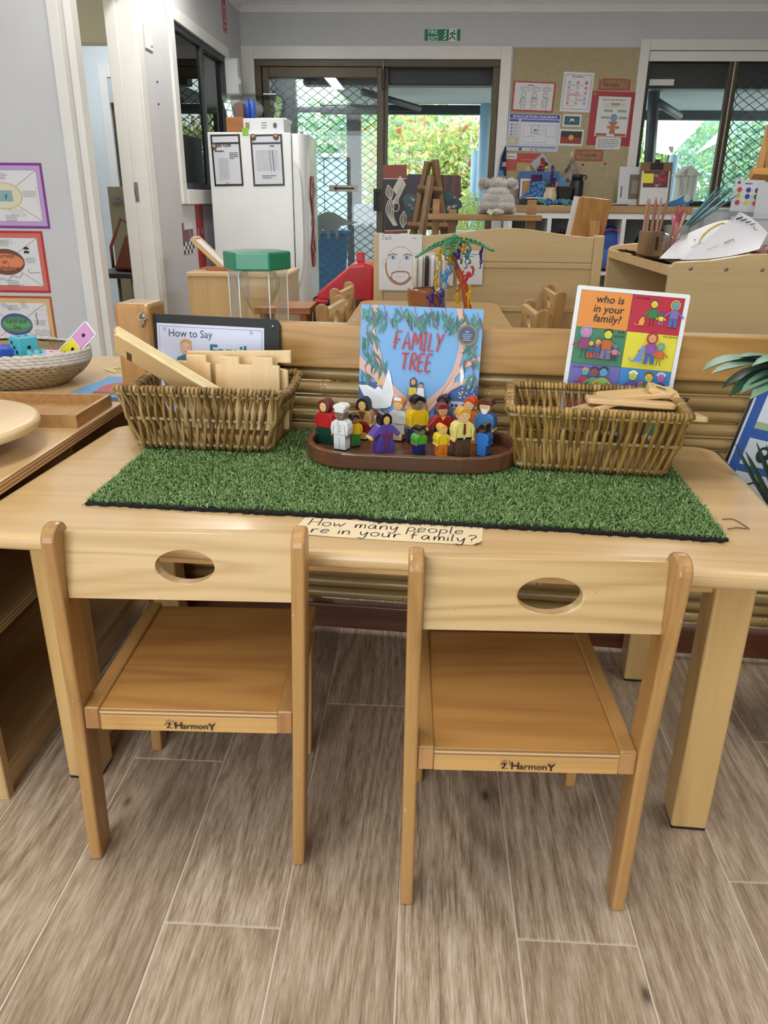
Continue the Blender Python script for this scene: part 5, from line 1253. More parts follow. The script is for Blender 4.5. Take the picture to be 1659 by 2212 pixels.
# seagrass bowl
sb = thing('seagrass_bowl', 'oval grey and straw woven bowl full of dice and domino cards', 'basket', (-1.09, 1.93, ST))
def bowl_r(q): return 0.165+0.062*math.sin(min(q*1.25, 1.0)*PI/2)
SXB, SYB = 1.0, 0.66
M_sg1 = mottled('grey_seagrass', '#bdb6ad', '#d0cac2', 60, 0.75); M_sg2 = mottled('straw_seagrass', '#96805f', '#b7a07a', 60, 0.75)
mb = MB(); prof = [(bowl_r(k/8)-0.008, 0.004+0.08*k/8) for k in range(9)]
mb.lathe([(0, 0.004)]+prof+[(prof[-1][0]-0.008, prof[-1][1])]+[(bowl_r(k/8)-0.016, 0.008+0.08*k/8) for k in range(8, -1, -1)]+[(0, 0.008)], M_sg2, 48, None, SXB, SYB); mb.done('lining', sb)
mb = MB(); rows = 12
for j in range(rows):
    q = j/(rows-1); z = 0.006+0.08*q; R = bowl_r(q); n = 58; big = 1.25 if q > 0.68 else 0.9
    for i in range(n):
        a = 2*PI*(i+0.5*(j % 2))/n; c, s_ = math.cos(a), math.sin(a)
        d = Vector((-s_*SXB, c*SYB, 0)).normalized(); up = Vector((0, 0, 1)); o_ = d.cross(up)
        Rm = Matrix((d, o_, up)).transposed()
        mb.ball((R*SXB*c, R*SYB*s_, z), (0.0165*R/0.2, 0.0045*big, 0.0047*big), M_sg1 if q > 0.68 else M_sg2, 6, 4, Rm @ Matrix.Rotation(0.22, 3, 'Y'))
o = mb.done('woven_strands', sb); o['kind'] = 'stuff'
def die(label, loc, s, rot, c, dots, pipc='#15151a'):
    t = thing('big_die', label, 'die', loc, rot=rot, group='big dice in the bowl')
    MB().prism(rrect(s, s, s*0.08, 2), -s/2, s/2, flat(c, 0.5)).done('block', t, s*0.05, 2)
    p = Print(s/2, 0.0002)
    for x, z in dots[0]: p.ell(x*s, z*s, s*0.1, s*0.1, pipc, 14)
    q = p.done(t, 'front_pips')
    p = Print(s/2, 0.0002)
    for x, z in dots[1]: p.ell(x*s, z*s, s*0.1, s*0.1, pipc, 14)
    p.done(t, 'side_pips', rot=(0, 0, -PI/2)); p = Print(s/2, 0.0002)
    for x, z in dots[2]: p.ell(x*s, z*s, s*0.1, s*0.1, pipc, 14)
    p.done(t, 'top_pips', rot=(-PI/2, 0, 0)); return t
d3 = [(-.2, .22), (0, 0), (.2, -.22)]
die('turquoise die highest in the woven bowl', at(52, 748, 1.9), 0.05, (0, 0, D(-38) if False else 0.95), '#4fb0c4', ([(0, 0)], d3, [(-.2, 0), (.2, 0)]))
die('royal blue die at the left of the woven bowl', at(20, 768, 1.9), 0.048, (0.1, 0.05, 0.6), '#2f56c0', ([(0, 0)], [(-.2, 0), (.2, 0)], d3))
die('turquoise die low in front of the bowl, partly sunk', at(82, 779, 1.86), 0.045, (0.1, 0, 0.5), '#4fb0c4', ([(-.2, .1), (.2, .1)], [(0, 0)], [(-.2, -.2), (.2, .2), (-.2, .2), (.2, -.2)]))
die('pink die beside the leaning domino card', at(112, 779, 1.875), 0.045, (0.05, 0.1, 0.4), '#d8a5c8', ([(-.1, .05)], [(0, 0)], [(0, 0)]))
def domino(label, loc, rot, c1, n1, c2, n2, L=0.118, w=0.05):
    t = thing('domino_card', label, 'card', loc, rot=rot, group='laminated domino cards')
    MB().prism(rrect(L, w, 0.006), -0.0008, 0.0008, flat('#dfe4ea', 0.3)).done('card', t)
    p = Print(0.0009, 0.0001, 0.3); k = 0.004
    p.rect(-L/2+k, -w/2+k, -0.001, w/2-k, c1); p.rect(0.001, -w/2+k, L/2-k, w/2-k, c2)
    for x0, n in ((-L/4, n1), (L/4, n2)):
        for i in range(n):
            x = x0+(0 if n == 1 else (-0.012+0.024*(i % 3)/max(1, min(n, 3)-1))); z = 0 if n <= 3 else (-0.009+0.018*(i//3))
            p.ell(x, z+(0.009*(i % 3-1) if n == 3 else (0.004*(1-2*i) if n == 2 else 0)), 0.0052, 0.0052, '#15151a', 14)
    p.outline([(-L/2+k, -w/2+k), (L/2-k, -w/2+k), (L/2-k, w/2-k), (-L/2+k, w/2-k)], 0.0006, '#3a4a6a')
    p.done(t, 'pips'); return t
domino('pink and yellow domino card leaning on the rim of the bowl', at(165, 742, 1.95), (-0.5, D(-44), 0.12), '#ddd12a', 2, '#cf94c4', 1)
domino('yellow and blue domino card lying on the shelf behind the bowl', (-0.825, 2.13, ST+0.0015), (-PI/2, 0, 0.75), '#ddd12a', 6, '#ddd12a', 3, 0.14, 0.06)
domino('blue-ended domino card against the bamboo post', (-0.765, 2.2, ST+0.0045), (-PI/2, 0, 0.95), '#3458b8', 3, '#d8dce4', 1, 0.13, 0.06)
bk2, p = sheet('thin_book', 'thin blue and red picture book lying beside the left post', 'book', (-0.765, 1.86, ST+0.005), 0.16, 0.21, '#5b8fb8', rot=(-PI/2, 0, -0.12), t=0.009)
p.rect(-0.07, -0.095, 0.07, 0.095, '#4f8fc0'); p.ell(0.012, -0.01, 0.048, 0.07, '#a83a38'); p.ell(0.02, 0.0, 0.03, 0.05, '#b8524a'); p.poly([(-0.03, -0.06), (0.06, -0.06), (0.05, -0.085), (-0.02, -0.085)], '#5f3a30')
for i in range(5): p.stroke([(0.0+0.01*i, -0.03), (0.004+0.012*i, 0.03)], 0.003, ['#d8b23a', '#e3dfd2'][i % 2])
p.done(bk2, 'cover_art')

# ---- posters on the near left wall (A3 landscape sheets one under another)
def wall_poster(label, y0, y1, frame, band, oval, txt, art):
    a, b = at(92 if y0 > 600 else 78, y0, PY), at(100, y1, PY)
    h = a.z-b.z; w = h*1.42; xr = {352: at(74, 352, PY).x+0.03, 499: at(100, 560, PY).x, 640: at(118, 690, PY).x}[y0]
    t, p = sheet('wall_poster', label, 'poster', (xr-w/2, PY-0.0012, (a.z+b.z)/2), w, h, frame, group='laminated posters on the near left wall')
    k = 0.017; p.rect(-w/2+k*.6, -h/2+k*.6, w/2-k*.6, h/2-k*.6, band); k = 0.03
    p.rect(-w/2+k, -h/2+k, w/2-k, h/2-k, '#d9dade')
    for s in (1, -1): p.stroke([(-w/2+k, s*(-h/2+k)), (w/2-k, s*(h/2-k))], 0.0018, '#8a4a34')
    for rx, rz, c in oval: p.ell(0, 0, rx, rz, c, 30)
    if txt:
        for i, s in enumerate(txt): p.text(s, 0, (len(txt)/2-i-0.78)*0.026, 0.026, '#2a2220', 'C', 0.008)
    r = random.Random(y0)
    for cx, cz in ((0, h*.3), (w*.31, 0.01), (-w*.31, 0.01), (0.02, -h*.34)): p.lines(cx-0.03, cz-0.014, cx+0.03, cz+0.012, 4, '#77777c', 0.35, r.randint(0, 99), 'C')
    art(p, w, h, r); p.done(t, 'poster_print'); return t
def art1(p, w, h, r):
    p.outline(rrect(0.014, 0.07, 0.005, 3, w*.41, 0.0), 0.001, '#8a8a90')
    for i in range(6): p.outline(ellipse(0.006, 0.006, 8, 0.02+0.024*(i % 3)+0.01*(i//3), -h*.22-0.018*(i//3)), 0.001, '#55555a')
    p.outline([(-0.02, h*.27), (0.0, h*.37), (0.02, h*.27)], 0.0012, '#8a8a90')
    p.rect(-0.075, -0.022, 0.04, 0.022, '#86a9ae'); p.text('y', 0.012, -0.008, 0.03, '#22333a', 'C', 0.01)
def art2(p, w, h, r):
    for z in (0.058, 0.042): p.poly([(w*.24, z-0.004), (w*.25, z+0.006), (w*.28, z+0.008), (w*.31, z+0.003), (w*.31, z-0.004)], '#1c1c20')
    p.stroke(smooth_path([(w*.41, -h*.16), (w*.32, -h*.17), (w*.27, -h*.165), (w*.265, -h*.12), (w*.285, -h*.115)]), 0.0016, '#2a2a2e')
    p.stroke(smooth_path([(-0.05, -h*.33), (-0.03, -h*.27), (0.0, -h*.3), (0.02, -h*.22), (0.05, -h*.25), (0.07, -h*.18)]), 0.006, '#2a2a2e'); p.stroke(smooth_path([(-0.05, -h*.33), (-0.03, -h*.27), (0.0, -h*.3), (0.02, -h*.22), (0.05, -h*.25), (0.07, -h*.18)]), 0.0035, '#d9dade')
    p.stroke(smooth_path([(-0.07, -h*.32), (-0.05, -h*.38), (0.02, -h*.38), (0.07, -h*.37)]), 0.0016, '#2a2a2e'); p.outline(rrect(0.05, 0.012, 0.005, 3, 0.02, h*.33), 0.001, '#66666a')
def art3(p, w, h, r):
    for k in range(3): p.stroke(smooth_path([(w*.22+0.016*i, -h*.1-0.01*k+(0.004 if i % 2 else -0.004)) for i in range(6)]), 0.0015, '#2a2a2e')
    for k in range(3): p.stroke(ellipse(0.03+0.007*k, 0.03+0.006*k, 10, -w*.14, h*.2, 20, 100), 0.0014, '#55555a')
    p.stroke(smooth_path([(w*.27, 0.0), (w*.28, 0.02), (w*.27, 0.035), (w*.28, 0.055)]), 0.003, '#2a2a2e'); p.outline(rrect(0.06, 0.022, 0.006, 3, w*.33, h*.22), 0.001, '#aaaaae')
    for k in range(5): p.stroke([(w*.1+0.008*k, h*.28), (w*.1+0.004*k, h*.4)], 0.001, '#66666a')
wall_poster('purple-framed symbol poster, top of three on the near left wall', 352, 494, '#7a2a86', '#b79acb', [(0.085, 0.055, '#c9b98a'), (0.078, 0.05, '#d8d2b8')], None, art1)
wall_poster('red-framed poster about journeys or walkabout, middle of three on the near left wall', 499, 633, '#b2242a', '#c86a62', [(0.088, 0.056, '#6b4636'), (0.082, 0.036, '#d98258')], ['Journeys', 'or,', 'Walkabout'], art2)
wall_poster('brown-framed poster about land and sea, lowest of three on the near left wall', 640, 762, '#a6552e', '#d3b27e', [(0.075, 0.05, '#4a4f93'), (0.07, 0.036, '#4f8a63'), (0.066, 0.018, '#62a06f')], ['Land and', 'Sea'], art3)

# ================================================================ sand timer behind the partition
M_green = mottled('green_plastic', '#0f7455', '#127c5c', 5, 0.3)
def clear_mat():
    t = NT('clear_acrylic'); t.t.nodes.remove(t.b)
    tr = t.n('ShaderNodeBsdfTransparent'); tr.inputs[0].default_value = (0.93, 0.94, 0.92, 1)
    gl = t.n('ShaderNodeBsdfGlossy'); gl.inputs['Roughness'].default_value = 0.03
    lw = t.n('ShaderNodeLayerWeight'); lw.inputs[0].default_value = 0.35
    mx = t.n('ShaderNodeMixShader'); t.put(mx.inputs[0], t.math('MULTIPLY', lw.outputs['Facing'], 0.7)); f2 = t.math('POWER', lw.outputs['Facing'], 2.0); t.put(tr.inputs[0], t.mix(f2, (0.96, 0.97, 0.95, 1), (0.6, 0.6, 0.55, 1)))
    t.put(mx.inputs[1], tr); t.put(mx.inputs[2], gl)
    t.t.links.new(mx.outputs[0], t.out.inputs[0]); return t.m
M_clear = clear_mat()
lowt = thing('low_table', 'low wooden table hidden behind the bamboo partition, under the sand timer', 'table', (-0.45, 1.93, 0))
MB().span((-0.2, -0.16, 0.53), (0.2, 0.16, 0.555), W_ply).done('tabletop', lowt, 0.004)
for sx in (-1, 1):
    for sy in (-1, 1): MB().span((sx*0.18-0.02, sy*0.14-0.02, 0), (sx*0.18+0.02, sy*0.14+0.02, 0.53), W_leg).done('leg', lowt)
stm = thing('sand_timer', 'giant sand timer with green hexagonal ends and clear walls', 'sand timer', (-0.405, 1.9, 0.555), 0.05)
hexg = lambda r, a0=0: [(r*math.cos(math.radians(a0+60*i)), r*math.sin(math.radians(a0+60*i))) for i in range(6)]
MB().prism(hexg(0.081), 0.0, 0.04, M_green, plane='XY').done('base', stm, 0.004)
MB().prism(hexg(0.081), 0.293, 0.334, M_green, plane='XY').done('lid', stm, 0.004)
mb = MB(); H6 = hexg(0.07)
for i in range(6):
    a, b = H6[i], H6[(i+1) % 6]; mb.add([(a[0], a[1], 0.04), (b[0], b[1], 0.04), (b[0], b[1], 0.293), (a[0], a[1], 0.293)], [(0, 1, 2, 3)], M_clear)
mb.done('clear_wall', stm, fixn=False)
for i in range(6): a = H6[i]; MB().tube([(a[0], a[1], 0.04), (a[0], a[1], 0.293)], 0.0013, mottled('acrylic_edge', '#c9d2d2', '#dbe3e3', 9, 0.2), 6).done('corner_edge', stm)
half = [(0.004, 0.0), (0.007, 0.008), (0.016, 0.024), (0.034, 0.05), (0.048, 0.075), (0.0525, 0.092), (0.05, 0.108), (0.04, 0.12), (0.03, 0.1225)]
MB().lathe([(r, 0.1665-z) for r, z in reversed(half)]+[(r, 0.1665+z) for r, z in half], M_clear, 32).done('glass_bulb', stm)
MB().lathe([(0.0, 0.046), (0.038, 0.048), (0.05, 0.07), (0.03, 0.085), (0, 0.095)], mottled('pale_sand', '#cbb07c', '#d8c08f', 200, 0.9), 24).done('sand', stm)

# ================================================================ right: poster and palm-like plant
M_leafl = mottled('pale_plastic_leaf', '#5f8570', '#789a84', 8, 0.45); M_leafd = mottled('dark_plastic_leaf', '#1f3f33', '#2b5040', 8, 0.4)
plt = thing('potted_palm', 'artificial palm with broad pale leaves and dark spiky ones, right edge', 'plant', (0.81, 1.33, 0))
CRU, CRL = at(1742, 812, 1.41)-plt.location, at(1712, 1165, 1.35)-plt.location
MB().lathe([(0, 0), (0.075, 0), (0.095, 0.2), (0.1, 0.22), (0.088, 0.22), (0.084, 0.2), (0, 0.19)], mottled('dark_pot', '#2a2a2c', '#38383a', 9, 0.5), 28).done('pot', plt)
MB().tube([(0, 0, 0.19), CRL*0.6+Vector((0, 0, 0.1)), CRL, CRL.lerp(CRU, 0.5)+Vector((0.015, 0, 0)), CRU], [0.012, 0.012, 0.012, 0.009, 0.008], mottled('palm_stem', '#4a5a3c', '#5c6b48', 20, 0.7), 8).done('stem', plt)
def frond(p0, p1, p2, w, m):
    """folded strap leaf along a quadratic curve, widest past the middle"""
    p0, p1, p2 = Vector(p0), Vector(p1), Vector(p2); n = 9; vs = []
    for i in range(n+1):
        t = i/n; q = p0*(1-t)**2+p1*2*t*(1-t)+p2*t*t; d = (p1-p0)*(1-t)+(p2-p1)*t; d.normalize()
        sd_ = d.cross(Vector((0, 0, 1))); sd_ = sd_.normalized() if sd_.length > 1e-4 else Vector((1, 0, 0)); up = sd_.cross(d)
        ww = w*(math.sin(PI*min(1, (t*0.93+0.05)))**0.75)*(1 if t < 0.98 else 0.2)
        vs += [q-sd_*ww+up*ww*0.25, q, q+sd_*ww+up*ww*0.25]
    fs = [f for i in range(n) for f in ((3*i, 3*i+1, 3*i+4, 3*i+3), (3*i+1, 3*i+2, 3*i+5, 3*i+4))]
    b = len(vs); vs2 = vs+[v+Vector((0, 0, -0.0012)) for v in vs]; fs2 = fs+[tuple(b+i for i in reversed(f)) for f in fs]
    return MB().add(vs2, fs2, m, True).done('leaf', plt, fixn=False)
o0 = Vector(plt.location)
def L(px, py, Y): return at(px, py, Y)-o0
for (bx, mx_, tp, w, m) in (((1750, 790, 1.42), (1600, 745, 1.38), (1518, 800, 1.34), 0.021, M_leafl), ((1750, 800, 1.4), (1640, 765, 1.36), (1537, 806, 1.3), 0.021, M_leafl), ((1760, 830, 1.4), (1650, 770, 1.38), (1560, 838, 1.33), 0.018, M_leafd),
        ((1760, 840, 1.38), (1660, 780, 1.34), (1575, 855, 1.29), 0.018, M_leafd), ((1770, 830, 1.38), (1680, 790, 1.33), (1600, 850, 1.28), 0.02, M_leafl), ((1760, 780, 1.44), (1660, 752, 1.4), (1580, 776, 1.38), 0.017, M_leafl), ((1780, 850, 1.36), (1700, 800, 1.32), (1620, 862, 1.26), 0.02, M_leafl),
        ((1790, 760, 1.4), (1720, 745, 1.36), (1625, 790, 1.3), 0.02, M_leafl), ((1780, 820, 1.42), (1700, 810, 1.4), (1630, 845, 1.36), 0.017, M_leafd)):
    frond(CRU, L(*mx_), L(*tp), w, m)
for tp in ((1547, 972), (1588, 957), (1610, 974), (1634, 955), (1655, 960), (1570, 1010), (1690, 975)):
    frond(CRL, L(1646+(tp[0]-1600)*0.75, 1075, 1.37+(0.15 if tp[0] < 1580 else 0)), L(tp[0], tp[1], 1.41+(0.15 if tp[0] < 1580 else 0)), 0.013, M_leafd)
bp, p = sheet('blue_poster', 'blue-bordered poster of a painted hunter propped at the right edge', 'poster', (0.759, 1.5765, 0.5575), 0.2, 0.34, '#d8dde6', rz=PZ, tilt=0.2, t=0.003)
bp.scale = (1.054, 1, 1.054); BL = '#2f5aa8'
for q in (-0.09, 0.09): MB().ball((q, -0.002, 0.163), (0.004, 0.003, 0.004), M_steel, 8, 6).done('push_pin', bp)
p.rect(-0.09, -0.16, 0.1, 0.145, BL); p.rect(-0.072, 0.0, 0.1, 0.13, '#d3dbe8'); p.rect(-0.072, -0.075, 0.1, -0.02, '#c9d2de'); p.rect(-0.072, -0.15, 0.1, -0.09, '#c9d2de'); p.rect(-0.072, 0.0, 0.1, 0.014, '#9db18a')
BR = '#5e3d2b'
p.poly([(-0.03, 0.008), (-0.01, 0.008), (0.0, 0.06), (0.012, 0.07), (0.01, 0.008), (0.026, 0.008), (0.028, 0.075), (0.026, 0.112), (0.0, 0.116), (-0.012, 0.1), (-0.01, 0.072), (-0.018, 0.055)], BR); p.ell(0.016, 0.123, 0.011, 0.013, BR); p.stroke([(0.02, 0.105), (0.045, 0.088), (0.07, 0.095)], 0.008, BR); p.stroke([(-0.004, 0.104), (0.02, 0.082), (0.05, 0.092)], 0.007, BR); p.poly([(-0.014, 0.066), (0.03, 0.07), (0.03, 0.08), (-0.012, 0.078)], '#3a2a20'); p.poly([(0.052, 0.07), (0.06, 0.1), (0.068, 0.07), (0.06, 0.05)], '#4a2f22'); p.stroke([(-0.02, 0.136), (0.09, 0.075)], 0.0015, '#2a1f1a')
p.poly([(0.004, 0.132), (0.01, 0.142), (0.024, 0.14), (0.03, 0.126), (0.02, 0.131)], '#241a16')
p.ell(-0.035, -0.048, 0.013, 0.017, '#2a2a2e'); p.ell(-0.035, -0.043, 0.006, 0.006, '#c9d2de'); p.stroke([(0.0, -0.06), (0.04, -0.035), (0.08, -0.045)], 0.009, '#7a4a30'); p.stroke(smooth_path([(-0.05, -0.12), (-0.02, -0.105), (0.02, -0.13), (0.06, -0.11)]), 0.004, '#2a2a2e')
p.done(bp, 'poster_print')
MB().tube([(-0.098, -0.003, -0.165), (-0.098, -0.003, 0.165)], 0.003, M_black, 6).done('edge_strip', bp)
# ================================================================ middle ground
W_div = wood('maple_panel', '#c8b084', '#bda376', 'X', 4.0, 0.42, 0.15, 0.25)
W_divZ = wood('maple_panel', '#c8b084', '#bda376', 'Z', 4.0, 0.42, 0.15, 0.25)
# ---- covered table with its chairs
ct = thing('covered_table', 'low table under a shiny clear plastic cover, beyond the partition', 'table', (0.01, 3.15, 0))
MB().prism(rrect(0.62, 1.0, 0.06, 5), 0.55, 0.577, W_top, plane='XY').done('tabletop', ct, 0.008)
for sx in (-1, 1):
    for sy in (-1, 1): MB().span((sx*0.25-0.025, sy*0.42-0.025, 0), (sx*0.25+0.025, sy*0.42+0.025, 0.55), W_leg).done('leg', ct)
def plastic_mat():
    t = NT('clear_plastic_cover'); t.t.nodes.remove(t.b)
    tr = t.n('ShaderNodeBsdfTransparent'); tr.inputs[0].default_value = (0.97, 0.96, 0.93, 1)
    gl = t.n('ShaderNodeBsdfGlossy'); gl.inputs['Roughness'].default_value = 0.12
    bp_ = t.n('ShaderNodeBump'); t.put(bp_.inputs['Height'], t.noise(t.coords((14, 14, 14)), 1.0, 3.0)); bp_.inputs['Strength'].default_value = 0.5; bp_.inputs['Distance'].default_value = 0.01
    t.t.links.new(bp_.outputs[0], gl.inputs['Normal'])
    mx = t.n('ShaderNodeMixShader', i_0=0.16); t.put(mx.inputs[1], tr); t.put(mx.inputs[2], gl); t.t.links.new(mx.outputs[0], t.out.inputs[0]); return t.m
M_plas = plastic_mat()
cv = thing('plastic_cover', 'clear plastic sheet draped over the table behind the picture book', 'cover', (0.01, 3.15, 0.5785))
rp = random.Random(3); nx_, ny_ = 28, 40; vs = []; fs = []
for j in range(ny_+1):
    for i in range(nx_+1):
        x = -0.38+0.76*i/nx_; y = -0.58+1.16*j/ny_
        ex, ey = max(0, abs(x)-0.315), max(0, abs(y)-0.505); z = 0.001+rp.uniform(0, 0.0006)-(ex+ey)*2.2
        xx = math.copysign(min(abs(x), 0.315)+ex*0.25+(0.006*math.sin(y*40) if ex else 0), x); yy = math.copysign(min(abs(y), 0.505)+ey*0.25+(0.006*math.sin(x*40) if ey else 0), y)
        vs.append((xx, yy, z))
fs = [(j*(nx_+1)+i, j*(nx_+1)+i+1, (j+1)*(nx_+1)+i+1, (j+1)*(nx_+1)+i) for j in range(ny_) for i in range(nx_)]
MB().add(vs, fs, M_plas, True).done('sheet', cv, fixn=False)
c3 = make_chair('kids chair at the left side of the plastic-covered table, nearer of two', 'kids chairs round the covered table', False, 0.165, 0.65, 0.03)
c3.location = (-0.36, 3.03, 0); c3.rotation_euler = (0, 0, -PI/2-0.1)
dup(c3, (-0.375, 3.58, 0), -PI/2-0.1, 'kids chair at the left side of the plastic-covered table, farther of two')
dup(c3, (0.405, 2.98, 0), PI/2+0.04, 'kids chair at the right side of the plastic-covered table, nearer of two')
dup(c3, (0.57, 3.62, 0), PI/2+0.02, 'kids chair at the right side of the plastic-covered table, farther of two')
tz = 0.5805
# bowl, palm toy, acrylic stand
v = atz(920, 663, tz)
bo = thing('clay_bowl', 'brown wooden bowl on the covered table', 'bowl', (v.x+0.0, 3.02, tz))
W_bowl = wood('red_brown_bowl', '#9a5f33', '#7d4524', 'X', 5.0, 0.35, 0.3, 0.35)
MB().lathe([(0, 0), (0.045, 0), (0.047, 0.008), (0.065, 0.04), (0.072, 0.078), (0.071, 0.106), (0.073, 0.114), (0.068, 0.114), (0.064, 0.08), (0.05, 0.035), (0, 0.02)], W_bowl, 36).done('body', bo)
st_ = thing('bowl_stick', 'thin dark stick lying across the brown bowl', 'stick', (v.x, 3.02, tz+0.1155))
MB().tube([(-0.05, -0.04, 0.003), (0.045, 0.05, 0.003)], 0.0028, W_base, 6).done('stick', st_)
PYD = 2.93
pt_ = thing('monkey_palm', 'toy palm tree with green slotted fronds and orange trunk', 'toy', (at(1010, 657, PYD).x, PYD, tz))
def PL_(px, py, dy=0.0): return at(px, py, PYD+dy)-Vector(pt_.location)
M_tor = mottled('orange_plastic', '#a85a1f', '#b9692a', 9, 0.35); M_tgr = mottled('palm_green_plastic', '#2a7d53', '#358c60', 9, 0.35)
b0 = PL_(1016, 657); b0.z = 0.012
MB().lathe([(0, 0), (0.05, 0), (0.045, 0.012), (0, 0.014)], M_tor, 20, Matrix.Translation((b0.x, 0, 0))).done('base', pt_)
MB().tube([b0, PL_(1004, 620), PL_(992, 590), PL_(978, 560), PL_(978, 515)], [0.015, 0.013, 0.0115, 0.011, 0.01], M_tor, 12).done('trunk', pt_)
MB().ball(PL_(982, 512), (0.014, 0.014, 0.011), M_tgr, 14, 8).done('crown_cap', pt_)
def toy_frond(c, tip, w, sag, side):
    """frond with a raised rim, midrib slots between cross bars"""
    c, tip = Vector(c), Vector(tip); n = 9; ax = tip-c; sd_ = Vector(side).normalized(); P = []
    for i in range(n+1):
        t = i/n; q = c.lerp(tip, t)+Vector((0, 0, sag*math.sin(PI*t))); ww = w*(0.35+0.65*math.sin(PI*min(1, t*0.8+0.18)))*(1 if t < 0.97 else 0.25); P.append((q, ww))
    mb = MB()
    for s in (-1, 1): mb.tube([q+sd_*ww*s-Vector((0, 0, ww*0.35)) for q, ww in P], 0.0038, M_tgr, 6)
    for i in range(1, n): q, ww = P[i]; mb.tube([q-sd_*ww-Vector((0, 0, ww*0.35)), q, q+sd_*ww-Vector((0, 0, ww*0.35))], 0.0026, M_tgr, 5)
    q0, w0 = P[0]; q1, w1 = P[1]
    mb.add([q0-sd_*w0, q0+sd_*w0, q1+sd_*w1, q1-sd_*w1], [(0, 1, 2, 3)], M_tgr)
    o = mb.done('frond', pt_); return o
cc = PL_(982, 512)
toy_frond(cc, PL_(897, 555, -0.05), 0.024, 0.012, (0.3, 1, 0.25)); toy_frond(cc, PL_(1066, 541, -0.05), 0.024, 0.014, (-0.3, 1, 0.2)); toy_frond(cc, PL_(965, 552, -0.11), 0.024, 0.01, (1, 0, 0.1)); toy_frond(cc, PL_(1000, 528, 0.12), 0.022, 0.008, (1, 0, 0.1)); toy_frond(cc, PL_(930, 535, 0.08), 0.02, 0.01, (0.8, 0.6, 0.1))
def monkey(label, px, py, s, c, rz=0.0, tilt=0.0):
    t = thing('toy_monkey', label, 'toy monkey', at(px, py, PYD-0.035), group='plastic monkeys hanging from the toy palm', rot=(0, tilt, rz))
    m = mottled('monkey_'+c[1:], c, c, 5, 0.35); k = s*1.32
    def tb(pts, r): MB_.tube([(a*k, 0, b*k) for a, b in pts], [q*k for q in r], m, 8)
    MB_ = MB(); MB_.ball((0, 0, 0.0), (0.2*k, 0.11*k, 0.27*k), m, 12, 8).ball((0.03*k, 0, 0.38*k), (0.16*k, 0.1*k, 0.16*k), m, 12, 8)
    tb(smooth_path([(0.1, 0.2), (0.26, 0.36), (0.24, 0.62), (0.1, 0.85), (0.0, 0.9), (-0.06, 0.8)]), [0.075]*16)
    tb(smooth_path([(-0.1, 0.15), (-0.3, 0.12), (-0.38, 0.28), (-0.3, 0.36)]), [0.065]*10)
    MB_.done('body', t)
    MB_ = MB(); tb(smooth_path([(0.06, -0.2), (0.26, -0.3), (0.3, -0.5), (0.2, -0.58)]), [0.065]*10); MB_.done('leg', t)
    MB_ = MB(); tb(smooth_path([(-0.08, -0.2), (-0.12, -0.5), (0.02, -0.75), (-0.06, -0.95), (-0.2, -0.9)]), [0.05]*13); MB_.done('tail', t)
    return t
BLm, NVm, YLm, RDm, TLm = '#3f86bb', '#22207a', '#cda31f', '#b32a30', '#2f6878'
monkey('pale blue toy monkey, largest, left of the palm trunk', 961, 600, 0.043, BLm, 0, 0.25)
monkey('navy toy monkey under the middle frond of the toy palm', 989, 552, 0.036, NVm)
monkey('mustard toy monkey just left of the navy one under the fronds', 972, 562, 0.036, '#a8861c', 0.5, -0.3)
monkey('yellow toy monkey hanging by the left frond', 949, 555, 0.036, YLm, 0.8)
monkey('yellow toy monkey behind the right frond', 1000, 540, 0.032, '#b8921f', 0.3)
monkey('teal toy monkey hanging from the right frond', 1009, 553, 0.034, TLm, -0.4)
monkey('thin purple toy monkey farthest right under the palm frond', 1039, 553, 0.034, '#34246e', 1.2)
monkey('red toy monkey right of the palm trunk', 1005, 602, 0.04, RDm, 0, 0.5)
monkey('yellow toy monkey at the lower right of the palm trunk', 1013, 642, 0.034, '#d8b32a', 1.0)
monkey('yellow toy monkey left of the large pale blue monkey', 942, 608, 0.034, '#d8b32a', 1.1)
monkey('yellow toy monkey low and half behind the palm trunk', 987, 648, 0.034, '#cda31f', 0.9)
monkey('navy toy monkey low in front of the brown bowl', 932, 648, 0.036, NVm, 0.2)
monkey('navy toy monkey lowest, right of the other by the bowl', 952, 648, 0.034, '#2a2478', -0.6)
# upright pens in a clear stand
v = at(928, 582, 3.35)
hs = thing('pen_stand', 'clear stand of black and coloured pens on the covered table', 'pen stand', (v.x, 3.35, tz))
MB().span((-0.075, -0.018, 0.0), (0.075, 0.018, 0.006), M_clear).span((-0.075, 0.014, 0.0), (0.075, 0.018, 0.225), flat('#d3d0cb', 0.4)).done('stand', hs)
for i, (c1, c2) in enumerate((('#dcdcda', '#1d1d20'), ('#d8d6d4', '#8a4a4a'), ('#2a2a34', '#2b2a55'), ('#dcdcda', '#9aa0a4'), ('#e0dedb', '#2f7d55'), ('#cfd6d2', '#5aa088'))):
    pn = thing('felt_pen', '%s felt pen, number %s from the left in the clear stand' % (('black-capped', 'plum-ended', 'all-dark', 'grey-ended', 'green-ended', 'mint-ended')[i], ('one', 'two', 'three', 'four', 'five', 'six')[i]), 'pen', (v.x-0.06+0.024*i, 3.35, tz+0.0065), group='felt pens in the clear stand')
    MB().lathe([(0, 0.07), (0.0085, 0.07), (0.0085, 0.19), (0.006, 0.205), (0, 0.207)], flat(c1, 0.35), 12).done('barrel', pn); MB().lathe([(0, 0), (0.0092, 0), (0.0092, 0.07), (0, 0.07)], flat(c2, 0.35), 12).done('cap', pn)

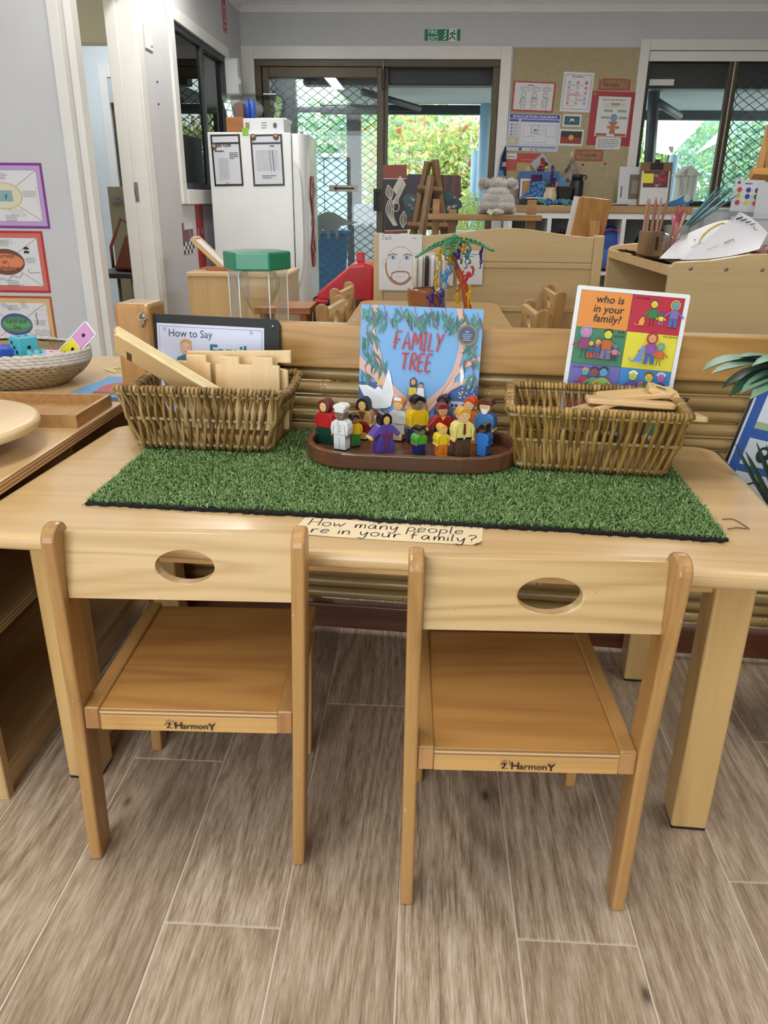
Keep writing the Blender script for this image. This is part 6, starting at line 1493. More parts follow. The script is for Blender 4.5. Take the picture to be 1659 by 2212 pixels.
# ---- arched divider panel (back of a play unit)
DYV = 3.8
a, b = at(808, 503, DYV), at(1305, 510, DYV); dz0 = 0.0; ztop = a.z; zarc = at(1085, 497, DYV).z
dv = thing('play_unit', 'pale maple play unit seen from behind, with an arched top rail', 'cabinet', ((a.x+b.x)/2, DYV, 0))
hwv = (b.x-a.x)/2
for s in (-1, 1): MB().span((s*hwv-s*0.045, -0.02, 0), (s*hwv, 0.03, ztop), W_divZ).done('post', dv, 0.004)
arc = [(-hwv+0.045, ztop-0.12), (hwv-0.045, ztop-0.12), (hwv-0.045, ztop-0.012+0.04*math.exp(-(0.4/0.26)**2))]+[(hwv-0.045-(2*hwv-0.09)*t, ztop-0.012+0.04*math.exp(-((1-t-0.6)/0.26)**2)) for t in [i/20 for i in range(1, 21)]]
MB().prism(arc, -0.012, 0.012, W_div).done('arched_rail', dv, 0.003)
MB().span((-hwv+0.045, -0.006, 0.1), (hwv-0.045, 0.006, ztop-0.12), W_div).done('back_panel', dv)
for zz in (ztop-0.135, 0.53, 0.1): MB().span((-hwv+0.045, -0.014, zz-0.012), (hwv-0.045, 0.012, zz+0.012), W_div).done('rail', dv, 0.002)
MB().span((-hwv, 0.03, ztop-0.06), (hwv, 0.4, ztop-0.04), W_div).done('top_shelf', dv, 0.003)
for s in (-1, 1): MB().span((s*hwv-s*0.02, 0.03, 0), (s*hwv, 0.4, ztop-0.06), W_divZ).done('side_panel', dv)
# child's drawing and notes taped to it
def taped(label, px0, py0, px1, py1, Y, c='#d6d8de', cat='paper', **k):
    a, b = at(px0, py0, Y), at(px1, py1, Y)
    return sheet(k.pop('name', 'paper_sheet'), label, cat, ((a.x+b.x)/2, Y, (a.z+b.z)/2), abs(b.x-a.x), abs(a.z-b.z), c, **k)+(abs(b.x-a.x), abs(a.z-b.z))
dr, p, w, h = taped("child's crayon portrait of a bearded face taped to the play unit", 819, 505, 909, 628, DYV-0.026, cat='drawing', name='child_drawing')
p.hand('Jack', -w*.44, h*.4, 0.02, .0022, '#6a6f78')
fc = ellipse(w*.34, h*.34, 40, 0.0, -h*.06)
p.outline(fc, .0022, '#a87455')
p.stroke([q for q in ellipse(w*.335, h*.335, 40, 0, -h*.06, 170, 370)], .007, '#9c6a4c'); p.stroke(ellipse(w*.3, h*.3, 30, 0, -h*.08, 215, 325), .012, '#a3755a')
p.stroke(smooth_path([(-w*.2, -h*.2), (-w*.1, -h*.165), (w*.02, -h*.16), (w*.14, -h*.165), (w*.22, -h*.2)]), .007, '#9c6a4c'); p.stroke(smooth_path([(-w*.2, -h*.2), (-w*.19, -h*.3), (-w*.05, -h*.36)]), .004, '#9c6a4c'); p.stroke(smooth_path([(w*.22, -h*.2), (w*.2, -h*.3), (w*.08, -h*.36)]), .004, '#9c6a4c')
for s in (-1, 1):
    p.outline(ellipse(w*.085, h*.032, 16, s*w*.16-w*.01, h*.09), .001, '#55585f'); p.ell(s*w*.16-w*.01, h*.09, w*.04, h*.03, '#5f86b8', 14); p.ell(s*w*.16-w*.01, h*.09, w*.016, h*.012, '#1b1f2a', 10)
    p.stroke(smooth_path([(s*w*.28, h*.12), (s*w*.18, h*.155), (s*w*.07, h*.135)]), .004, '#6b4a35')
    p.outline(ellipse(w*.045, h*.06, 12, s*w*.375, h*.0), .0015, '#b98a6c')
p.stroke(smooth_path([(0.0, h*.06), (-w*.03, -h*.06), (-w*.05, -h*.09), (w*.04, -h*.095)]), .001, '#8a8d93'); p.stroke(smooth_path([(-w*.1, -h*.235), (0, -h*.26), (w*.1, -h*.235)]), .0013, '#a86a5c')
p.lines(w*.28, h*.41, w*.46, h*.45, 1, '#8a8d93', .5, 4); p.done(dr, 'crayon_portrait')
nt, p, w, h = taped('white sheet with small sketches taped beside the palm toy', 990, 541, 1041, 615, DYV-0.026, name='paper_sheet')
p.lines(-w*.4, h*.3, w*.4, h*.42, 2, '#55585f', .4, 2); p.stroke([(-w*.1, h*.1), (w*.02, h*.2)], .006, '#2a2a30'); p.stroke(smooth_path([(-w*.35, -h*.05), (-w*.1, h*.05), (w*.3, -h*.08)]), .0015, '#77797f'); p.stroke(smooth_path([(-w*.3, -h*.2), (0, -h*.14), (w*.3, -h*.24)]), .0012, '#77797f'); p.done(nt, 'sketches')
nt2, p, w, h = taped('white sheet half hidden behind the pens and palm trunk', 905, 556, 978, 617, DYV-0.0265, name='paper_sheet'); p.lines(-w*.4, -h*.3, w*.4, h*.3, 5, '#a5a8ad', .3, 6); p.done(nt2, 'print')

# ---- red waste bin, stool, cabinet
M_red = mottled('red_plastic', '#b3202c', '#bd2a36', 6, 0.28)
v = at(752, 630, 4.35)
rbn = thing('pedal_bin', 'black bin liner under a sloping red plastic lid, by the meshed door', 'bin', (v.x, 4.35, 0))
MB().hexa([(-0.1, -0.12, 0), (0.1, -0.12, 0), (0.1, 0.12, 0), (-0.1, 0.12, 0), (-0.13, -0.15, 0.5), (0.13, -0.15, 0.5), (0.13, 0.15, 0.5), (-0.13, 0.15, 0.5)], M_red).done('body', rbn, 0.01)
nb = 26; vs = []
for j, z in enumerate((0.02, 0.2, 0.4, 0.515)):
    for i in range(nb):
        a = 2*PI*i/nb; k = 1+0.035*math.sin(5*a+j)+0.03*math.sin(9*a+2*j); r0 = (0.12, 0.145, 0.165, 0.155)[j]*k
        vs.append((max(-r0*1.1, min(r0*1.1, r0*1.35*math.cos(a))), max(-r0*1.1, min(r0*1.1, r0*1.35*math.sin(a))), z))
MB().add(vs, [(j*nb+i, j*nb+(i+1) % nb, (j+1)*nb+(i+1) % nb, (j+1)*nb+i) for j in range(3) for i in range(nb)], mottled('bin_liner', '#0e0e10', '#1a1a1d', 12, 0.25), True).done('bin_liner', rbn)
MB().prism([(-0.15, 0.5), (0.15, 0.5), (0.155, 0.68), (0.1, 0.7), (0.03, 0.69), (-0.15, 0.545)], -0.16, 0.16, M_red).done('lid', rbn, 0.018, 3)
MB().span((-0.165, -0.17, 0.49), (0.165, 0.17, 0.512), M_red).done('rim', rbn, 0.006)
MB().box((0.07, 0, 0.72), (0.04, 0.06, 0.05), M_red).done('lid_lug', rbn, 0.006)
W_stool = wood('red_pine_stool', '#a5673a', '#84502b', 'X', 6.0, 0.4, 0.25, 0.5)
a, b = at(600, 645, 4.1), at(676, 645, 4.1)
so = thing('wooden_stool', 'small red-brown wooden stool beside the fridge', 'stool', ((a.x+b.x)/2-0.03, 4.0, 0))
sz = at(660, 652, 4.1).z
MB().span((-0.14, -0.13, sz-0.035), (0.14, 0.13, sz), W_stool).done('seat', so, 0.005)
for s in (-1, 1): MB().span((s*0.1-0.018, -0.1, 0), (s*0.1+0.018, 0.1, sz-0.035), W_stool).done('leg_board', so, 0.003)
MB().span((-0.082, -0.015, 0.1), (0.082, 0.015, 0.16), W_stool).done('stretcher', so)
a, b = at(402, 590, 4.5), at(621, 582, 4.5)
cb = thing('ply_cabinet', 'plain pale plywood cabinet against the left wall in front of the fridge', 'cabinet', ((a.x+b.x)/2, 4.5, 0)); hw_ = (b.x-a.x)/2; cz = 0.615
W_cab = wood('cabinet_ply', '#c6a572', '#b99762', 'Z', 4.0, 0.45, 0.1, 0.3)
MB().span((-hw_+0.006, 0.004, 0), (hw_-0.006, 0.42, cz-0.022), W_cab).done('carcass', cb, 0.002)
MB().span((-hw_, -0.006, cz-0.022), (hw_, 0.43, cz), W_ply).done('top', cb, 0.004)
lf = thing('timber_tray', 'pale timber tray frame leaning on the wall above the cabinet', 'tray', at(458, 561, 4.75)); lf.location.z = cz+0.085
R_ = Matrix.Rotation(0.75, 3, 'Y')
MB().box((0, 0, 0), (0.24, 0.13, 0.012), flat('#d0d4dc', 0.4), R_).done('panel', lf)
for s in (-1, 1): MB().box(R_ @ Vector((0, s*0.07, 0)), (0.26, 0.014, 0.024), W_ply, R_).done('frame_side', lf); MB().box(R_ @ Vector((s*0.125, 0, 0)), (0.014, 0.13, 0.024), W_ply, R_).done('frame_side', lf)
db = boxo('wooden_board', None, (-0.12, -0.1, 0), (0.12, 0.1, 0.02), W_stool, 0.004); db.location = (-1.17, 4.72, cz+0.001); tag(db, 'flat brown wooden board lying on the pale cabinet', 'board')

# ---- fridge with papers, clutter on top
FRY = 5.62
a, b = at(447, 285, FRY), at(628, 285, FRY); fz = a.z
fr = thing('fridge', 'white fridge with rounded door against the left wall', 'fridge', (a.x, FRY, 0)); fw = b.x-a.x
MB().span((0, 0, 0.03), (fw, 0.62, fz), M_white).done('cabinet_body', fr, 0.006)
def door(z0, z1):
    prof = [(fw+0.005, 0.004), (fw+0.05, 0.0), (fw+0.085, 0.03), (fw+0.1, 0.12), (fw+0.104, 0.31), (fw+0.1, 0.5), (fw+0.085, 0.59), (fw+0.05, 0.62), (fw+0.005, 0.616)]
    return MB().prism(prof, z0, z1, M_white, plane='XY', smooth=True).done('door', fr, 0.006)
d_ = door(0.06, fz-0.005)
MB().prism(smooth_path([(fw+0.008, 0.42), (fw+0.05, 0.5), (fw+0.066, 0.7), (fw+0.066, fz-0.4), (fw+0.05, fz-0.22), (fw+0.008, fz-0.16)]), -0.012, 0.006, mottled('fridge_handle', '#cdd2d5', '#d6dadd', 4, 0.3)).done('handle_panel', d_, 0.004)
MB().span((0.02, 0.02, 0), (fw, 0.6, 0.03), M_black).done('plinth', fr)
def fridge_sheet(label, x0, y0, x1, y1, fn):
    a, b = at(x0, y0, FRY-0.003), at(x1, y1, FRY-0.003)
    t = thing('paper_sheet', label, 'paper', ((a.x+b.x)/2, FRY-0.003, (a.z+b.z)/2), group='black-edged papers on the fridge'); w, h = b.x-a.x, a.z-b.z
    t.rotation_euler = (0, D(-1.5), 0)
    MB().box((0, 0, 0), (w, 0.002, h), flat('#17181b', 0.3)).done('black_sleeve', t); p = Print(0.001, 0.0003, 0.35)
    p.rect(-w/2+.012, -h/2+.012, w/2-.012, h/2-.012, '#c6c9d2'); p.rect(-w/2, h/2-.06, w/2, h/2-.048, '#17181b'); fn(p, w, h); p.done(t, 'print'); return t
def s1(p, w, h):
    p.hand('koala Room', -w*.4, h*.26, .027, .0035, '#2a2a30', .08, .85); p.lines(-w*.38, h*.15, w*.3, h*.21, 1, '#33343a', .5, 3); p.lines(-w*.3, -h*.4, w*.05, h*.05, 14, '#8f929c', .35, 5); p.lines(w*.1, h*.02, w*.4, h*.16, 4, '#44464d', .5, 8); p.rect(-w*.1, -h*.45, w*.0, -h*.44, '#222222')
def s2(p, w, h):
    p.rect(-w*.4, h*.335, w*.4, h*.352, '#44597a'); p.lines(w*.1, h*.25, w*.42, h*.3, 1, '#33343a', .6, 3); p.lines(-w*.35, -h*.2, w*.35, h*.2, 18, '#9a9da6', .3, 5); p.stroke([(w*.1, -h*.22), (w*.08, h*.2)], .003, '#44464d'); p.stroke([(w*.2, -h*.22), (w*.17, h*.2)], .005, '#55575f'); p.lines(-w*.2, -h*.36, w*.25, -h*.28, 2, '#33343a', .4, 9)
fridge_sheet('black-edged sheet with handwritten heading, left of two on the fridge', 455, 290, 525, 402, s1); fridge_sheet('black-edged table sheet with blue heading, right of two on the fridge', 541, 290, 614, 402, s2)
for i, (x, y, l) in enumerate(((462, 317, 'on the left edge of the left sheet'), (547, 296, 'at the top left of the right sheet'), (596, 295, 'at the top right of the right sheet'))):
    m_ = thing('round_magnet', 'round photo magnet '+l+' on the fridge', 'magnet', at(x, y, FRY-0.006), group='round fridge magnets')
    MB().lathe([(0, 0), (0.02, 0), (0.02, 0.004), (0.016, 0.006), (0, 0.006)], flat('#6a5040', 0.3), 18, Matrix.Rotation(PI/2, 4, 'X')).done('disc', m_); MB().lathe([(0, 0.0061), (0.011, 0.0061), (0, 0.0066)], flat('#b89a84', 0.3), 14, Matrix.Rotation(PI/2, 4, 'X')).done('picture', m_)
gt = sheet('paper_tag', 'small lime green tag hanging over the fridge edge', 'tag', at(530, 284, FRY-0.004), 0.042, 0.045, '#7fb03c')[0]
bt = thing('red_bow', 'red patterned paper bow hanging on the fridge door', 'bow', (fr.location.x+fw+0.11, FRY+0.2, at(664, 480, FRY+0.2).z)); bt.rotation_euler = (0, 0, PI/2)
p = Print(0.004, 0.0003); rbw = random.Random(2)
for s in (1, -1):
    MB().prism([(0, 0.02*s), (0.09, 0.17*s), (0.05, 0.3*s), (-0.05, 0.3*s), (-0.09, 0.17*s)], -0.004, 0.004, flat('#a03038', 0.35)).done('bow_wing', bt)
    for i in range(16): x, z = rbw.uniform(-0.055, 0.055), s*rbw.uniform(0.11, 0.26); p.rect(x-.014, z-.014, x+.014, z+.014, rbw.choice(['#d9d2d0', '#5a1a20', '#c8a0a0', '#e0dcdc']))
MB().box((0, 0, 0), (0.05, 0.014, 0.05), flat('#7a1f26', 0.35)).done('bow_knot', bt); p.done(bt, 'pattern')
FT = fz+0.001
bn = thing('ring_binder', 'white ring binder lying on the fridge', 'binder', (at(568, 280, FRY).x, FRY+0.17, FT)); w_ = at(607, 280, FRY).x-at(519, 280, FRY).x
MB().span((-w_/2, -0.14, 0), (w_/2, 0.14, 0.085), flat('#ced2d6', 0.35)).done('cover', bn, 0.004)
p = Print(0.14, 0.0003); p.ell(w_*.28, 0.042, .014, .018, '#55585c'); p.lines(-w_*.05, .02, w_*.08, .065, 3, '#55504e', .4, 2); p.rect(-w_*.45, .02, -w_*.35, .06, '#8a7a58'); p.done(bn, 'spine_label')
wbx = boxo('wooden_box', None, (-0.06, -0.1, 0), (0.06, 0.1, 0.1), wood('brown_box_wood', '#9a6434', '#7f4e27', 'X', 5.0), 0.004); wbx.location = (at(499, 280, FRY).x, FRY+0.22, FT); tag(wbx, 'brown wooden box behind the binder on the fridge', 'box')
shf = boxo('white_tray', None, (-0.19, -0.12, 0), (0.19, 0.12, 0.018), M_white, 0.004); shf.location = (at(545, 250, FRY).x, FRY+0.33, FT+0.086); tag(shf, 'thin white tray carrying the clear tub over the fridge', 'tray')
tb2 = thing('clear_tub', 'clear plastic tub with dark contents above the fridge', 'tub', (at(545, 230, FRY+.3).x, FRY+0.33, FT+0.105))
MB().hexa([(-0.16, -0.1, 0), (0.16, -0.1, 0), (0.16, 0.1, 0), (-0.16, 0.1, 0), (-0.19, -0.12, 0.135), (0.19, -0.12, 0.135), (0.19, 0.12, 0.135), (-0.19, 0.12, 0.135)], M_clear).done('walls', tb2)
MB().span((-0.19, -0.125, 0.132), (0.19, 0.125, 0.145), M_clear).done('lid', tb2, 0.004); MB().ball((-0.04, 0.02, 0.065), (0.11, 0.06, 0.06), flat('#8d959c', 0.4), 14, 8).done('contents', tb2)
for i, (x, c, l) in enumerate(((0.0, '#22419c', 'left of two'), (0.035, '#2a55b0', 'right of two'))):
    sp_ = thing('spray_can', 'blue spray can in front of the clear tub, '+l, 'spray can', (tb2.location.x+x-0.005, FRY+0.17, FT+0.087), group='spray cans over the fridge')
    MB().lathe([(0, 0), (0.019, 0), (0.019, 0.09), (0.013, 0.1), (0.013, 0.125), (0, 0.125)], flat(c, 0.35), 16).done('can', sp_)
bx3 = boxo('small_carton', None, (-0.03, -0.02, 0), (0.03, 0.02, 0.1), flat('#6a4a3a', 0.5), 0.003); bx3.location = (tb2.location.x-0.06, FRY+0.17, FT+0.087); tag(bx3, 'small brown carton left of the blue spray cans', 'carton')

# ---- on the left wall
def wall_l(name, label, cat, px0, py0, px1, py1, c, t=0.0012, group=None):
    a, b = atx(px0, py0, LX), atx(px1, py1, LX); w, h = abs(b.y-a.y), abs(a.z-b.z)
    return sheet(name, label, cat, (LX+t/2+0.0005, (a.y+b.y)/2, (a.z+b.z)/2), w, h, c, rz=PI/2, t=t, group=group)+(w, h)
es, p, w, h = wall_l('fire_sign', 'tall red fire equipment sign high on the left wall', 'sign', 478, -8, 490, 72, '#b5202c', 0.004)
p.outline([(-w*.44, -h*.47), (w*.44, -h*.47), (w*.44, h*.47), (-w*.44, h*.47)], .008, '#d9d4d4'); p.rect(-w*.18, -h*.2, w*.18, h*.3, '#d9d4d4'); p.rect(-w*.1, -h*.15, w*.1, h*.2, '#b5202c'); p.rect(-w*.44, -h*.36, w*.44, -h*.32, '#d9d4d4'); p.done(es, 'sign_print')
a = atx(319, 82, LX)
sw = thing('light_switch', 'white two-gang light switch plate on the left wall', 'switch', (LX+0.004, a.y, a.z), PI/2)
MB().span((-0.06, -0.004, -0.058), (0.06, 0.004, 0.058), M_trim).done('plate', sw, 0.003); MB().span((0.02, -0.009, -0.035), (0.045, -0.004, 0.0), flat('#d9d9d6', 0.3)).done('rocker', sw, 0.002)
for (x, y, l) in ((339, 177, 'upper of two'), (342, 225, 'lower of two')):
    a = atx(x, y, LX); o = MB().lathe([(0, 0), (0.007, 0), (0.004, 0.006), (0, 0.006)], M_black, 10, Matrix.Rotation(PI/2, 4, 'Y')).done('wall_screw'); o.location = (LX, a.y, a.z); tag(o, 'small dark screw in the left wall, '+l, 'screw', 'bare screws in the left wall')
rp_, p, w, h = wall_l('red_poster', 'tall red poster with grey photos beside the fridge', 'poster', 420, 443, 446, 575, '#b53238')
for x in (-w*.3, w*.22): p.rect(x-w*.1, h*.25, x+w*.14, h*.45, '#6f6a68'); p.rect(x-w*.06, -h*.02, x+w*.16, h*.18, '#5a5654'); p.rect(x-w*.02, 0.01, x+w*.1, h*.14, '#a8a4a2')
p.lines(-w*.4, -h*.14, w*.4, -h*.06, 2, '#6a1a20', .4, 3); p.done(rp_, 'poster_print')
cp, p, w, h = wall_l('chequer_poster', 'small maroon poster with a black and white chequer, left of the red poster', 'poster', 392, 482, 420, 545, '#7a3040')
p.rect(-w*.32, h*.28, w*.5, h*.5, '#d3d5d8'); p.rect(-w*.2, -h*.15, w*.1, h*.25, '#5a5058'); p.rect(w*.12, -h*.1, w*.3, h*.24, '#8a7a7c')
for i in range(6):
    for j in range(3): p.rect(-w*.5+w*i/6, -h*.5+h*.13*j, -w*.5+w*(i+1)/6, -h*.5+h*.13*(j+1), '#e0e2e4' if (i+j) % 2 else '#222226')
p.done(cp, 'poster_print')
a = atx(497, 185, LX)
ds = thing('towel_dispenser', 'slim white dispenser on the left wall near the corner', 'dispenser', (LX, a.y-0.1, a.z))
MB().prism(rrect(0.1, 0.34, 0.03, 4), 0.0, 0.1, M_white, Matrix.Identity(4), plane='YZ').done('housing', ds, 0.006); MB().span((0.1, -0.02, -0.06), (0.104, 0.02, 0.0), flat('#7d8286', 0.4)).done('window_slot', ds); MB().span((0.02, -0.03, -0.2), (0.06, 0.03, -0.165), flat('#4f9a5c')).done('green_tab', ds)
# ================================================================ far wall: signs, pinboard, counter
def wall_b(name, label, cat, px0, py0, px1, py1, c, t=0.0012, off=0.0, group=None, tilt=0.0, r=0.0):
    Y = BY-off; a, b = at(px0, py0, Y), at(px1, py1, Y); w, h = abs(b.x-a.x), abs(a.z-b.z)
    return sheet(name, label, cat, ((a.x+b.x)/2, Y-t/2-0.0006, (a.z+b.z)/2), w, h, c, t=t, group=group, tilt=tilt, r=r)+(w, h)
ex, p, w, h = wall_b('exit_sign', 'green and white fire exit sign above the sliding door', 'sign', 917, 62, 994, 90, '#0f7a52', 0.006)
p.outline([(-w*.495, -h*.48), (w*.495, -h*.48), (w*.495, h*.48), (-w*.495, h*.48)], .005, '#d3dfd9')
p.text('FIRE', -w*.4, h*.08, h*.48, '#dfe8e4', 'L', .015, sx=.98); p.text('EXIT', -w*.4, -h*.42, h*.48, '#dfe8e4', 'L', .015, sx=.98)
for i in range(3): p.poly([(w*(.01+.03*i-.02*(i == 1)), -h*.42+h*.27*i), (w*(.1), -h*.3+h*.27*i), (w*(.12), -h*.1+h*.27*i), (w*(.05), -h*.26+h*.27*i)], '#dfe8e4')
p.rect(w*.18, -h*.46, w*.4, h*.46, '#dfe8e4'); p.ell(w*.325, h*.32, h*.08, h*.08, '#0f5a3e', 12)
for q in ([(w*.3, h*.2), (w*.27, -h*.1)], [(w*.27, -h*.1), (w*.33, -h*.2), (w*.35, -h*.4)], [(w*.27, -h*.1), (w*.22, -h*.3), (w*.19, -h*.3)], [(w*.3, h*.18), (w*.36, h*.06), (w*.38, h*.14)], [(w*.29, h*.2), (w*.23, h*.12), (w*.22, -h*.02)]): p.stroke(q, h*.11, '#0f5a3e')
p.done(ex, 'sign_print')
a, b = at(1110, 103, BY), at(1389, 105, BY)
pb = thing('pinboard', 'large beige fabric pinboard between door and right window', 'pinboard', ((a.x+b.x)/2, BY, 0)); pw = (b.x-a.x)/2-0.004
M_pin = mottled('beige_felt', '#a89c7c', '#b2a686', 30, 0.95, 0.15)
MB().span((-pw, -0.016, 0.55), (pw, -0.001, a.z), M_pin).done('felt_panel', pb, 0.003); PO = 0.017
def pins(p, w, h):
    for s in (-1, 1): p.ell(s*w*.44, h*.45, .007, .007, '#c9a94a', 8)
po, p, w, h = wall_b('pinned_sheet', 'white cartoon sheet on red backing, upper left of the pinboard', 'poster', 1109, 176, 1195, 242, '#a8323a', off=PO, tilt=D(2))
p.rect(-w*.46, -h*.44, w*.46, h*.45, '#d3d4d8'); p.lines(-w*.15, h*.34, w*.2, h*.4, 1, '#33343a', .5, 1)
rr2 = random.Random(31)
for i in range(3):
    x = -w*.24+w*.26*i; z = -h*.05
    p.outline(ellipse(w*.05, h*.08, 12, x, z+h*.1), .003, '#2a2a30'); p.outline([(x-w*.05, z), (x+w*.05, z), (x+w*.07, z-h*.22), (x-w*.07, z-h*.22)], .003, '#2a2a30'); p.stroke([(x-w*.03, z-h*.22), (x-w*.04, z-h*.36)], .003, '#2a2a30'); p.stroke([(x+w*.03, z-h*.22), (x+w*.04, z-h*.36)], .003, '#2a2a30'); p.outline(ellipse(w*.1, h*.075, 14, x+w*.02, z+h*.3), .0025, '#55575d'); p.lines(x-w*.05, z+h*.25, x+w*.09, z+h*.35, 2, '#77797f', .3, i)
    for k in range(5): p.stroke([(x+rr2.uniform(-.1, .1)*w, z+rr2.uniform(-.2, .05)*h), (x+rr2.uniform(-.1, .1)*w, z+rr2.uniform(-.2, .05)*h)], .002, '#44464c')
pins(p, w, h); p.done(po, 'sheet_print')
po, p, w, h = wall_b('pinned_sheet', 'white sheet with small pastel pictures, top centre of the pinboard', 'poster', 1217, 156, 1275, 242, '#d8dadf', off=PO, tilt=D(2))
p.outline([(-w*.43, -h*.43), (w*.43, -h*.43), (w*.43, h*.43), (-w*.43, h*.43)], .004, '#2c3252'); p.lines(-w*.2, h*.36, w*.2, h*.41, 1, '#55575d', .5, 2)
for i in range(5):
    for j in range(3):
        p.ell(-w*.28+w*.28*j, h*.24-h*.13*i, .012, .012, rr2.choice(['#c97a8a', '#8ab0d0', '#d0909a', '#8fb8a8', '#b04a5a', '#a8c0d8']), 10)
    p.lines(-w*.32, h*.18-h*.13*i-.008, w*.32, h*.18-h*.13*i+.004, 1, '#9a9ca4', .4, i)
p.rect(-w*.3, -h*.08, w*.1, -h*.02, '#d8a8b0'); p.rect(-w*.0, -h*.22, w*.32, -h*.17, '#d8a8b0'); p.done(po, 'sheet_print')
po, p, w, h = wall_b('evacuation_chart', 'blue-headed evacuation diagram in a clear sleeve on the pinboard', 'chart', 1099, 246, 1205, 327, '#c3c8d6', off=PO, tilt=D(1.2))
p.rect(-w*.48, h*.37, w*.48, h*.49, '#33469a'); p.text('EVACUATION DIAGRAM', 0.0, h*.39, h*.105, '#dfe3ee', 'C', .012, sx=1.12)
p.rect(-w*.48, h*.29, -w*.3, h*.35, '#33469a'); p.rect(-w*.26, h*.29, w*.48, h*.35, '#4a5caa'); p.rect(-w*.24, -h*.3, w*.44, h*.27, '#d3d7e2')
for i in range(5): p.ell(-w*.43, h*.2-h*.09*i, .008, .008, '#4f62aa', 8); p.lines(-w*.39, h*.17-h*.09*i, -w*.29, h*.23-h*.09*i, 2, '#7f86a0', .4, i)
p.rect(-w*.48, -h*.36, -w*.28, -h*.12, '#b9b7a8'); p.rect(-w*.44, -h*.28, -w*.36, -h*.18, '#d3c98a'); p.rect(-w*.48, -h*.4, w*.46, -h*.375, '#4a5caa')
for x0, z0, x1, z1 in ((-.2, -.1, -.05, .2), (-.05, -.02, .1, .2), (.1, .06, .24, .2), (.24, -.1, .42, .2), (-.2, -.26, .02, -.1), (.02, -.26, .24, -.04)): p.outline([(w*x0, h*z0), (w*x1, h*z0), (w*x1, h*z1), (w*x0, h*z1)], .003, '#8a9098')
p.outline([(-w*.04, h*.0), (w*.08, h*.0), (w*.08, h*.2), (-w*.04, h*.2)], .006, '#9ab08a'); p.rect(0, h*.04, w*.06, h*.1, '#4f78c0'); p.rect(-w*.26, -h*.49, -w*.2, -h*.41, '#33469a'); p.poly([(-w*.04, -h*.48), (w*.0, -h*.42), (w*.02, -h*.48)], '#c06a6a'); p.stroke([(w*.06, -h*.42), (w*.1, -h*.48)], .01, '#c06a6a'); p.lines(w*.14, -h*.48, w*.44, -h*.41, 2, '#8a90a8', .4, 4); p.done(po, 'diagram_print')
po, p, w, h = wall_b('flag_picture', 'green and blue flag picture in a white border on the pinboard', 'picture', 1217, 247, 1254, 274, '#d6dadd', off=PO, tilt=D(1.5))
p.rect(-w*.42, -h*.36, w*.42, h*.36, '#2f6a62'); p.rect(-w*.42, -h*.2, w*.42, h*.2, '#2f5a72'); p.rect(-w*.42, -h*.23, w*.42, -h*.19, '#1a1f24'); p.rect(-w*.42, h*.19, w*.42, h*.23, '#1a1f24'); p.poly([(-w*.12, -h*.14), (-w*.1, h*.12), (0, h*.16), (w*.1, h*.12), (w*.12, -h*.14), (w*.05, h*.0), (-w*.05, h*.0)], '#dfe3e3'); p.done(po, 'picture_print')
po, p, w, h = wall_b('flag_picture', 'black and red flag picture with yellow centre on the pinboard', 'picture', 1209, 279, 1258, 315, '#d6dadd', off=PO, tilt=D(1.5))
p.rect(-w*.44, -h*.38, w*.44, h*.38, '#8e2a26'); p.rect(-w*.44, h*.02, w*.44, h*.38, '#1d1a1c'); p.ell(0, h*.0, h*.17, h*.17, '#c9a83a', 18); p.done(po, 'picture_print')
po, p, w, h = wall_b('title_card', 'kraft title card with red border, topmost right on the pinboard', 'card', 1295, 170, 1360, 195, '#a3443e', off=PO, tilt=D(0.5))
p.rect(-w*.44, -h*.36, w*.44, h*.36, '#9a7350'); p.hand('Philosophy'.replace('sophy', 'sophy'), -w*.36, -h*.18, h*.42, .0035, '#4f3626', .14, .8); pins(p, w, h); p.done(po, 'card_print')
po, p, w, h = wall_b('red_board', 'red backing board with a white tree diagram on the pinboard', 'poster', 1279, 198, 1368, 315, '#9e2f38', off=PO, tilt=D(1.5)); pins(p, w, h)
w2_, h2_ = w*.66, h*.74; p.rect(-w2_/2-.01, -h*.33, w2_/2, h*.41, '#d6d8da')
p.lines(-w2_*.4, h*.33, w2_*.4, h*.37, 1, '#66686e', .4, 2); p.lines(-w2_*.35, h*.2, w2_*.35, h*.29, 3, '#9a9ca2', .3, 5)
p.poly([(-.02, -h*.28), (.03, -h*.28), (.022, -h*.12), (.05, -h*.05), (-.04, -h*.05), (-.012, -h*.12)], '#a86f4a'); p.ell(.005, h*.02, .03, .03, '#7a96b8', 16)
for dx, dz in ((-.07, .0), (-.05, .05), (.06, .05), (.075, .0), (0, .1)): p.rect(dx-.03, h*.02+dz-.008, dx+.04, h*.02+dz+.01, '#b5906c' if dz > .09 else '#93a08a')
p.rect(-w2_*.5, -h*.32, -w2_*.15, -h*.27, '#a8593c'); p.rect(w2_*.1, -h*.32, w2_*.47, -h*.27, '#a8593c'); p.rect(-.04, -h*.18, .06, -h*.13, '#b07a52'); p.done(po, 'diagram_print')
po, p, w, h = wall_b('caption_card', 'white caption card with rounded corners under the tree diagram', 'card', 1288, 296, 1339, 323, '#d3d6d9', off=PO+0.003, tilt=D(1.5), r=0.015)
p.lines(-w*.42, -h*.38, w*.42, h*.38, 5, '#55575d', .35, 9); p.done(po, 'caption_print')
po, p, w, h = wall_b('title_card', 'kraft title card with red border, low on the pinboard', 'card', 1243, 323, 1301, 348, '#a3443e', off=PO, tilt=D(1))
p.rect(-w*.44, -h*.36, w*.44, h*.36, '#9a7350'); p.hand('Program', -w*.34, -h*.12, h*.42, .0038, '#4f3626', .2, .9); p.done(po, 'card_print')
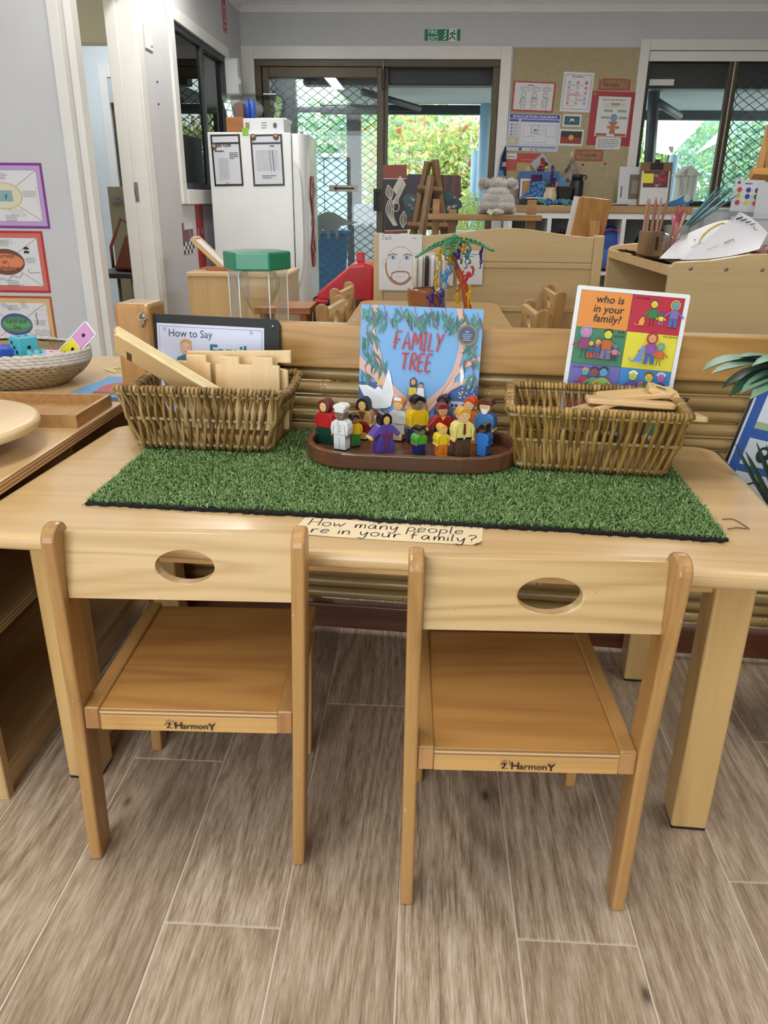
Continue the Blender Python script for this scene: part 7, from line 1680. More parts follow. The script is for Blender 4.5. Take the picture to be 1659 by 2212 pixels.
for (x0, y0, x1, y1, c, l, t2) in ((1094, 331, 1115, 368, '#b5453c', 'red and white notice half behind the lanyards', 0), (1117, 331, 1167, 372, '#a89c5c', 'glossy red over yellow notice under the evacuation diagram', 1)):
    po, p, w, h = wall_b('notice', l, 'notice', x0, y0, x1, y1, c, off=PO, tilt=D(1))
    if t2: p.rect(-w*.5, 0.0, w*.5, h*.5, '#b03a38'); p.lines(-w*.3, h*.12, w*.3, h*.2, 1, '#c98a80', .5, 2); p.poly([(-.02, -h*.42), (.0, -h*.06), (.02, -h*.42)], '#c9c48a')
    else: p.rect(-w*.5, h*.16, w*.5, h*.5, '#cdd0d4'); p.lines(-w*.4, h*.24, w*.4, h*.34, 1, '#44464c', .5, 2)
    p.done(po, 'notice_print')
for (x, y, l) in ((1259, 356, 'left of two low on the pinboard'), (1307, 354, 'right of two low on the pinboard')):
    o = MB().lathe([(0, 0), (0.008, 0), (0.006, 0.008), (0, 0.009)], M_black, 10, Matrix.Rotation(PI/2, 4, 'X')).done('push_pin'); o.location = at(x, y, BY-0.017); tag(o, 'black push pin, '+l, 'pin', 'black pins in the pinboard')

# ---- counter with pigeonholes
CYF, CZ_ = 6.72, 0.985
cx0, cx1 = at(1100, 445, CYF).x, 3.6
co = thing('bag_counter', 'long white pigeonhole unit with a timber top under the right window', 'counter', (cx0, CYF, 0)); cl = cx1-cx0
W_ctop = wood('counter_timber', '#b08f66', '#9d7d55', 'X', 6.0, 0.4, 0.2, 0.4)
MB().span((-0.02, -0.015, CZ_-0.055), (cl, 0.45, CZ_), W_ctop).done('worktop', co, 0.004)
MB().span((0, 0.42, 0.05), (cl, 0.44, CZ_-0.055), flat('#8f9498', 0.6)).done('back_panel', co)
MB().span((0, 0.0, CZ_-0.1), (cl, 0.42, CZ_-0.056), M_white).done('top_rail', co); MB().span((0, 0, 0.45), (cl, 0.42, 0.475), M_white).done('middle_shelf', co); MB().span((0, 0, 0.03), (cl, 0.42, 0.06), M_white).done('bottom_shelf', co)
for px in (1078, 1187, 1348, 1560, 1760): x = at(px, 480, CYF).x-cx0; MB().span((max(0, x-0.016), 0.0, 0.06), (max(0.032, x+0.016), 0.42, CZ_-0.1), M_white).done('divider', co)
def bag(label, px, py, w, h, c, trim):
    v = at(px, py, CYF+0.15); t = thing('backpack', label, 'backpack', (v.x, CYF+0.2, 0.476), group='backpacks in the pigeonholes')
    vs = []; n = 20
    MB().ball((0, 0, h*.5), (w*.5, 0.14, h*.5), flat(c, 0.7), 20, 12).done('bag_body', t)
    MB().ball((0, -0.09, h*.3), (w*.36, 0.07, h*.26), flat(trim, 0.7), 16, 8).done('pocket', t)
    MB().tube([(-w*.06, -0.03, h*.97), (-w*.06, -0.05, h*1.06), (w*.06, -0.05, h*1.06), (w*.06, -0.03, h*.97)], 0.008, flat(trim, 0.7), 6).done('grab_loop', t)
    MB().tube(ellipse_xz(w*.4, h*.42, h*.5, -0.1), 0.006, flat('#b0343c', 0.6), 5, closed=True).done('zip', t); return t
def ellipse_xz(rx, rz, zc, y): return [(rx*math.cos(2*PI*i/24), y-0.03*math.sin(PI*0.5), zc+rz*math.sin(2*PI*i/24)) for i in range(24)]
bag('dark maroon patterned backpack behind the wooden book stand', 1215, 500, 0.3, 0.3, '#40242c', '#6a2a34'); bag('blue patterned backpack right of the wooden book stand', 1318, 480, 0.3, 0.36, '#2a4a9a', '#3a66b4'); bag('black backpack in the dark pigeonhole behind the pencils', 1420, 490, 0.34, 0.34, '#17181c', '#222429')
bag('grey backpack in the pigeonhole left of the koala easel post', 1125, 500, 0.26, 0.3, '#5a4450', '#3c3a52'); bag('dark navy backpack at the right end of the pigeonholes', 1650, 490, 0.34, 0.34, '#20242e', '#2c3140')
# ---- clutter on the counter
def on(px, dy=0.15): return Vector((at(px, 440, CYF+dy).x, CYF+dy, CZ_+0.001))
def zpx(py, px, dy=0.15): return at(px, py, CYF+dy).z-CZ_
dr_ = thing('document_tray', 'black document tray with papers and dark folders behind the koala', 'tray', on(1160, 0.12)); MB().span((-0.16, -0.1, 0), (0.17, 0.1, 0.045), M_black).done('tray_body', dr_, 0.004); MB().span((-0.1, -0.105, 0.047), (0.06, 0.06, 0.055), flat('#d8d6d0')).done('papers', dr_)
ht = thing('sun_hat', 'blue patterned bucket sun hat lying on the counter', 'hat', on(1165, 0.2)+Vector((0, 0, 0.056)))
Mh = NT('blue_hat_cloth'); vh = Mh.coords((16, 16, 16), False); Mh.set(Mh.ramp(Mh.noise(vh, 1.0, 2.0, 0.5, 2.0), [(0.4, '#1f4a86'), (0.5, '#2f6aa8'), (0.56, '#7fb0c8'), (0.62, '#2a5a98')]), 0.8)
MB().lathe([(0.0, 0.125), (0.06, 0.12), (0.085, 0.1), (0.1, 0.05), (0.135, 0.02), (0.17, 0.0), (0.168, -0.003), (0.13, 0.015), (0.095, 0.045), (0, 0.1)], Mh.m, 36, None, 1.0, 0.6).done('crown_and_brim', ht)
pj = thing('pen_jar', 'round glass jar holding pens and a purple marker', 'jar', on(1187, 0.05)); jr = zpx(405, 1187, .05)
MB().lathe([(0, 0), (0.04, 0), (0.055, 0.03), (0.055, jr*.6), (0.04, jr*.85), (0.045, jr)], mottled('cloudy_glass', '#b8ad8c', '#c4ba9b', 8, 0.2), 20).done('jar', pj); 
for i, (dx, c, hh) in enumerate(((0.0, '#3a2a7a', 0.27), (-0.03, '#4a4f3a', 0.17), (0.025, '#1d1d22', 0.18), (0.035, '#c4507a', 0.15))):
    q = thing('marker_pen', ('purple marker standing tallest in the pen jar', 'olive pen at the left of the pen jar', 'black pen at the right of the pen jar', 'pink pen farthest right in the pen jar')[i], 'pen', on(1187, 0.05)+Vector((dx, 0, 0.02)), group='pens in the glass jar'); MB().lathe([(0, 0), (0.011, 0), (0.011, hh*.75), (0.013, hh*.76), (0.013, hh), (0, hh)], flat(c, 0.4), 10).done('barrel', q)
pc_ = thing('purple_cup', 'purple cylinder standing behind the blue sun hat', 'cup', on(1155, 0.3)); ph = zpx(378, 1155, .3)
MB().lathe([(0, 0), (0.043, 0), (0.046, ph), (0.04, ph), (0.038, 0.01), (0, 0.01)], mottled('purple_plastic', '#4a1c52', '#552260', 6, 0.4), 24).done('body', pc_)
cfr = sheet('cork_frame', 'small cork picture frame left of the purple cup', 'frame', on(1134, 0.33)+Vector((0, 0, 0.1)), 0.1, 0.2, '#d9d5cd', lean=-0.1, t=0.012)
cfr[1].rect(-0.035, -0.085, 0.035, 0.085, '#a67c4e'); cfr[1].done(cfr[0], 'cork')
bpr = sheet('blue_folder', 'blue printed folder leaning behind the purple cup', 'folder', on(1160, 0.4)+Vector((0.0, 0, 0.13)), 0.34, 0.26, '#2f5f9e', lean=-0.08, t=0.003)
bpr[1].rect(-0.15, -0.03, 0.15, 0.0, '#a8bcd0'); bpr[1].rect(0.08, -0.1, 0.16, 0.05, '#d0d6cc'); bpr[1].lines(-0.1, 0.05, 0.1, 0.08, 1, '#b8c8dc', .5, 3); bpr[1].done(bpr[0], 'folder_print')
bb = thing('black_pot', 'black square pot right of the pen jar', 'pot', on(1217, 0.06)); MB().hexa([(-0.045, -0.045, 0), (0.045, -0.045, 0), (0.045, 0.045, 0), (-0.045, 0.045, 0), (-0.058, -0.058, 0.14), (0.058, -0.058, 0.14), (0.058, 0.058, 0.14), (-0.058, 0.058, 0.14)], M_black).done('body', bb, 0.004)
bc2 = MB().prism([(-0.03, 0), (0.04, 0), (0.03, 0.05), (-0.015, 0.07)], -0.004, 0.004, flat('#3f7ab0')).done('blue_card'); bc2.location = on(1209, 0.06)+Vector((0, 0, 0.142)); tag(bc2, 'small blue card sticking up from the black pot', 'card')
cl_ = thing('green_cloth', 'crumpled green-blue cloth at the foot of the bottle', 'cloth', on(1205, 0.02)); mb = MB(); rcl = random.Random(8)
for i in range(6): mb.ball((-0.13+0.045*i, rcl.uniform(-.02, .02), 0.016+rcl.uniform(0, .012)), (0.042, 0.03, 0.02+rcl.uniform(0, .012)), Mh.m if i % 2 else flat('#4f8a86', 0.9), 10, 6, Matrix.Rotation(rcl.uniform(-.6, .6), 3, 'Y'))
mb.done('folds', cl_)
bo2 = thing('drink_bottle', 'black insulated drink bottle with a carry loop on the counter', 'bottle', on(1242, 0.12)); bh2 = zpx(377, 1242, .12)
MB().lathe([(0, 0), (0.05, 0), (0.053, 0.01), (0.053, bh2*.76), (0.042, bh2*.84), (0, bh2*.84)], M_black, 24).done('body', bo2, 0.0); MB().lathe([(0, bh2*.84), (0.044, bh2*.84), (0.044, bh2*.98), (0.04, bh2), (0, bh2)], M_black, 24).done('lid', bo2); MB().tube([(0.04, 0, bh2*.95), (0.065, 0, bh2*.97), (0.075, 0, bh2*.9), (0.06, 0, bh2*.84)], 0.006, M_black, 8).done('carry_loop', bo2)
v = at(1225, 395, BY-0.1)
hb2 = thing('drawstring_bag', 'patterned grey drawstring bag hanging from the pinboard', 'bag', (v.x, BY-0.09, 0)); zt, zb = at(1232, 348, BY).z, at(1215, 442, BY).z
Mp = NT('camouflage_cloth'); vp = Mp.coords((26, 26, 26), False); Mp.set(Mp.ramp(Mp.noise(vp, 1.0, 3.0), [(0.38, '#4d4a48'), (0.5, '#8a837c'), (0.58, '#a8a196'), (0.66, '#8a5c4a')]), 0.9)
vs = []; n = 20
for j, (q, r0) in enumerate(((0.0, 0.075), (0.15, 0.095), (0.5, 0.075), (0.8, 0.045), (0.95, 0.014), (1.0, 0.022))):
    for i in range(n): a = 2*PI*i/n; k = 1+0.1*math.sin(5*a+j); vs.append((r0*k*math.cos(a)+0.03*q, r0*0.55*k*math.sin(a), max(zb, CZ_+0.004)+(zt-max(zb, CZ_+0.004))*q))
MB().add(vs, [(j*n+i, j*n+(i+1) % n, (j+1)*n+(i+1) % n, (j+1)*n+i) for j in range(5) for i in range(n)]+[tuple(range(n-1, -1, -1))], Mp.m, True).done('cloth', hb2)
MB().span((0.02, 0.06, zt-0.01), (0.04, 0.072, zt+0.07), flat('#c9c3b2')).done('hook', hb2); MB().tube([(0.03, 0.0, zt), (0.03, 0.05, zt+0.03), (0.03, 0.062, zt+0.01)], 0.004, M_cane, 5).done('cord', hb2)
v = at(1172, 360, BY-0.05); tg_ = thing('toy_packet', 'clear packet of red toy parts hung crooked on the pinboard', 'packet', (v.x, BY-0.045, v.z)); tg_.rotation_euler = (0, D(-40), 0)
MB().prism(rrect(0.13, 0.17, 0.01), -0.003, 0.003, flat('#aeb2b4', 0.2)).done('backing', tg_); rt = random.Random(6)
for i in range(9): MB().ball((rt.uniform(-.045, .045), -0.008, rt.uniform(-.065, .05)), (rt.uniform(.012, .022), .007, rt.uniform(.012, .024)), flat(rt.choice(['#a83038', '#7a2a30', '#3a3034', '#c9a83a', '#b04a42']), 0.3), 8, 6).done('toy_part', tg_)
v = at(1087, 350, BY-0.03); ly = thing('lanyards', 'black and blue lanyards hanging beside the pinboard', 'lanyard', (v.x, BY-0.035, v.z)); zl0, zl1 = at(1090, 316, BY).z-v.z, at(1085, 384, BY).z-v.z
for i, (dx, c) in enumerate(((-0.022, '#1d2130'), (0.0, '#15161c'), (0.02, '#22283c'), (-0.03, '#2f5a98'))): MB().tube([(0.012, 0, zl0), (dx*.6, -0.008*i, zl0*.3), (dx, -0.008*i, zl1*(0.75+0.08*i))], [0.004, 0.007, 0.007], flat(c, 0.7), 6).done('strap', ly)
MB().span((-0.01, -0.04, zl1*.3), (0.02, -0.03, zl1*.02), flat('#9aa0a6', 0.3)).done('card_holder', ly); MB().span((-0.03, -0.036, zl1*.95), (0.0, -0.026, zl1*.55), flat('#3f78b4', 0.3)).done('card_holder', ly)
# right part of the counter
def stand_sheet(name, label, cat, x0, y0, x1, y1, c, dy, lean=-0.12, t=0.012):
    Y = CYF+dy; a, b = at(x0, y0, Y), at(x1, y1, Y); h = a.z-CZ_-0.002
    return sheet(name, label, cat, ((a.x+b.x)/2, Y, CZ_+0.003+h/2), b.x-a.x, h, c, lean=lean, t=t)+(b.x-a.x, h)
s_, p, w, h = stand_sheet('photo_folder', 'open white photo folder standing on the counter', 'folder', 1340, 360, 1388, 440, '#c5c9cd', 0.2)
p.rect(-w*.1, -h*.34, w*.36, h*.3, '#6d6459'); p.rect(0.0, -h*.2, w*.25, h*.15, '#8d857a'); p.rect(-w*.4, -h*.3, -w*.34, h*.0, '#6a6d72'); p.done(s_, 'photo')
s_, p, w, h = stand_sheet('clipboard', 'clipboard with a photo and yellow sticky note standing on the counter', 'clipboard', 1386, 350, 1443, 440, '#7a5a40', 0.1, t=0.006)
p.rect(-w*.44, -h*.48, w*.44, h*.3, '#d0d3d8'); p.rect(-w*.38, -h*.08, w*.4, h*.3, '#5a3a38')
for i in range(14): p.ell(rr2.uniform(-.1, .36)*w, rr2.uniform(-.04, .26)*h, .016, .014, rr2.choice(['#a83a40', '#8a3038', '#cfd3d6', '#6a8ab0', '#7a4a40']), 8)
p.rect(-w*.4, h*.02, -w*.06, h*.24, '#d9dc3a'); p.done(s_, 'photo_and_note'); MB().span((-0.05, -0.016, h*.34), (0.05, -0.004, h*.47), M_black).span((-0.02, -0.02, h*.42), (0.02, -0.01, h*.56), M_black).done('clip', s_, 0.003)
td = thing('blue_dispenser', 'blue tape dispenser on the counter behind the pencils', 'tape dispenser', on(1462, 0.1)); MB().prism(smooth_path([(-0.12, 0), (0.1, 0), (0.12, 0.03), (0.09, 0.075), (0.04, 0.08), (-0.02, 0.05), (-0.13, 0.012)]), -0.03, 0.03, mottled('blue_plastic', '#3a78b0', '#4786bc', 6, 0.3)).done('body', td, 0.006); MB().lathe([(0.015, -0.018), (0.03, -0.018), (0.03, 0.018), (0.015, 0.018)], flat('#c9d0d2', 0.3), 20, Matrix.Translation((0.07, -0.02, 0.055)) @ Matrix.Rotation(PI/2, 4, 'X')).done('tape_roll', td)
lp = thing('black_folders', 'flat black folders lying at the right of the counter', 'folder', on(1545, 0.12)); MB().span((-0.22, -0.12, 0), (0.26, 0.12, 0.025), M_black).done('lower_folder', lp, 0.003); MB().span((-0.16, -0.11, 0.026), (0.14, 0.1, 0.04), flat('#2a2d33')).done('upper_folder', lp, 0.003); MB().span((0.15, -0.13, 0.027), (0.3, 0.05, 0.035), flat('#c5c2b8')).done('papers', lp)
pp = thing('paper_stack', 'loose white papers on the counter left of the photo folder', 'paper', on(1325, 0.1)); MB().span((-0.14, -0.1, 0), (0.1, 0.1, 0.008), M_black).done('dark_sheet', pp); MB().box((0.03, -0.02, 0.016), (0.18, 0.14, 0.004), flat('#d3d6da'), Matrix.Rotation(-0.12, 3, 'Y')).done('curled_sheet', pp)
# ================================================================ easels, koala, right shelf unit, office
W_eas = wood('dark_easel_wood', '#7a5f40', '#5f472d', 'Z', 6.0, 0.5, 0.1, 0.45)
W_easX = wood('dark_easel_wood', '#7f6344', '#634a2f', 'X', 6.0, 0.5, 0.1, 0.45)
EY = 5.0
def strut(par, q0, q1, w, m=None, name='leg'):
    o0_ = Vector(par.location); a, b = Vector(q0)-o0_, Vector(q1)-o0_
    mb = MB().tube([a, b], w*0.66, m or W_eas, 4); mb.sm = [False]*len(mb.sm); return mb.done(name, par, 0.003)
es_ = thing('painting_easel', 'brown A-frame easel holding a dark painting by the open door', 'easel', (at(935, 500, EY).x, EY, 0))
def ground(px, py, Y, px2): v = at(px, py, Y); v.z = 0; v.x = at(px2, py, Y).x; return v
strut(es_, at(925, 349, EY), ground(880, 520, EY-0.02, 838), 0.038); strut(es_, at(939, 345, EY), ground(975, 520, EY-0.02, 1012), 0.038); strut(es_, at(931, 380, EY-0.06), ground(905, 520, EY-0.45, 868), 0.036)
strut(es_, at(902, 407, EY-0.03), at(955, 412, EY-0.03), 0.034, W_easX, 'cross_bar'); strut(es_, at(880, 487, EY-0.03), at(985, 490, EY-0.03), 0.034, W_easX, 'cross_bar')
pa, p, w, h = taped('dark painting of tree trunks over teal water on the brown easel', 881, 377, 989, 486, EY+0.045, '#3a2a26', 'painting', name='painting', t=0.02, tilt=D(1))
rq = random.Random(17)
for i in range(13): x = -w*.47+w*.94*i/12; p.poly([(x-.02, h*.05), (x+.02, h*.05), (x+.016+rq.uniform(-.01, .01), h*.48), (x-.016, h*.48)], rq.choice(['#4a2a26', '#5a3426', '#2f2430', '#6a4430', '#3a2838']))
for i in range(16): p.ell(rq.uniform(-.45, .45)*w, rq.uniform(-.25, .08)*h, .05, .035, rq.choice(['#1f4a4f', '#2a5a5c', '#1a3a44', '#2f4a5a']), 10)
for i in range(26): p.ell(rq.uniform(-.47, .47)*w, rq.uniform(-.42, .12)*h, .011, .009, rq.choice(['#b89a80', '#8a6a5a', '#a8a08a', '#5a7a70']), 8)
for i in range(4): p.lines(-w*.12, -h*.2-.03*i, w*.12, -h*.17-.03*i, 1, '#b8ac98', .5, i)
p.rect(-w*.5, -h*.5, w*.5, -h*.4, '#4a2b22'); p.done(pa, 'brushwork')
sc_, p, w, h = taped('tall black lino print with white leaves under a red-brown band', 830, 356, 878, 505, 5.3, '#1d1a1c', 'print', name='lino_print', t=0.012, tilt=D(-2))
p.rect(-w*.5, h*.31, w*.5, h*.5, '#7a3322'); p.rect(-w*.5, -h*.5, w*.5, -h*.46, '#7a3322'); p.stroke([(-w*.5, h*.31), (w*.5, h*.3)], .004, '#c9c4bc'); p.stroke([(-w*.5, -h*.455), (w*.5, -h*.45)], .004, '#c9c4bc'); LW = '#c9c4bc'
def lino_leaf(cx, cz, l, a, ww):
    pts = [(math.cos(a)*l*t-math.sin(a)*ww*math.sin(PI*t), math.sin(a)*l*t+math.cos(a)*ww*math.sin(PI*t)) for t in [i/10 for i in range(11)]]+[(math.cos(a)*l*t+math.sin(a)*ww*math.sin(PI*t), math.sin(a)*l*t-math.cos(a)*ww*math.sin(PI*t)) for t in [1-i/10 for i in range(11)]]
    p.outline([(cx+x, cz+z) for x, z in pts[:-1]], .004, LW); p.stroke([(cx, cz), (cx+math.cos(a)*l, cz+math.sin(a)*l)], .003, LW)
    for i in range(2, 9): t = i/10; x, z = cx+math.cos(a)*l*t, cz+math.sin(a)*l*t; s_ = ww*math.sin(PI*t)*.8; p.stroke([(x-math.sin(a)*s_, z+math.cos(a)*s_), (x-math.cos(a)*.012, z-math.sin(a)*.012), (x+math.sin(a)*s_, z-math.cos(a)*s_)], .0025, LW)
lino_leaf(-w*.2, h*.0, h*.22, 1.75, .022); lino_leaf(w*.3, -h*.42, h*.25, 1.5, .022)
for i in range(14): t = i/13; p.stroke([(w*(.05+.3*t), h*(.08+.2*t)), (w*(-.1+.3*t), h*(.16+.18*t))], .005, LW); p.stroke([(w*(.05+.3*t), h*(.08+.2*t)), (w*(.2+.25*t), h*(.04+.17*t))], .004, LW)
for i in range(5): p.stroke(smooth_path([(-w*.3+.01*i, h*.0), (-w*.42+.012*i, -h*.14), (-w*.3+.008*i, -h*.26), (-w*.1+.006*i, -h*.38)]), .005, LW)
p.outline(ellipse(w*.16, h*.07, 16, w*.0, -h*.1), .004, LW)
for i in range(6): p.stroke([(w*(-.14+.05*i), -h*.06), (w*(.02+.03*i), h*.06)], .003, LW)
p.done(sc_, 'lino_art')
ss = MB().tube([(0, 0.03, 0), (0, 0.02, at(853, 372, 5.3).z-0.02)], 0.015, W_eas, 6).done('print_pole'); ss.location = (sc_.location.x, 5.32, 0); tag(ss, 'thin wooden pole holding up the black lino print', 'pole')

# ---- koala easel: long ledge on posts
ke = thing('ledge_easel', 'wooden easel whose long ledge carries the plush koala', 'easel', (at(1045, 468, 4.6).x, 4.6, 0)); KY = 4.6
W_led = wood('easel_ledge_wood', '#a07a4c', '#84613a', 'X', 6.0, 0.45, 0.15, 0.4)
a, b = at(924, 468, KY), at(1168, 468, KY); kz = a.z
o_ = Vector(ke.location)
MB().span(Vector((a.x, KY-0.06, kz-0.016))-o_, Vector((b.x, KY+0.06, kz+0.016))-o_, W_led).done('ledge', ke, 0.004)
for px, top, w in ((943, 430, .04), (1150, 432, .05), (978, 452, .045)):
    v = at(px, top, KY+0.085); MB().span(Vector((v.x-w/2, KY+0.07, 0))-o_, Vector((v.x+w/2, KY+0.1, v.z))-o_, W_led).done('post', ke, 0.004)
MB().span(Vector((a.x+.02, KY+0.055, 0.35))-o_, Vector((b.x-.02, KY+0.075, 0.42))-o_, W_led).done('lower_rail', ke, 0.003)
def fur():
    t = NT('koala_fur'); v = t.coords((1, 1, 1), False); n1 = t.noise(v, 14.0, 4.0, 0.7); n2 = t.noise(v, 120.0, 3.0, 0.7)
    sp = t.n('ShaderNodeSeparateXYZ'); t.put(sp.inputs[0], v)
    c = t.ramp(t.math('ADD', t.math('MULTIPLY', n1, 0.6), t.math('MULTIPLY', n2, 0.4)), [(0.3, '#8a8784'), (0.55, '#b2afac'), (0.75, '#cccac6')])
    t.set(c, 0.95, sheen=0.4); t.bump(n2, 0.8, 0.012); return t.m
M_fur = fur(); M_furl = mottled('pale_fur', '#c2bdb4', '#d3cec6', 60, 0.95, 0.6)
kv = at(1073, 466, KY-0.01); sk_ = (at(1118, 440, KY).x-at(1028, 440, KY).x)/0.36
sk_ *= 0.98; KZ = 0.82
ko = thing('plush_koala', 'grey plush koala sitting with its back to us on the easel ledge', 'plush toy', (kv.x, KY, kz+0.016)); S = sk_
def fuzzy(name, parts, par, m, seed, nfur=900, lf=0.014):
    mb = MB(); V = []
    for c, r in parts: mb.ball([c[0]*S, c[1]*S, c[2]*S*KZ], [r[0]*S, r[1]*S, r[2]*S*KZ], m, 24, 16)
    rngf = np.random.default_rng(seed); tot = sum(r[0]*r[1]+r[1]*r[2]+r[0]*r[2] for _, r in parts)
    for c, r in parts:
        k = int(nfur*(r[0]*r[1]+r[1]*r[2]+r[0]*r[2])/tot); d = rngf.normal(size=(k, 3)); d /= np.linalg.norm(d, axis=1)[:, None]
        vs = []; fs = []
        for q in d:
            pbase = Vector([(c[i]+q[i]*r[i]*0.97)*S*(KZ if i == 2 else 1) for i in range(3)]); nrm = Vector([q[i]/r[i] for i in range(3)]).normalized()
            tip = pbase+(nrm+Vector((rngf.uniform(-.4, .4), rngf.uniform(-.4, .4), -0.55))).normalized()*lf*S*rngf.uniform(.6, 1.2); sd_ = nrm.orthogonal().normalized()*0.0042*S
            b_ = len(vs); vs += [pbase-sd_, pbase+sd_, tip]; fs.append((b_, b_+1, b_+2))
        mb.add(vs, fs, m)
    return mb.done(name, par, fixn=False)
fuzzy('body', [((0, 0, .125), (.15, .12, .135)), ((0, -.01, .085), (.155, .125, .085)), ((0, 0.0, .2), (.115, .1, .085))], ko, M_fur, 1, 3200)
fuzzy('head', [((0, .03, .3), (.09, .085, .075))], ko, M_fur, 2, 900)
for s in (-1, 1):
    fuzzy('ear', [((s*.115, .02, .315), (.055, .035, .05))], ko, M_fur, 3+s, 400); fuzzy('ear_tuft', [((s*.14, .03, .285), (.032, .028, .036))], ko, M_furl, 6+s, 260)
    fuzzy('hind_leg', [((s*.12, .05, .04), (.05, .08, .04))], ko, M_fur, 9+s, 300)
fuzzy('pale_rump', [((-.005, -.1, .035), (.055, .04, .034))], ko, M_furl, 12, 400, .016)
MB().box((-.07*S, -.125*S, .02*S), (.05*S, .003, .035*S), flat('#c9c3a8'), Matrix.Rotation(0.5, 3, 'Y')).done('sewn_label', ko)

# ---- wooden book stand on the play unit
bsx = at(1268, 470, 3.95)
zb_ = ztop-0.039
bs = thing('book_stand', 'bamboo book stand with a rear prop, standing on the play unit', 'book stand', (bsx.x, 3.98, zb_)); bhh = at(1285, 425, 3.98).z-zb_
MB().prism(rrect(0.155, bhh, 0.014, 4, 0.01, bhh/2), -0.006, 0.006, W_bamZ, Matrix.Rotation(0.1, 4, 'Y') @ Matrix.Rotation(0.18, 4, 'X')).done('board', bs, 0.002)
MB().box((0.035, -0.055, bhh*.24), (0.045, 0.03, bhh*.48), W_bamZ, Matrix.Rotation(-0.05, 3, 'X')).done('prop', bs, 0.003)
MB().box((0.0, 0.03, 0.012), (0.15, 0.05, 0.012), W_bamX).done('ledge', bs, 0.002)
MB().box((-0.058, 0.03, bhh*.52), (0.03, 0.006, bhh*.98), flat('#d5d6d8'), Matrix.Rotation(0.1, 3, 'Y') @ Matrix.Rotation(0.18, 3, 'X')).done('page_edges', bs)

# ---- right shelf unit with a dropped top tray
RYN, RYF = 2.55, 3.45
ax = at(1447, 580, RYN).x
rs = thing('slope_top_shelf', 'pale maple storage unit with raised ends, right of the play unit', 'cabinet', (ax, RYN, 0)); rzt = at(1455, 566, RYN).z; rze = at(1620, 548, RYN).z
Lr = 1.5
prof = [(0, 0), (Lr, 0), (Lr, rze), (0.33, rze), (0.24, rze-0.001), (0.12, rzt+0.006), (0.015, rzt), (0.0, rzt-0.015)]
MB().prism(prof, 0, 0.02, W_div).done('near_end_panel', rs, 0.003)
zd = rzt-0.012; dep = RYF-RYN
MB().prism([(0.0, 0), (Lr, 0), (Lr, zd+0.06), (0.2, zd+0.035), (0.04, zd+0.02), (0.008, zd+0.012), (0, zd)], dep-0.02, dep, W_div).done('far_end_panel', rs, 0.003)
MB().span((0.006, 0.02, zd-0.03), (Lr, dep-0.02, zd-0.008), W_div).done('top_deck', rs, 0.002)
MB().span((-0.002, 0.018, zd-0.03), (0.008, dep-0.018, zd+0.002), W_ply).done('front_lip', rs, 0.002)
MB().span((0.48, 0.02, 0.05), (0.5, dep-0.02, zd-0.03), W_divZ).done('back_panel', rs)
MB().span((0.01, 0.02, 0.36), (0.48, dep-0.02, 0.38), W_div).done('shelf_board', rs)
for px, py in ((1492, 580), (1569, 582), (1647, 583)):
    v = at(px, py, RYN); MB().lathe([(0, 0), (0.0065, 0), (0.0045, 0.0025), (0, 0.0015)], M_steel, 12, Matrix.Translation((v.x-ax, 0, v.z)) @ Matrix.Rotation(PI/2, 4, 'X')).done('screw', rs)
DKZ = zd-0.0075
# small dark figures on the inner shelf
for i, (dx, h_) in enumerate(((0.0, .09), (0.035, .05), (-0.03, .04))):
    q = thing('small_figure', ('tall', 'middle', 'short')[i]+' dark brown figure on the inner shelf of the pale unit', 'figurine', (ax+0.16+dx, RYN+0.3, 0.3805), group='dark figures in the pale unit'); MB().lathe([(0, 0), (0.012, 0), (0.008, h_*.5), (0.011, h_*.7), (0.004, h_*.85), (0.008, h_*.95), (0, h_)], flat('#2b1c14'), 10).done('body', q)
# woven mat
def onr(px, py, dz=0.0): return atz(px, py, DKZ+dz)
wm = thing('woven_mat', 'brown woven mat with curled edge on the pale storage unit', 'mat', (ax+0.21, RYN+0.42, DKZ)); Mw = NT('woven_fibre'); vw = Mw.coords((90, 90, 20), False); nw = Mw.noise(vw, 1.0, 2.0, 0.6, 1.5); Mw.set(Mw.ramp(nw, [(0.35, '#4a3a26'), (0.55, '#7a6444'), (0.7, '#a08a64')]), 0.9); Mw.bump(nw, 0.8, 0.004)
vs = []; nx_, ny_ = 20, 26
for j in range(ny_+1):
    for i in range(nx_+1):
        x = -0.215+0.44*i/nx_; y = -0.37+0.66*j/ny_; e = max(0, (-x-0.15)/0.07); vs.append((x+0.005*math.sin(y*37), y+0.005*math.sin(x*41), 0.004+0.02*e+0.004*math.sin(y*16)*e+0.0015*math.sin(x*90+y*60)))
nv = len(vs); fs = [(j*(nx_+1)+i, j*(nx_+1)+i+1, (j+1)*(nx_+1)+i+1, (j+1)*(nx_+1)+i) for j in range(ny_) for i in range(nx_)]
MB().add(vs+[(x, y, z-0.003) for x, y, z in vs], fs+[tuple(nv+q for q in reversed(f)) for f in fs], Mw.m, True).done('weave', wm, fixn=False)
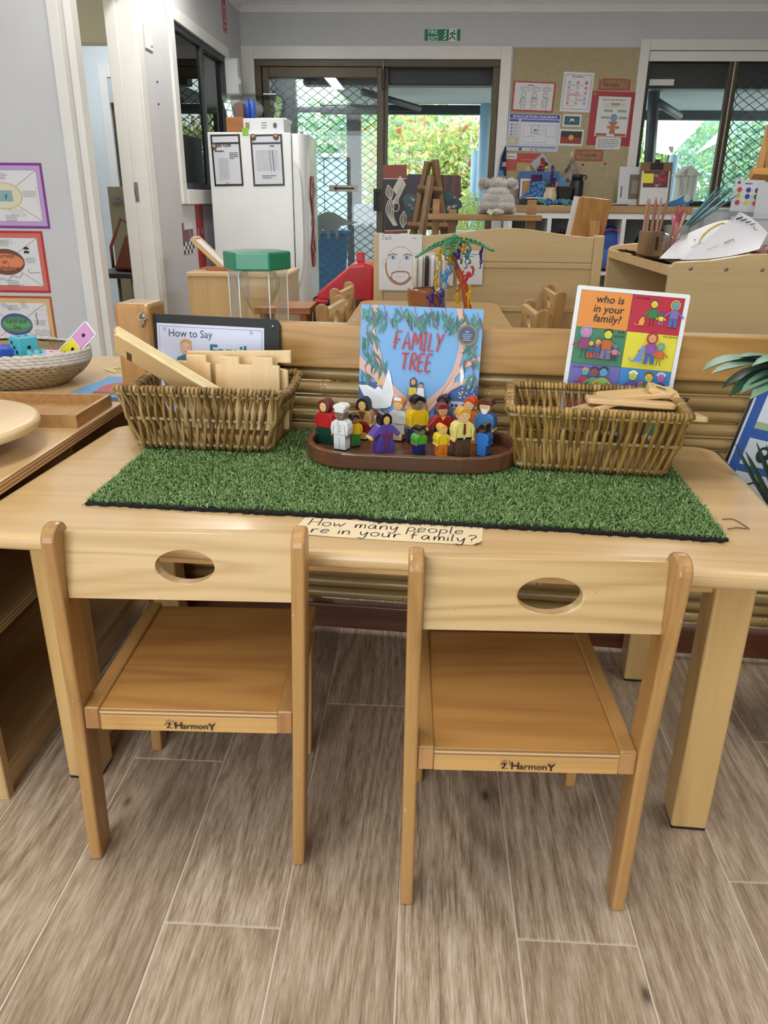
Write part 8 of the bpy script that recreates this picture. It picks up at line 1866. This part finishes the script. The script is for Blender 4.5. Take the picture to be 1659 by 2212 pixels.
# block of pencils and glass of pencils
bkx = at(1402, 540, 2.95); W_log = wood('rough_log_block', '#8a6b48', '#5f472e', 'Z', 6.0, 0.7, 0.0, 0.6)
pk = thing('pencil_block', 'split log block drilled to hold wooden pencils', 'pencil holder', (bkx.x, 2.95, DKZ+0.007)); ph_ = at(1402, 499, 2.95).z-DKZ-0.007
MB().hexa([(-0.037, -0.03, 0), (0.036, -0.032, 0), (0.038, 0.03, 0), (-0.035, 0.032, 0), (-0.034, -0.028, ph_), (0.036, -0.028, ph_), (0.034, 0.028, ph_), (-0.036, 0.028, ph_)], W_log).done('log', pk, 0.004); MB().span((0.012, -0.0335, ph_*.3), (0.02, -0.029, ph_*.8), flat('#2f2217', 0.9)).done('bark_split', pk)
ptop = at(1402, 428, 2.95).z-DKZ-0.007
for i, (dx, dy, l, tl) in enumerate(((-0.028, 0, 1.0, 0.02), (-0.014, 0.01, .98, -.02), (-0.004, -0.01, 1.03, .02), (0.006, 0.012, .97, 0), (0.014, -0.006, 1.02, .03), (0.026, 0.004, 1.0, .14))):
    q = thing('wooden_pencil', 'natural wooden pencil, %s from the left in the log block' % ('first', 'second', 'third', 'fourth', 'fifth', 'sixth')[i], 'pencil', (bkx.x+dx, 2.95+dy, DKZ+0.007+ph_-0.01), group='pencils in the log block'); q.rotation_euler = (0, tl, 0); hl = (ptop-ph_+0.01)*l
    MB().lathe([(0, 0), (0.0052, 0), (0.0052, hl*.86), (0.002, hl*.97)], flat(('#a87f68', '#b08a70', '#9a705c')[i % 3], 0.5), 6, smooth=False).done('shaft', q); MB().lathe([(0.002, hl*.97), (0, hl)], flat('#5a3a3a'), 6).done('tip', q)
gjx = at(1452, 560, 2.75)
gj = thing('pencil_glass', 'clear glass crammed with pink and red pencils', 'glass', (gjx.x, 2.75, DKZ+0.008)); gh = at(1452, 487, 2.75).z-DKZ-0.008
MB().lathe([(0, 0.0), (0.036, 0.0), (0.04, gh), (0.038, gh), (0.034, 0.004), (0, 0.004)], M_clear, 28).done('glass', gj)
rpn = random.Random(14); pcs = ['#b8606c', '#a8485a', '#c98a80', '#b05a8a', '#c46a58', '#d0a890', '#8a3a48', '#c9788a', '#b86a50']
for i in range(16):
    a = 2*PI*i/16; tl = rpn.uniform(0.08, 0.3); q = thing('colour_pencil', '%s pencil at the %s of the bunch in the clear glass' % (('rose', 'crimson', 'salmon', 'magenta', 'coral', 'buff', 'maroon', 'pink', 'red')[i % 9], ('left', 'left front', 'front left', 'near front', 'front', 'far front right', 'right front', 'near right', 'right', 'right back', 'back right', 'rear', 'back', 'far back left', 'left back', 'outer left')[i]), 'pencil', (gjx.x+0.02*math.cos(a+PI), 2.75+0.02*math.sin(a+PI), DKZ+0.014), group='pencils in the clear glass'); q.rotation_euler = (-tl*math.sin(a), tl*math.cos(a), 0); hl = rpn.uniform(0.14, 0.185)
    MB().lathe([(0, 0), (0.0042, 0), (0.0042, hl*.88), (0.0018, hl*.97)], flat(pcs[i % 9], 0.4), 6, smooth=False).done('shaft', q); MB().lathe([(0.0018, hl*.97), (0, hl)], flat('#5a2a3a'), 6).done('tip', q)
# teal pencils leaning right
for i in range(6):
    q = thing('teal_pencil', '%s teal or grey pencil from the left in the fan right of the glass' % ('first', 'second', 'third', 'fourth', 'fifth', 'sixth')[i], 'pencil', (at(1462+3*i, 470, 3.0).x, 2.98+0.012*i, at(1462, 470, 3.0).z-0.06), group='teal pencils fanning right'); q.rotation_euler = (0.1-0.05*i, 0.62+0.07*i, 0)
    MB().lathe([(0, 0), (0.0036, 0), (0.0036, 0.17+0.012*i), (0.001, 0.2+0.012*i)], flat(('#5a8f94', '#3f6f78', '#8aa8ac', '#2f5560', '#9ab4b8', '#4a7f88')[i], 0.35), 6, smooth=False).done('shaft', q)
q = thing('pencil_tumbler', 'grey cup behind the clear glass holding the teal pencils', 'cup', (at(1465, 480, 3.0).x, 3.0, DKZ+0.006)); MB().lathe([(0, 0), (0.034, 0), (0.038, 0.11), (0.035, 0.11), (0.03, 0.005), (0, 0.005)], flat('#8f979a', 0.3), 24).done('body', q)
# curling drawings
def curl(label, pts0, pts1, art, c='#d0d2da'):
    """sheet lofted between a lower and an upper edge (world points), gently curled"""
    n = 14; P0 = [Vector(q) for q in pts0]; P1 = [Vector(q) for q in pts1]; c0 = sum(P0+P1, Vector())/(len(P0)+len(P1))
    def bez(P, t):
        return P[0]*(1-t)**2+P[1]*2*t*(1-t)+P[2]*t*t
    t_ = thing('curled_drawing', label, 'drawing', c0, group='loose drawings on the pale unit'); vs = []
    for j in range(n+1):
        for i in range(n+1): vs.append(bez(P0, i/n).lerp(bez(P1, i/n), j/n)-c0)
    nv = len(vs); fs = [(j*(n+1)+i, j*(n+1)+i+1, (j+1)*(n+1)+i+1, (j+1)*(n+1)+i) for j in range(n) for i in range(n)]
    MB().add(vs+[v+Vector((0, 0.0008, -0.0006)) for v in vs], fs+[tuple(nv+k for k in reversed(f)) for f in fs], flat(c, 0.6), True).done('sheet', t_, fixn=False)
    pr = MB()
    for uv, w, col in art:
        V = [bez(P0, u).lerp(bez(P1, u), v)-c0+Vector((0, -0.003, 0.003)) for u, v in uv]; pr.tube(V, w, flat(col), 4, flat_=0.5)
    pr.done('crayon_marks', t_); return t_
Rr = 2.66
def Rp(px, py, dy=0.0): return at(px, py, Rr+dy)
arc_ = [(0.62+0.22*math.cos(a), 0.6+0.3*math.sin(a)) for a in [math.radians(d) for d in range(-60, 250, 14)]]
curl('white drawing with a yellow crayon ring on the pale unit', (Rp(1424, 558, -0.05), Rp(1500, 562, -0.045), Rp(1560, 550, -0.04)), (Rp(1470, 512, 0.1), Rp(1570, 462, 0.14), Rp(1590, 480, 0.12)), [(arc_, 0.0035, '#cfc04a'), ([(.35, .3), (.45, .4), (.4, .5)], .0015, '#8aa8c8'), ([(.6, .6), (.62, .62)], .003, '#55606a'), ([(.3, .55), (.33, .52)], .003, '#b86a5a')])
curl('white drawing with black child lettering curling up at the right', (Rp(1470, 561, -0.062), Rp(1560, 562, -0.06), Rp(1640, 538, -0.055)), (Rp(1598, 458, 0.1), Rp(1630, 470, 0.1), Rp(1659, 503, 0.06)), [([(.12+.13*k, .86), (.2+.13*k, .92)], .0042-.0006*k, '#2a2c33') for k in range(4)]+[([(.06, .8), (.02, .93), (.12, .95)], .001, '#2a2c33'), ([(.62, .86), (.66, .8), (.74, .8)], .001, '#2a2c33'), ([(.35, .35), (.42, .45), (.48, .42)], .003, '#c89a90'), ([(.2, .2), (.3, .3)], .0014, '#c8a898')])
# colour chart, white card, cloth bundle, grey bins at the far right of the deck
s_, p, w, h = taped('colour mixing chart with nine coloured circles, right of the window mullion', 1588, 388, 1640, 458, 3.15, '#cdd0d8', 'chart', name='colour_chart', tilt=D(2))
h0 = h
p.lines(-w*.15, h*.34, w*.4, h*.42, 1, '#5a5a78', .6, 3); p.ell(-w*.36, h*.4, .006, .006, '#8a3a3a', 8)
for j, row in enumerate((('#c4503a', '#3a3f8a', '#6a3a6a'), ('#d0c84a', '#3a3f8a', '#3a7f5a'), ('#b8404a', '#cfc23a', '#c8583a'))):
    for i, c in enumerate(row): p.ell(-w*.3+w*.3*i, h*.18-h*.2*j, w*.085, w*.085, c, 18)
    p.rect(-w*.17, h*.175-h*.2*j, -w*.12, h*.185-h*.2*j, '#55575d'); p.rect(w*.12, h*.175-h*.2*j, w*.18, h*.185-h*.2*j, '#55575d')
p.done(s_, 'chart_print')
MB().span((-w*.45, 0.002, -h/2-(s_.location.z-h/2-DKZ)+0.002), (w*.45, 0.012, -h*.3), flat('#9aa0a4', 0.4)).done('stand_back', s_)
s_, p, w, h = taped('blank white card standing right of the colour chart', 1640, 393, 1680, 500, 3.1, '#c9ccd2', 'card', name='blank_card'); MB().span((-w*.4, 0.002, -h/2-(s_.location.z-h/2-DKZ)+0.002), (w*.4, 0.012, -h*.3), flat('#9aa0a4', 0.4)).done('stand_back', s_)
for lab, x0, y0, x1, y1, Y in (('grey document box left of the colour chart', 1512, 450, 1590, 500, 3.2), ('pale grey box behind the curled drawings', 1596, 470, 1700, 520, 2.95)):
    a, b = at(x0, y0, Y), at(x1, y1, Y); t_ = thing('document_box', lab, 'box', ((a.x+b.x)/2, Y, DKZ+0.001)); hh_ = a.z-DKZ; ww_ = (b.x-a.x)/2
    MB().span((-ww_, 0, 0), (ww_, 0.09, hh_), flat('#9aa0a6', 0.5)).done('box', t_, 0.004); MB().span((-ww_*.7, -0.002, hh_*.3), (ww_*.75, 0.0, hh_*.92), flat('#b9bdc2', 0.5)).done('label_sheet', t_)
cbx = at(1655, 490, 2.8); cb_ = thing('cloth_bundle', 'crumpled black and coral patterned cloth at the right edge', 'cloth', (cbx.x, 2.82, DKZ+0.001)); Mc = NT('coral_print'); vc = Mc.coords((40, 40, 40), False); Mc.set(Mc.ramp(Mc.noise(vc, 1.0, 2.0), [(0.4, '#2a2a2c'), (0.48, '#8f8f8c'), (0.54, '#b8605a'), (0.62, '#7a3f40')]), 0.9)
mb = MB(); rcl = random.Random(5); zc_ = 0.05
for i in range(7): mb.ball((rcl.uniform(-.05, .07), rcl.uniform(-.03, .04), zc_*(0.35+0.1*i)), (0.055, 0.04, zc_*.3), Mc.m, 12, 8, Matrix.Rotation(rcl.uniform(-.8, .8), 3, 'Y'))
mb.done('folds', cb_)
# wooden easel top at the extreme right by the window
e2 = thing('window_easel', 'light wooden easel top at the right edge by the window', 'easel', (at(1648, 400, 5.2).x, 5.2, 0)); strut(e2, at(1668, 270, 5.2), ground(1610, 440, 5.2, 1590), 0.05, W_bamZ); strut(e2, at(1668, 270, 5.15), ground(1690, 440, 5.15, 1720), 0.05, W_bamZ); strut(e2, at(1622, 376, 5.12), at(1690, 380, 5.12), 0.06, W_bamX, 'cross_bar')

# ---- office and passage seen through the left doorway and window
cdx = atx(262, 402, -1.95)
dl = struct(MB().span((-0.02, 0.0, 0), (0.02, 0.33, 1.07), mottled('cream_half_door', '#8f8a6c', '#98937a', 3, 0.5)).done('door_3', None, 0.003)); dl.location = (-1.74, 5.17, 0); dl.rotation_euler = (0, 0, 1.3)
MB().box((-0.03, 0.27, 0.99), (0.03, 0.05, 0.03), M_steel).box((-0.045, 0.25, 0.985), (0.014, 0.08, 0.014), M_steel).done('lever_handle', dl, 0.003)
bt_ = thing('office_table', 'black-topped table with grey legs inside the office doorway', 'table', (-1.87, 4.85, 0)); bz_ = 0.59
MB().span((-0.13, -0.2, bz_-0.03), (0.15, 0.2, bz_), M_black).done('tabletop', bt_, 0.004)
for x, y in ((-0.1, -0.17), (0.12, -0.17), (-0.1, 0.17), (0.12, 0.17)): MB().tube([(x, y, 0), (x, y, bz_-0.03)], 0.012, M_steel, 8).done('leg', bt_)
hg = thing('handbag', 'brown leather handbag slumped on the black table', 'handbag', (-1.85, 4.85, bz_+0.001)); Ml = mottled('brown_leather', '#5f2f17', '#78411f', 10, 0.45)
MB().hexa([(-0.06, -0.06, 0.001), (0.09, -0.06, 0.001), (0.09, 0.07, 0.001), (-0.06, 0.07, 0.001), (0.02, -0.03, 0.2), (0.09, -0.03, 0.24), (0.09, 0.05, 0.24), (0.02, 0.05, 0.2)], Ml).done('bag_body', hg, 0.02, 3); MB().tube([(-0.055, -0.055, 0.02), (-0.05, -0.07, 0.14), (0.02, -0.05, 0.3), (0.08, 0.0, 0.24)], 0.01, Ml, 6).done('strap', hg)
for i, (y0, y1, l) in enumerate(((203, 274, 'top'), (290, 355, 'middle'), (371, 434, 'lowest'))):
    a, b = at((150, 164, 172)[i], y0, 6.75), at((191, 205, 213)[i], y1, 6.75)
    fo = thing('framed_picture', 'thin brown picture frame, %s of three in the office' % l, 'picture frame', ((a.x+b.x)/2, 6.735, (a.z+b.z)/2), group='frames on the office wall'); hx_, hz_ = (b.x-a.x)/2, (a.z-b.z)/2
    MB().span((-hx_, -0.01, -hz_), (hx_, 0.01, hz_), flat('#8a7a68', 0.5)).done('frame', fo, 0.003); MB().span((-hx_+.025, -0.013, -hz_+.025), (hx_-.025, -0.011, hz_-.025), flat('#b9c6d6', 0.3)).done('picture', fo)
a, b = at(200, 442, 6.75), at(224, 520, 6.75); on_ = sheet('office_notice', 'photo notice low on the office wall beside the window', 'notice', ((a.x+b.x)/2, 6.744, (a.z+b.z)/2), b.x-a.x, a.z-b.z, '#b3c0cf'); on_[1].rect(-.04, 0.0, .04, .12, '#4f5a52'); on_[1].rect(-.02, .02, .0, .1, '#22262a'); on_[1].lines(-.04, -.13, .04, -.02, 5, '#8fa0b4', .4, 2); on_[1].done(on_[0], 'notice_print')
rbz = at(230, 222, 6.72); struct(boxo('trim_9', None, (-2.54, 6.7, rbz.z), (LX-0.16, 6.715, 1.87), mottled('roller_blind', '#a9b2b8', '#b3bcc2', 3, 0.8)))
# batten lamp bodies on the ceiling, all but the first assumed
for i, (x, y, p_) in enumerate(BATTENS):
    L_ = 2.6 if y > 4 else 1.5
    t_ = thing('batten_lamp', 'white ceiling batten lamp out of view, %s' % ('nearest the fridge', 'assumed over the pale storage unit', 'assumed over the left chair', 'assumed over the right edge of the table')[i], 'lamp', (x, y, CEIL), group='ceiling batten lamps'); MB().span((-0.06, -L_/2, -0.07), (0.06, L_/2, -0.001), M_white).done('housing', t_, 0.004)
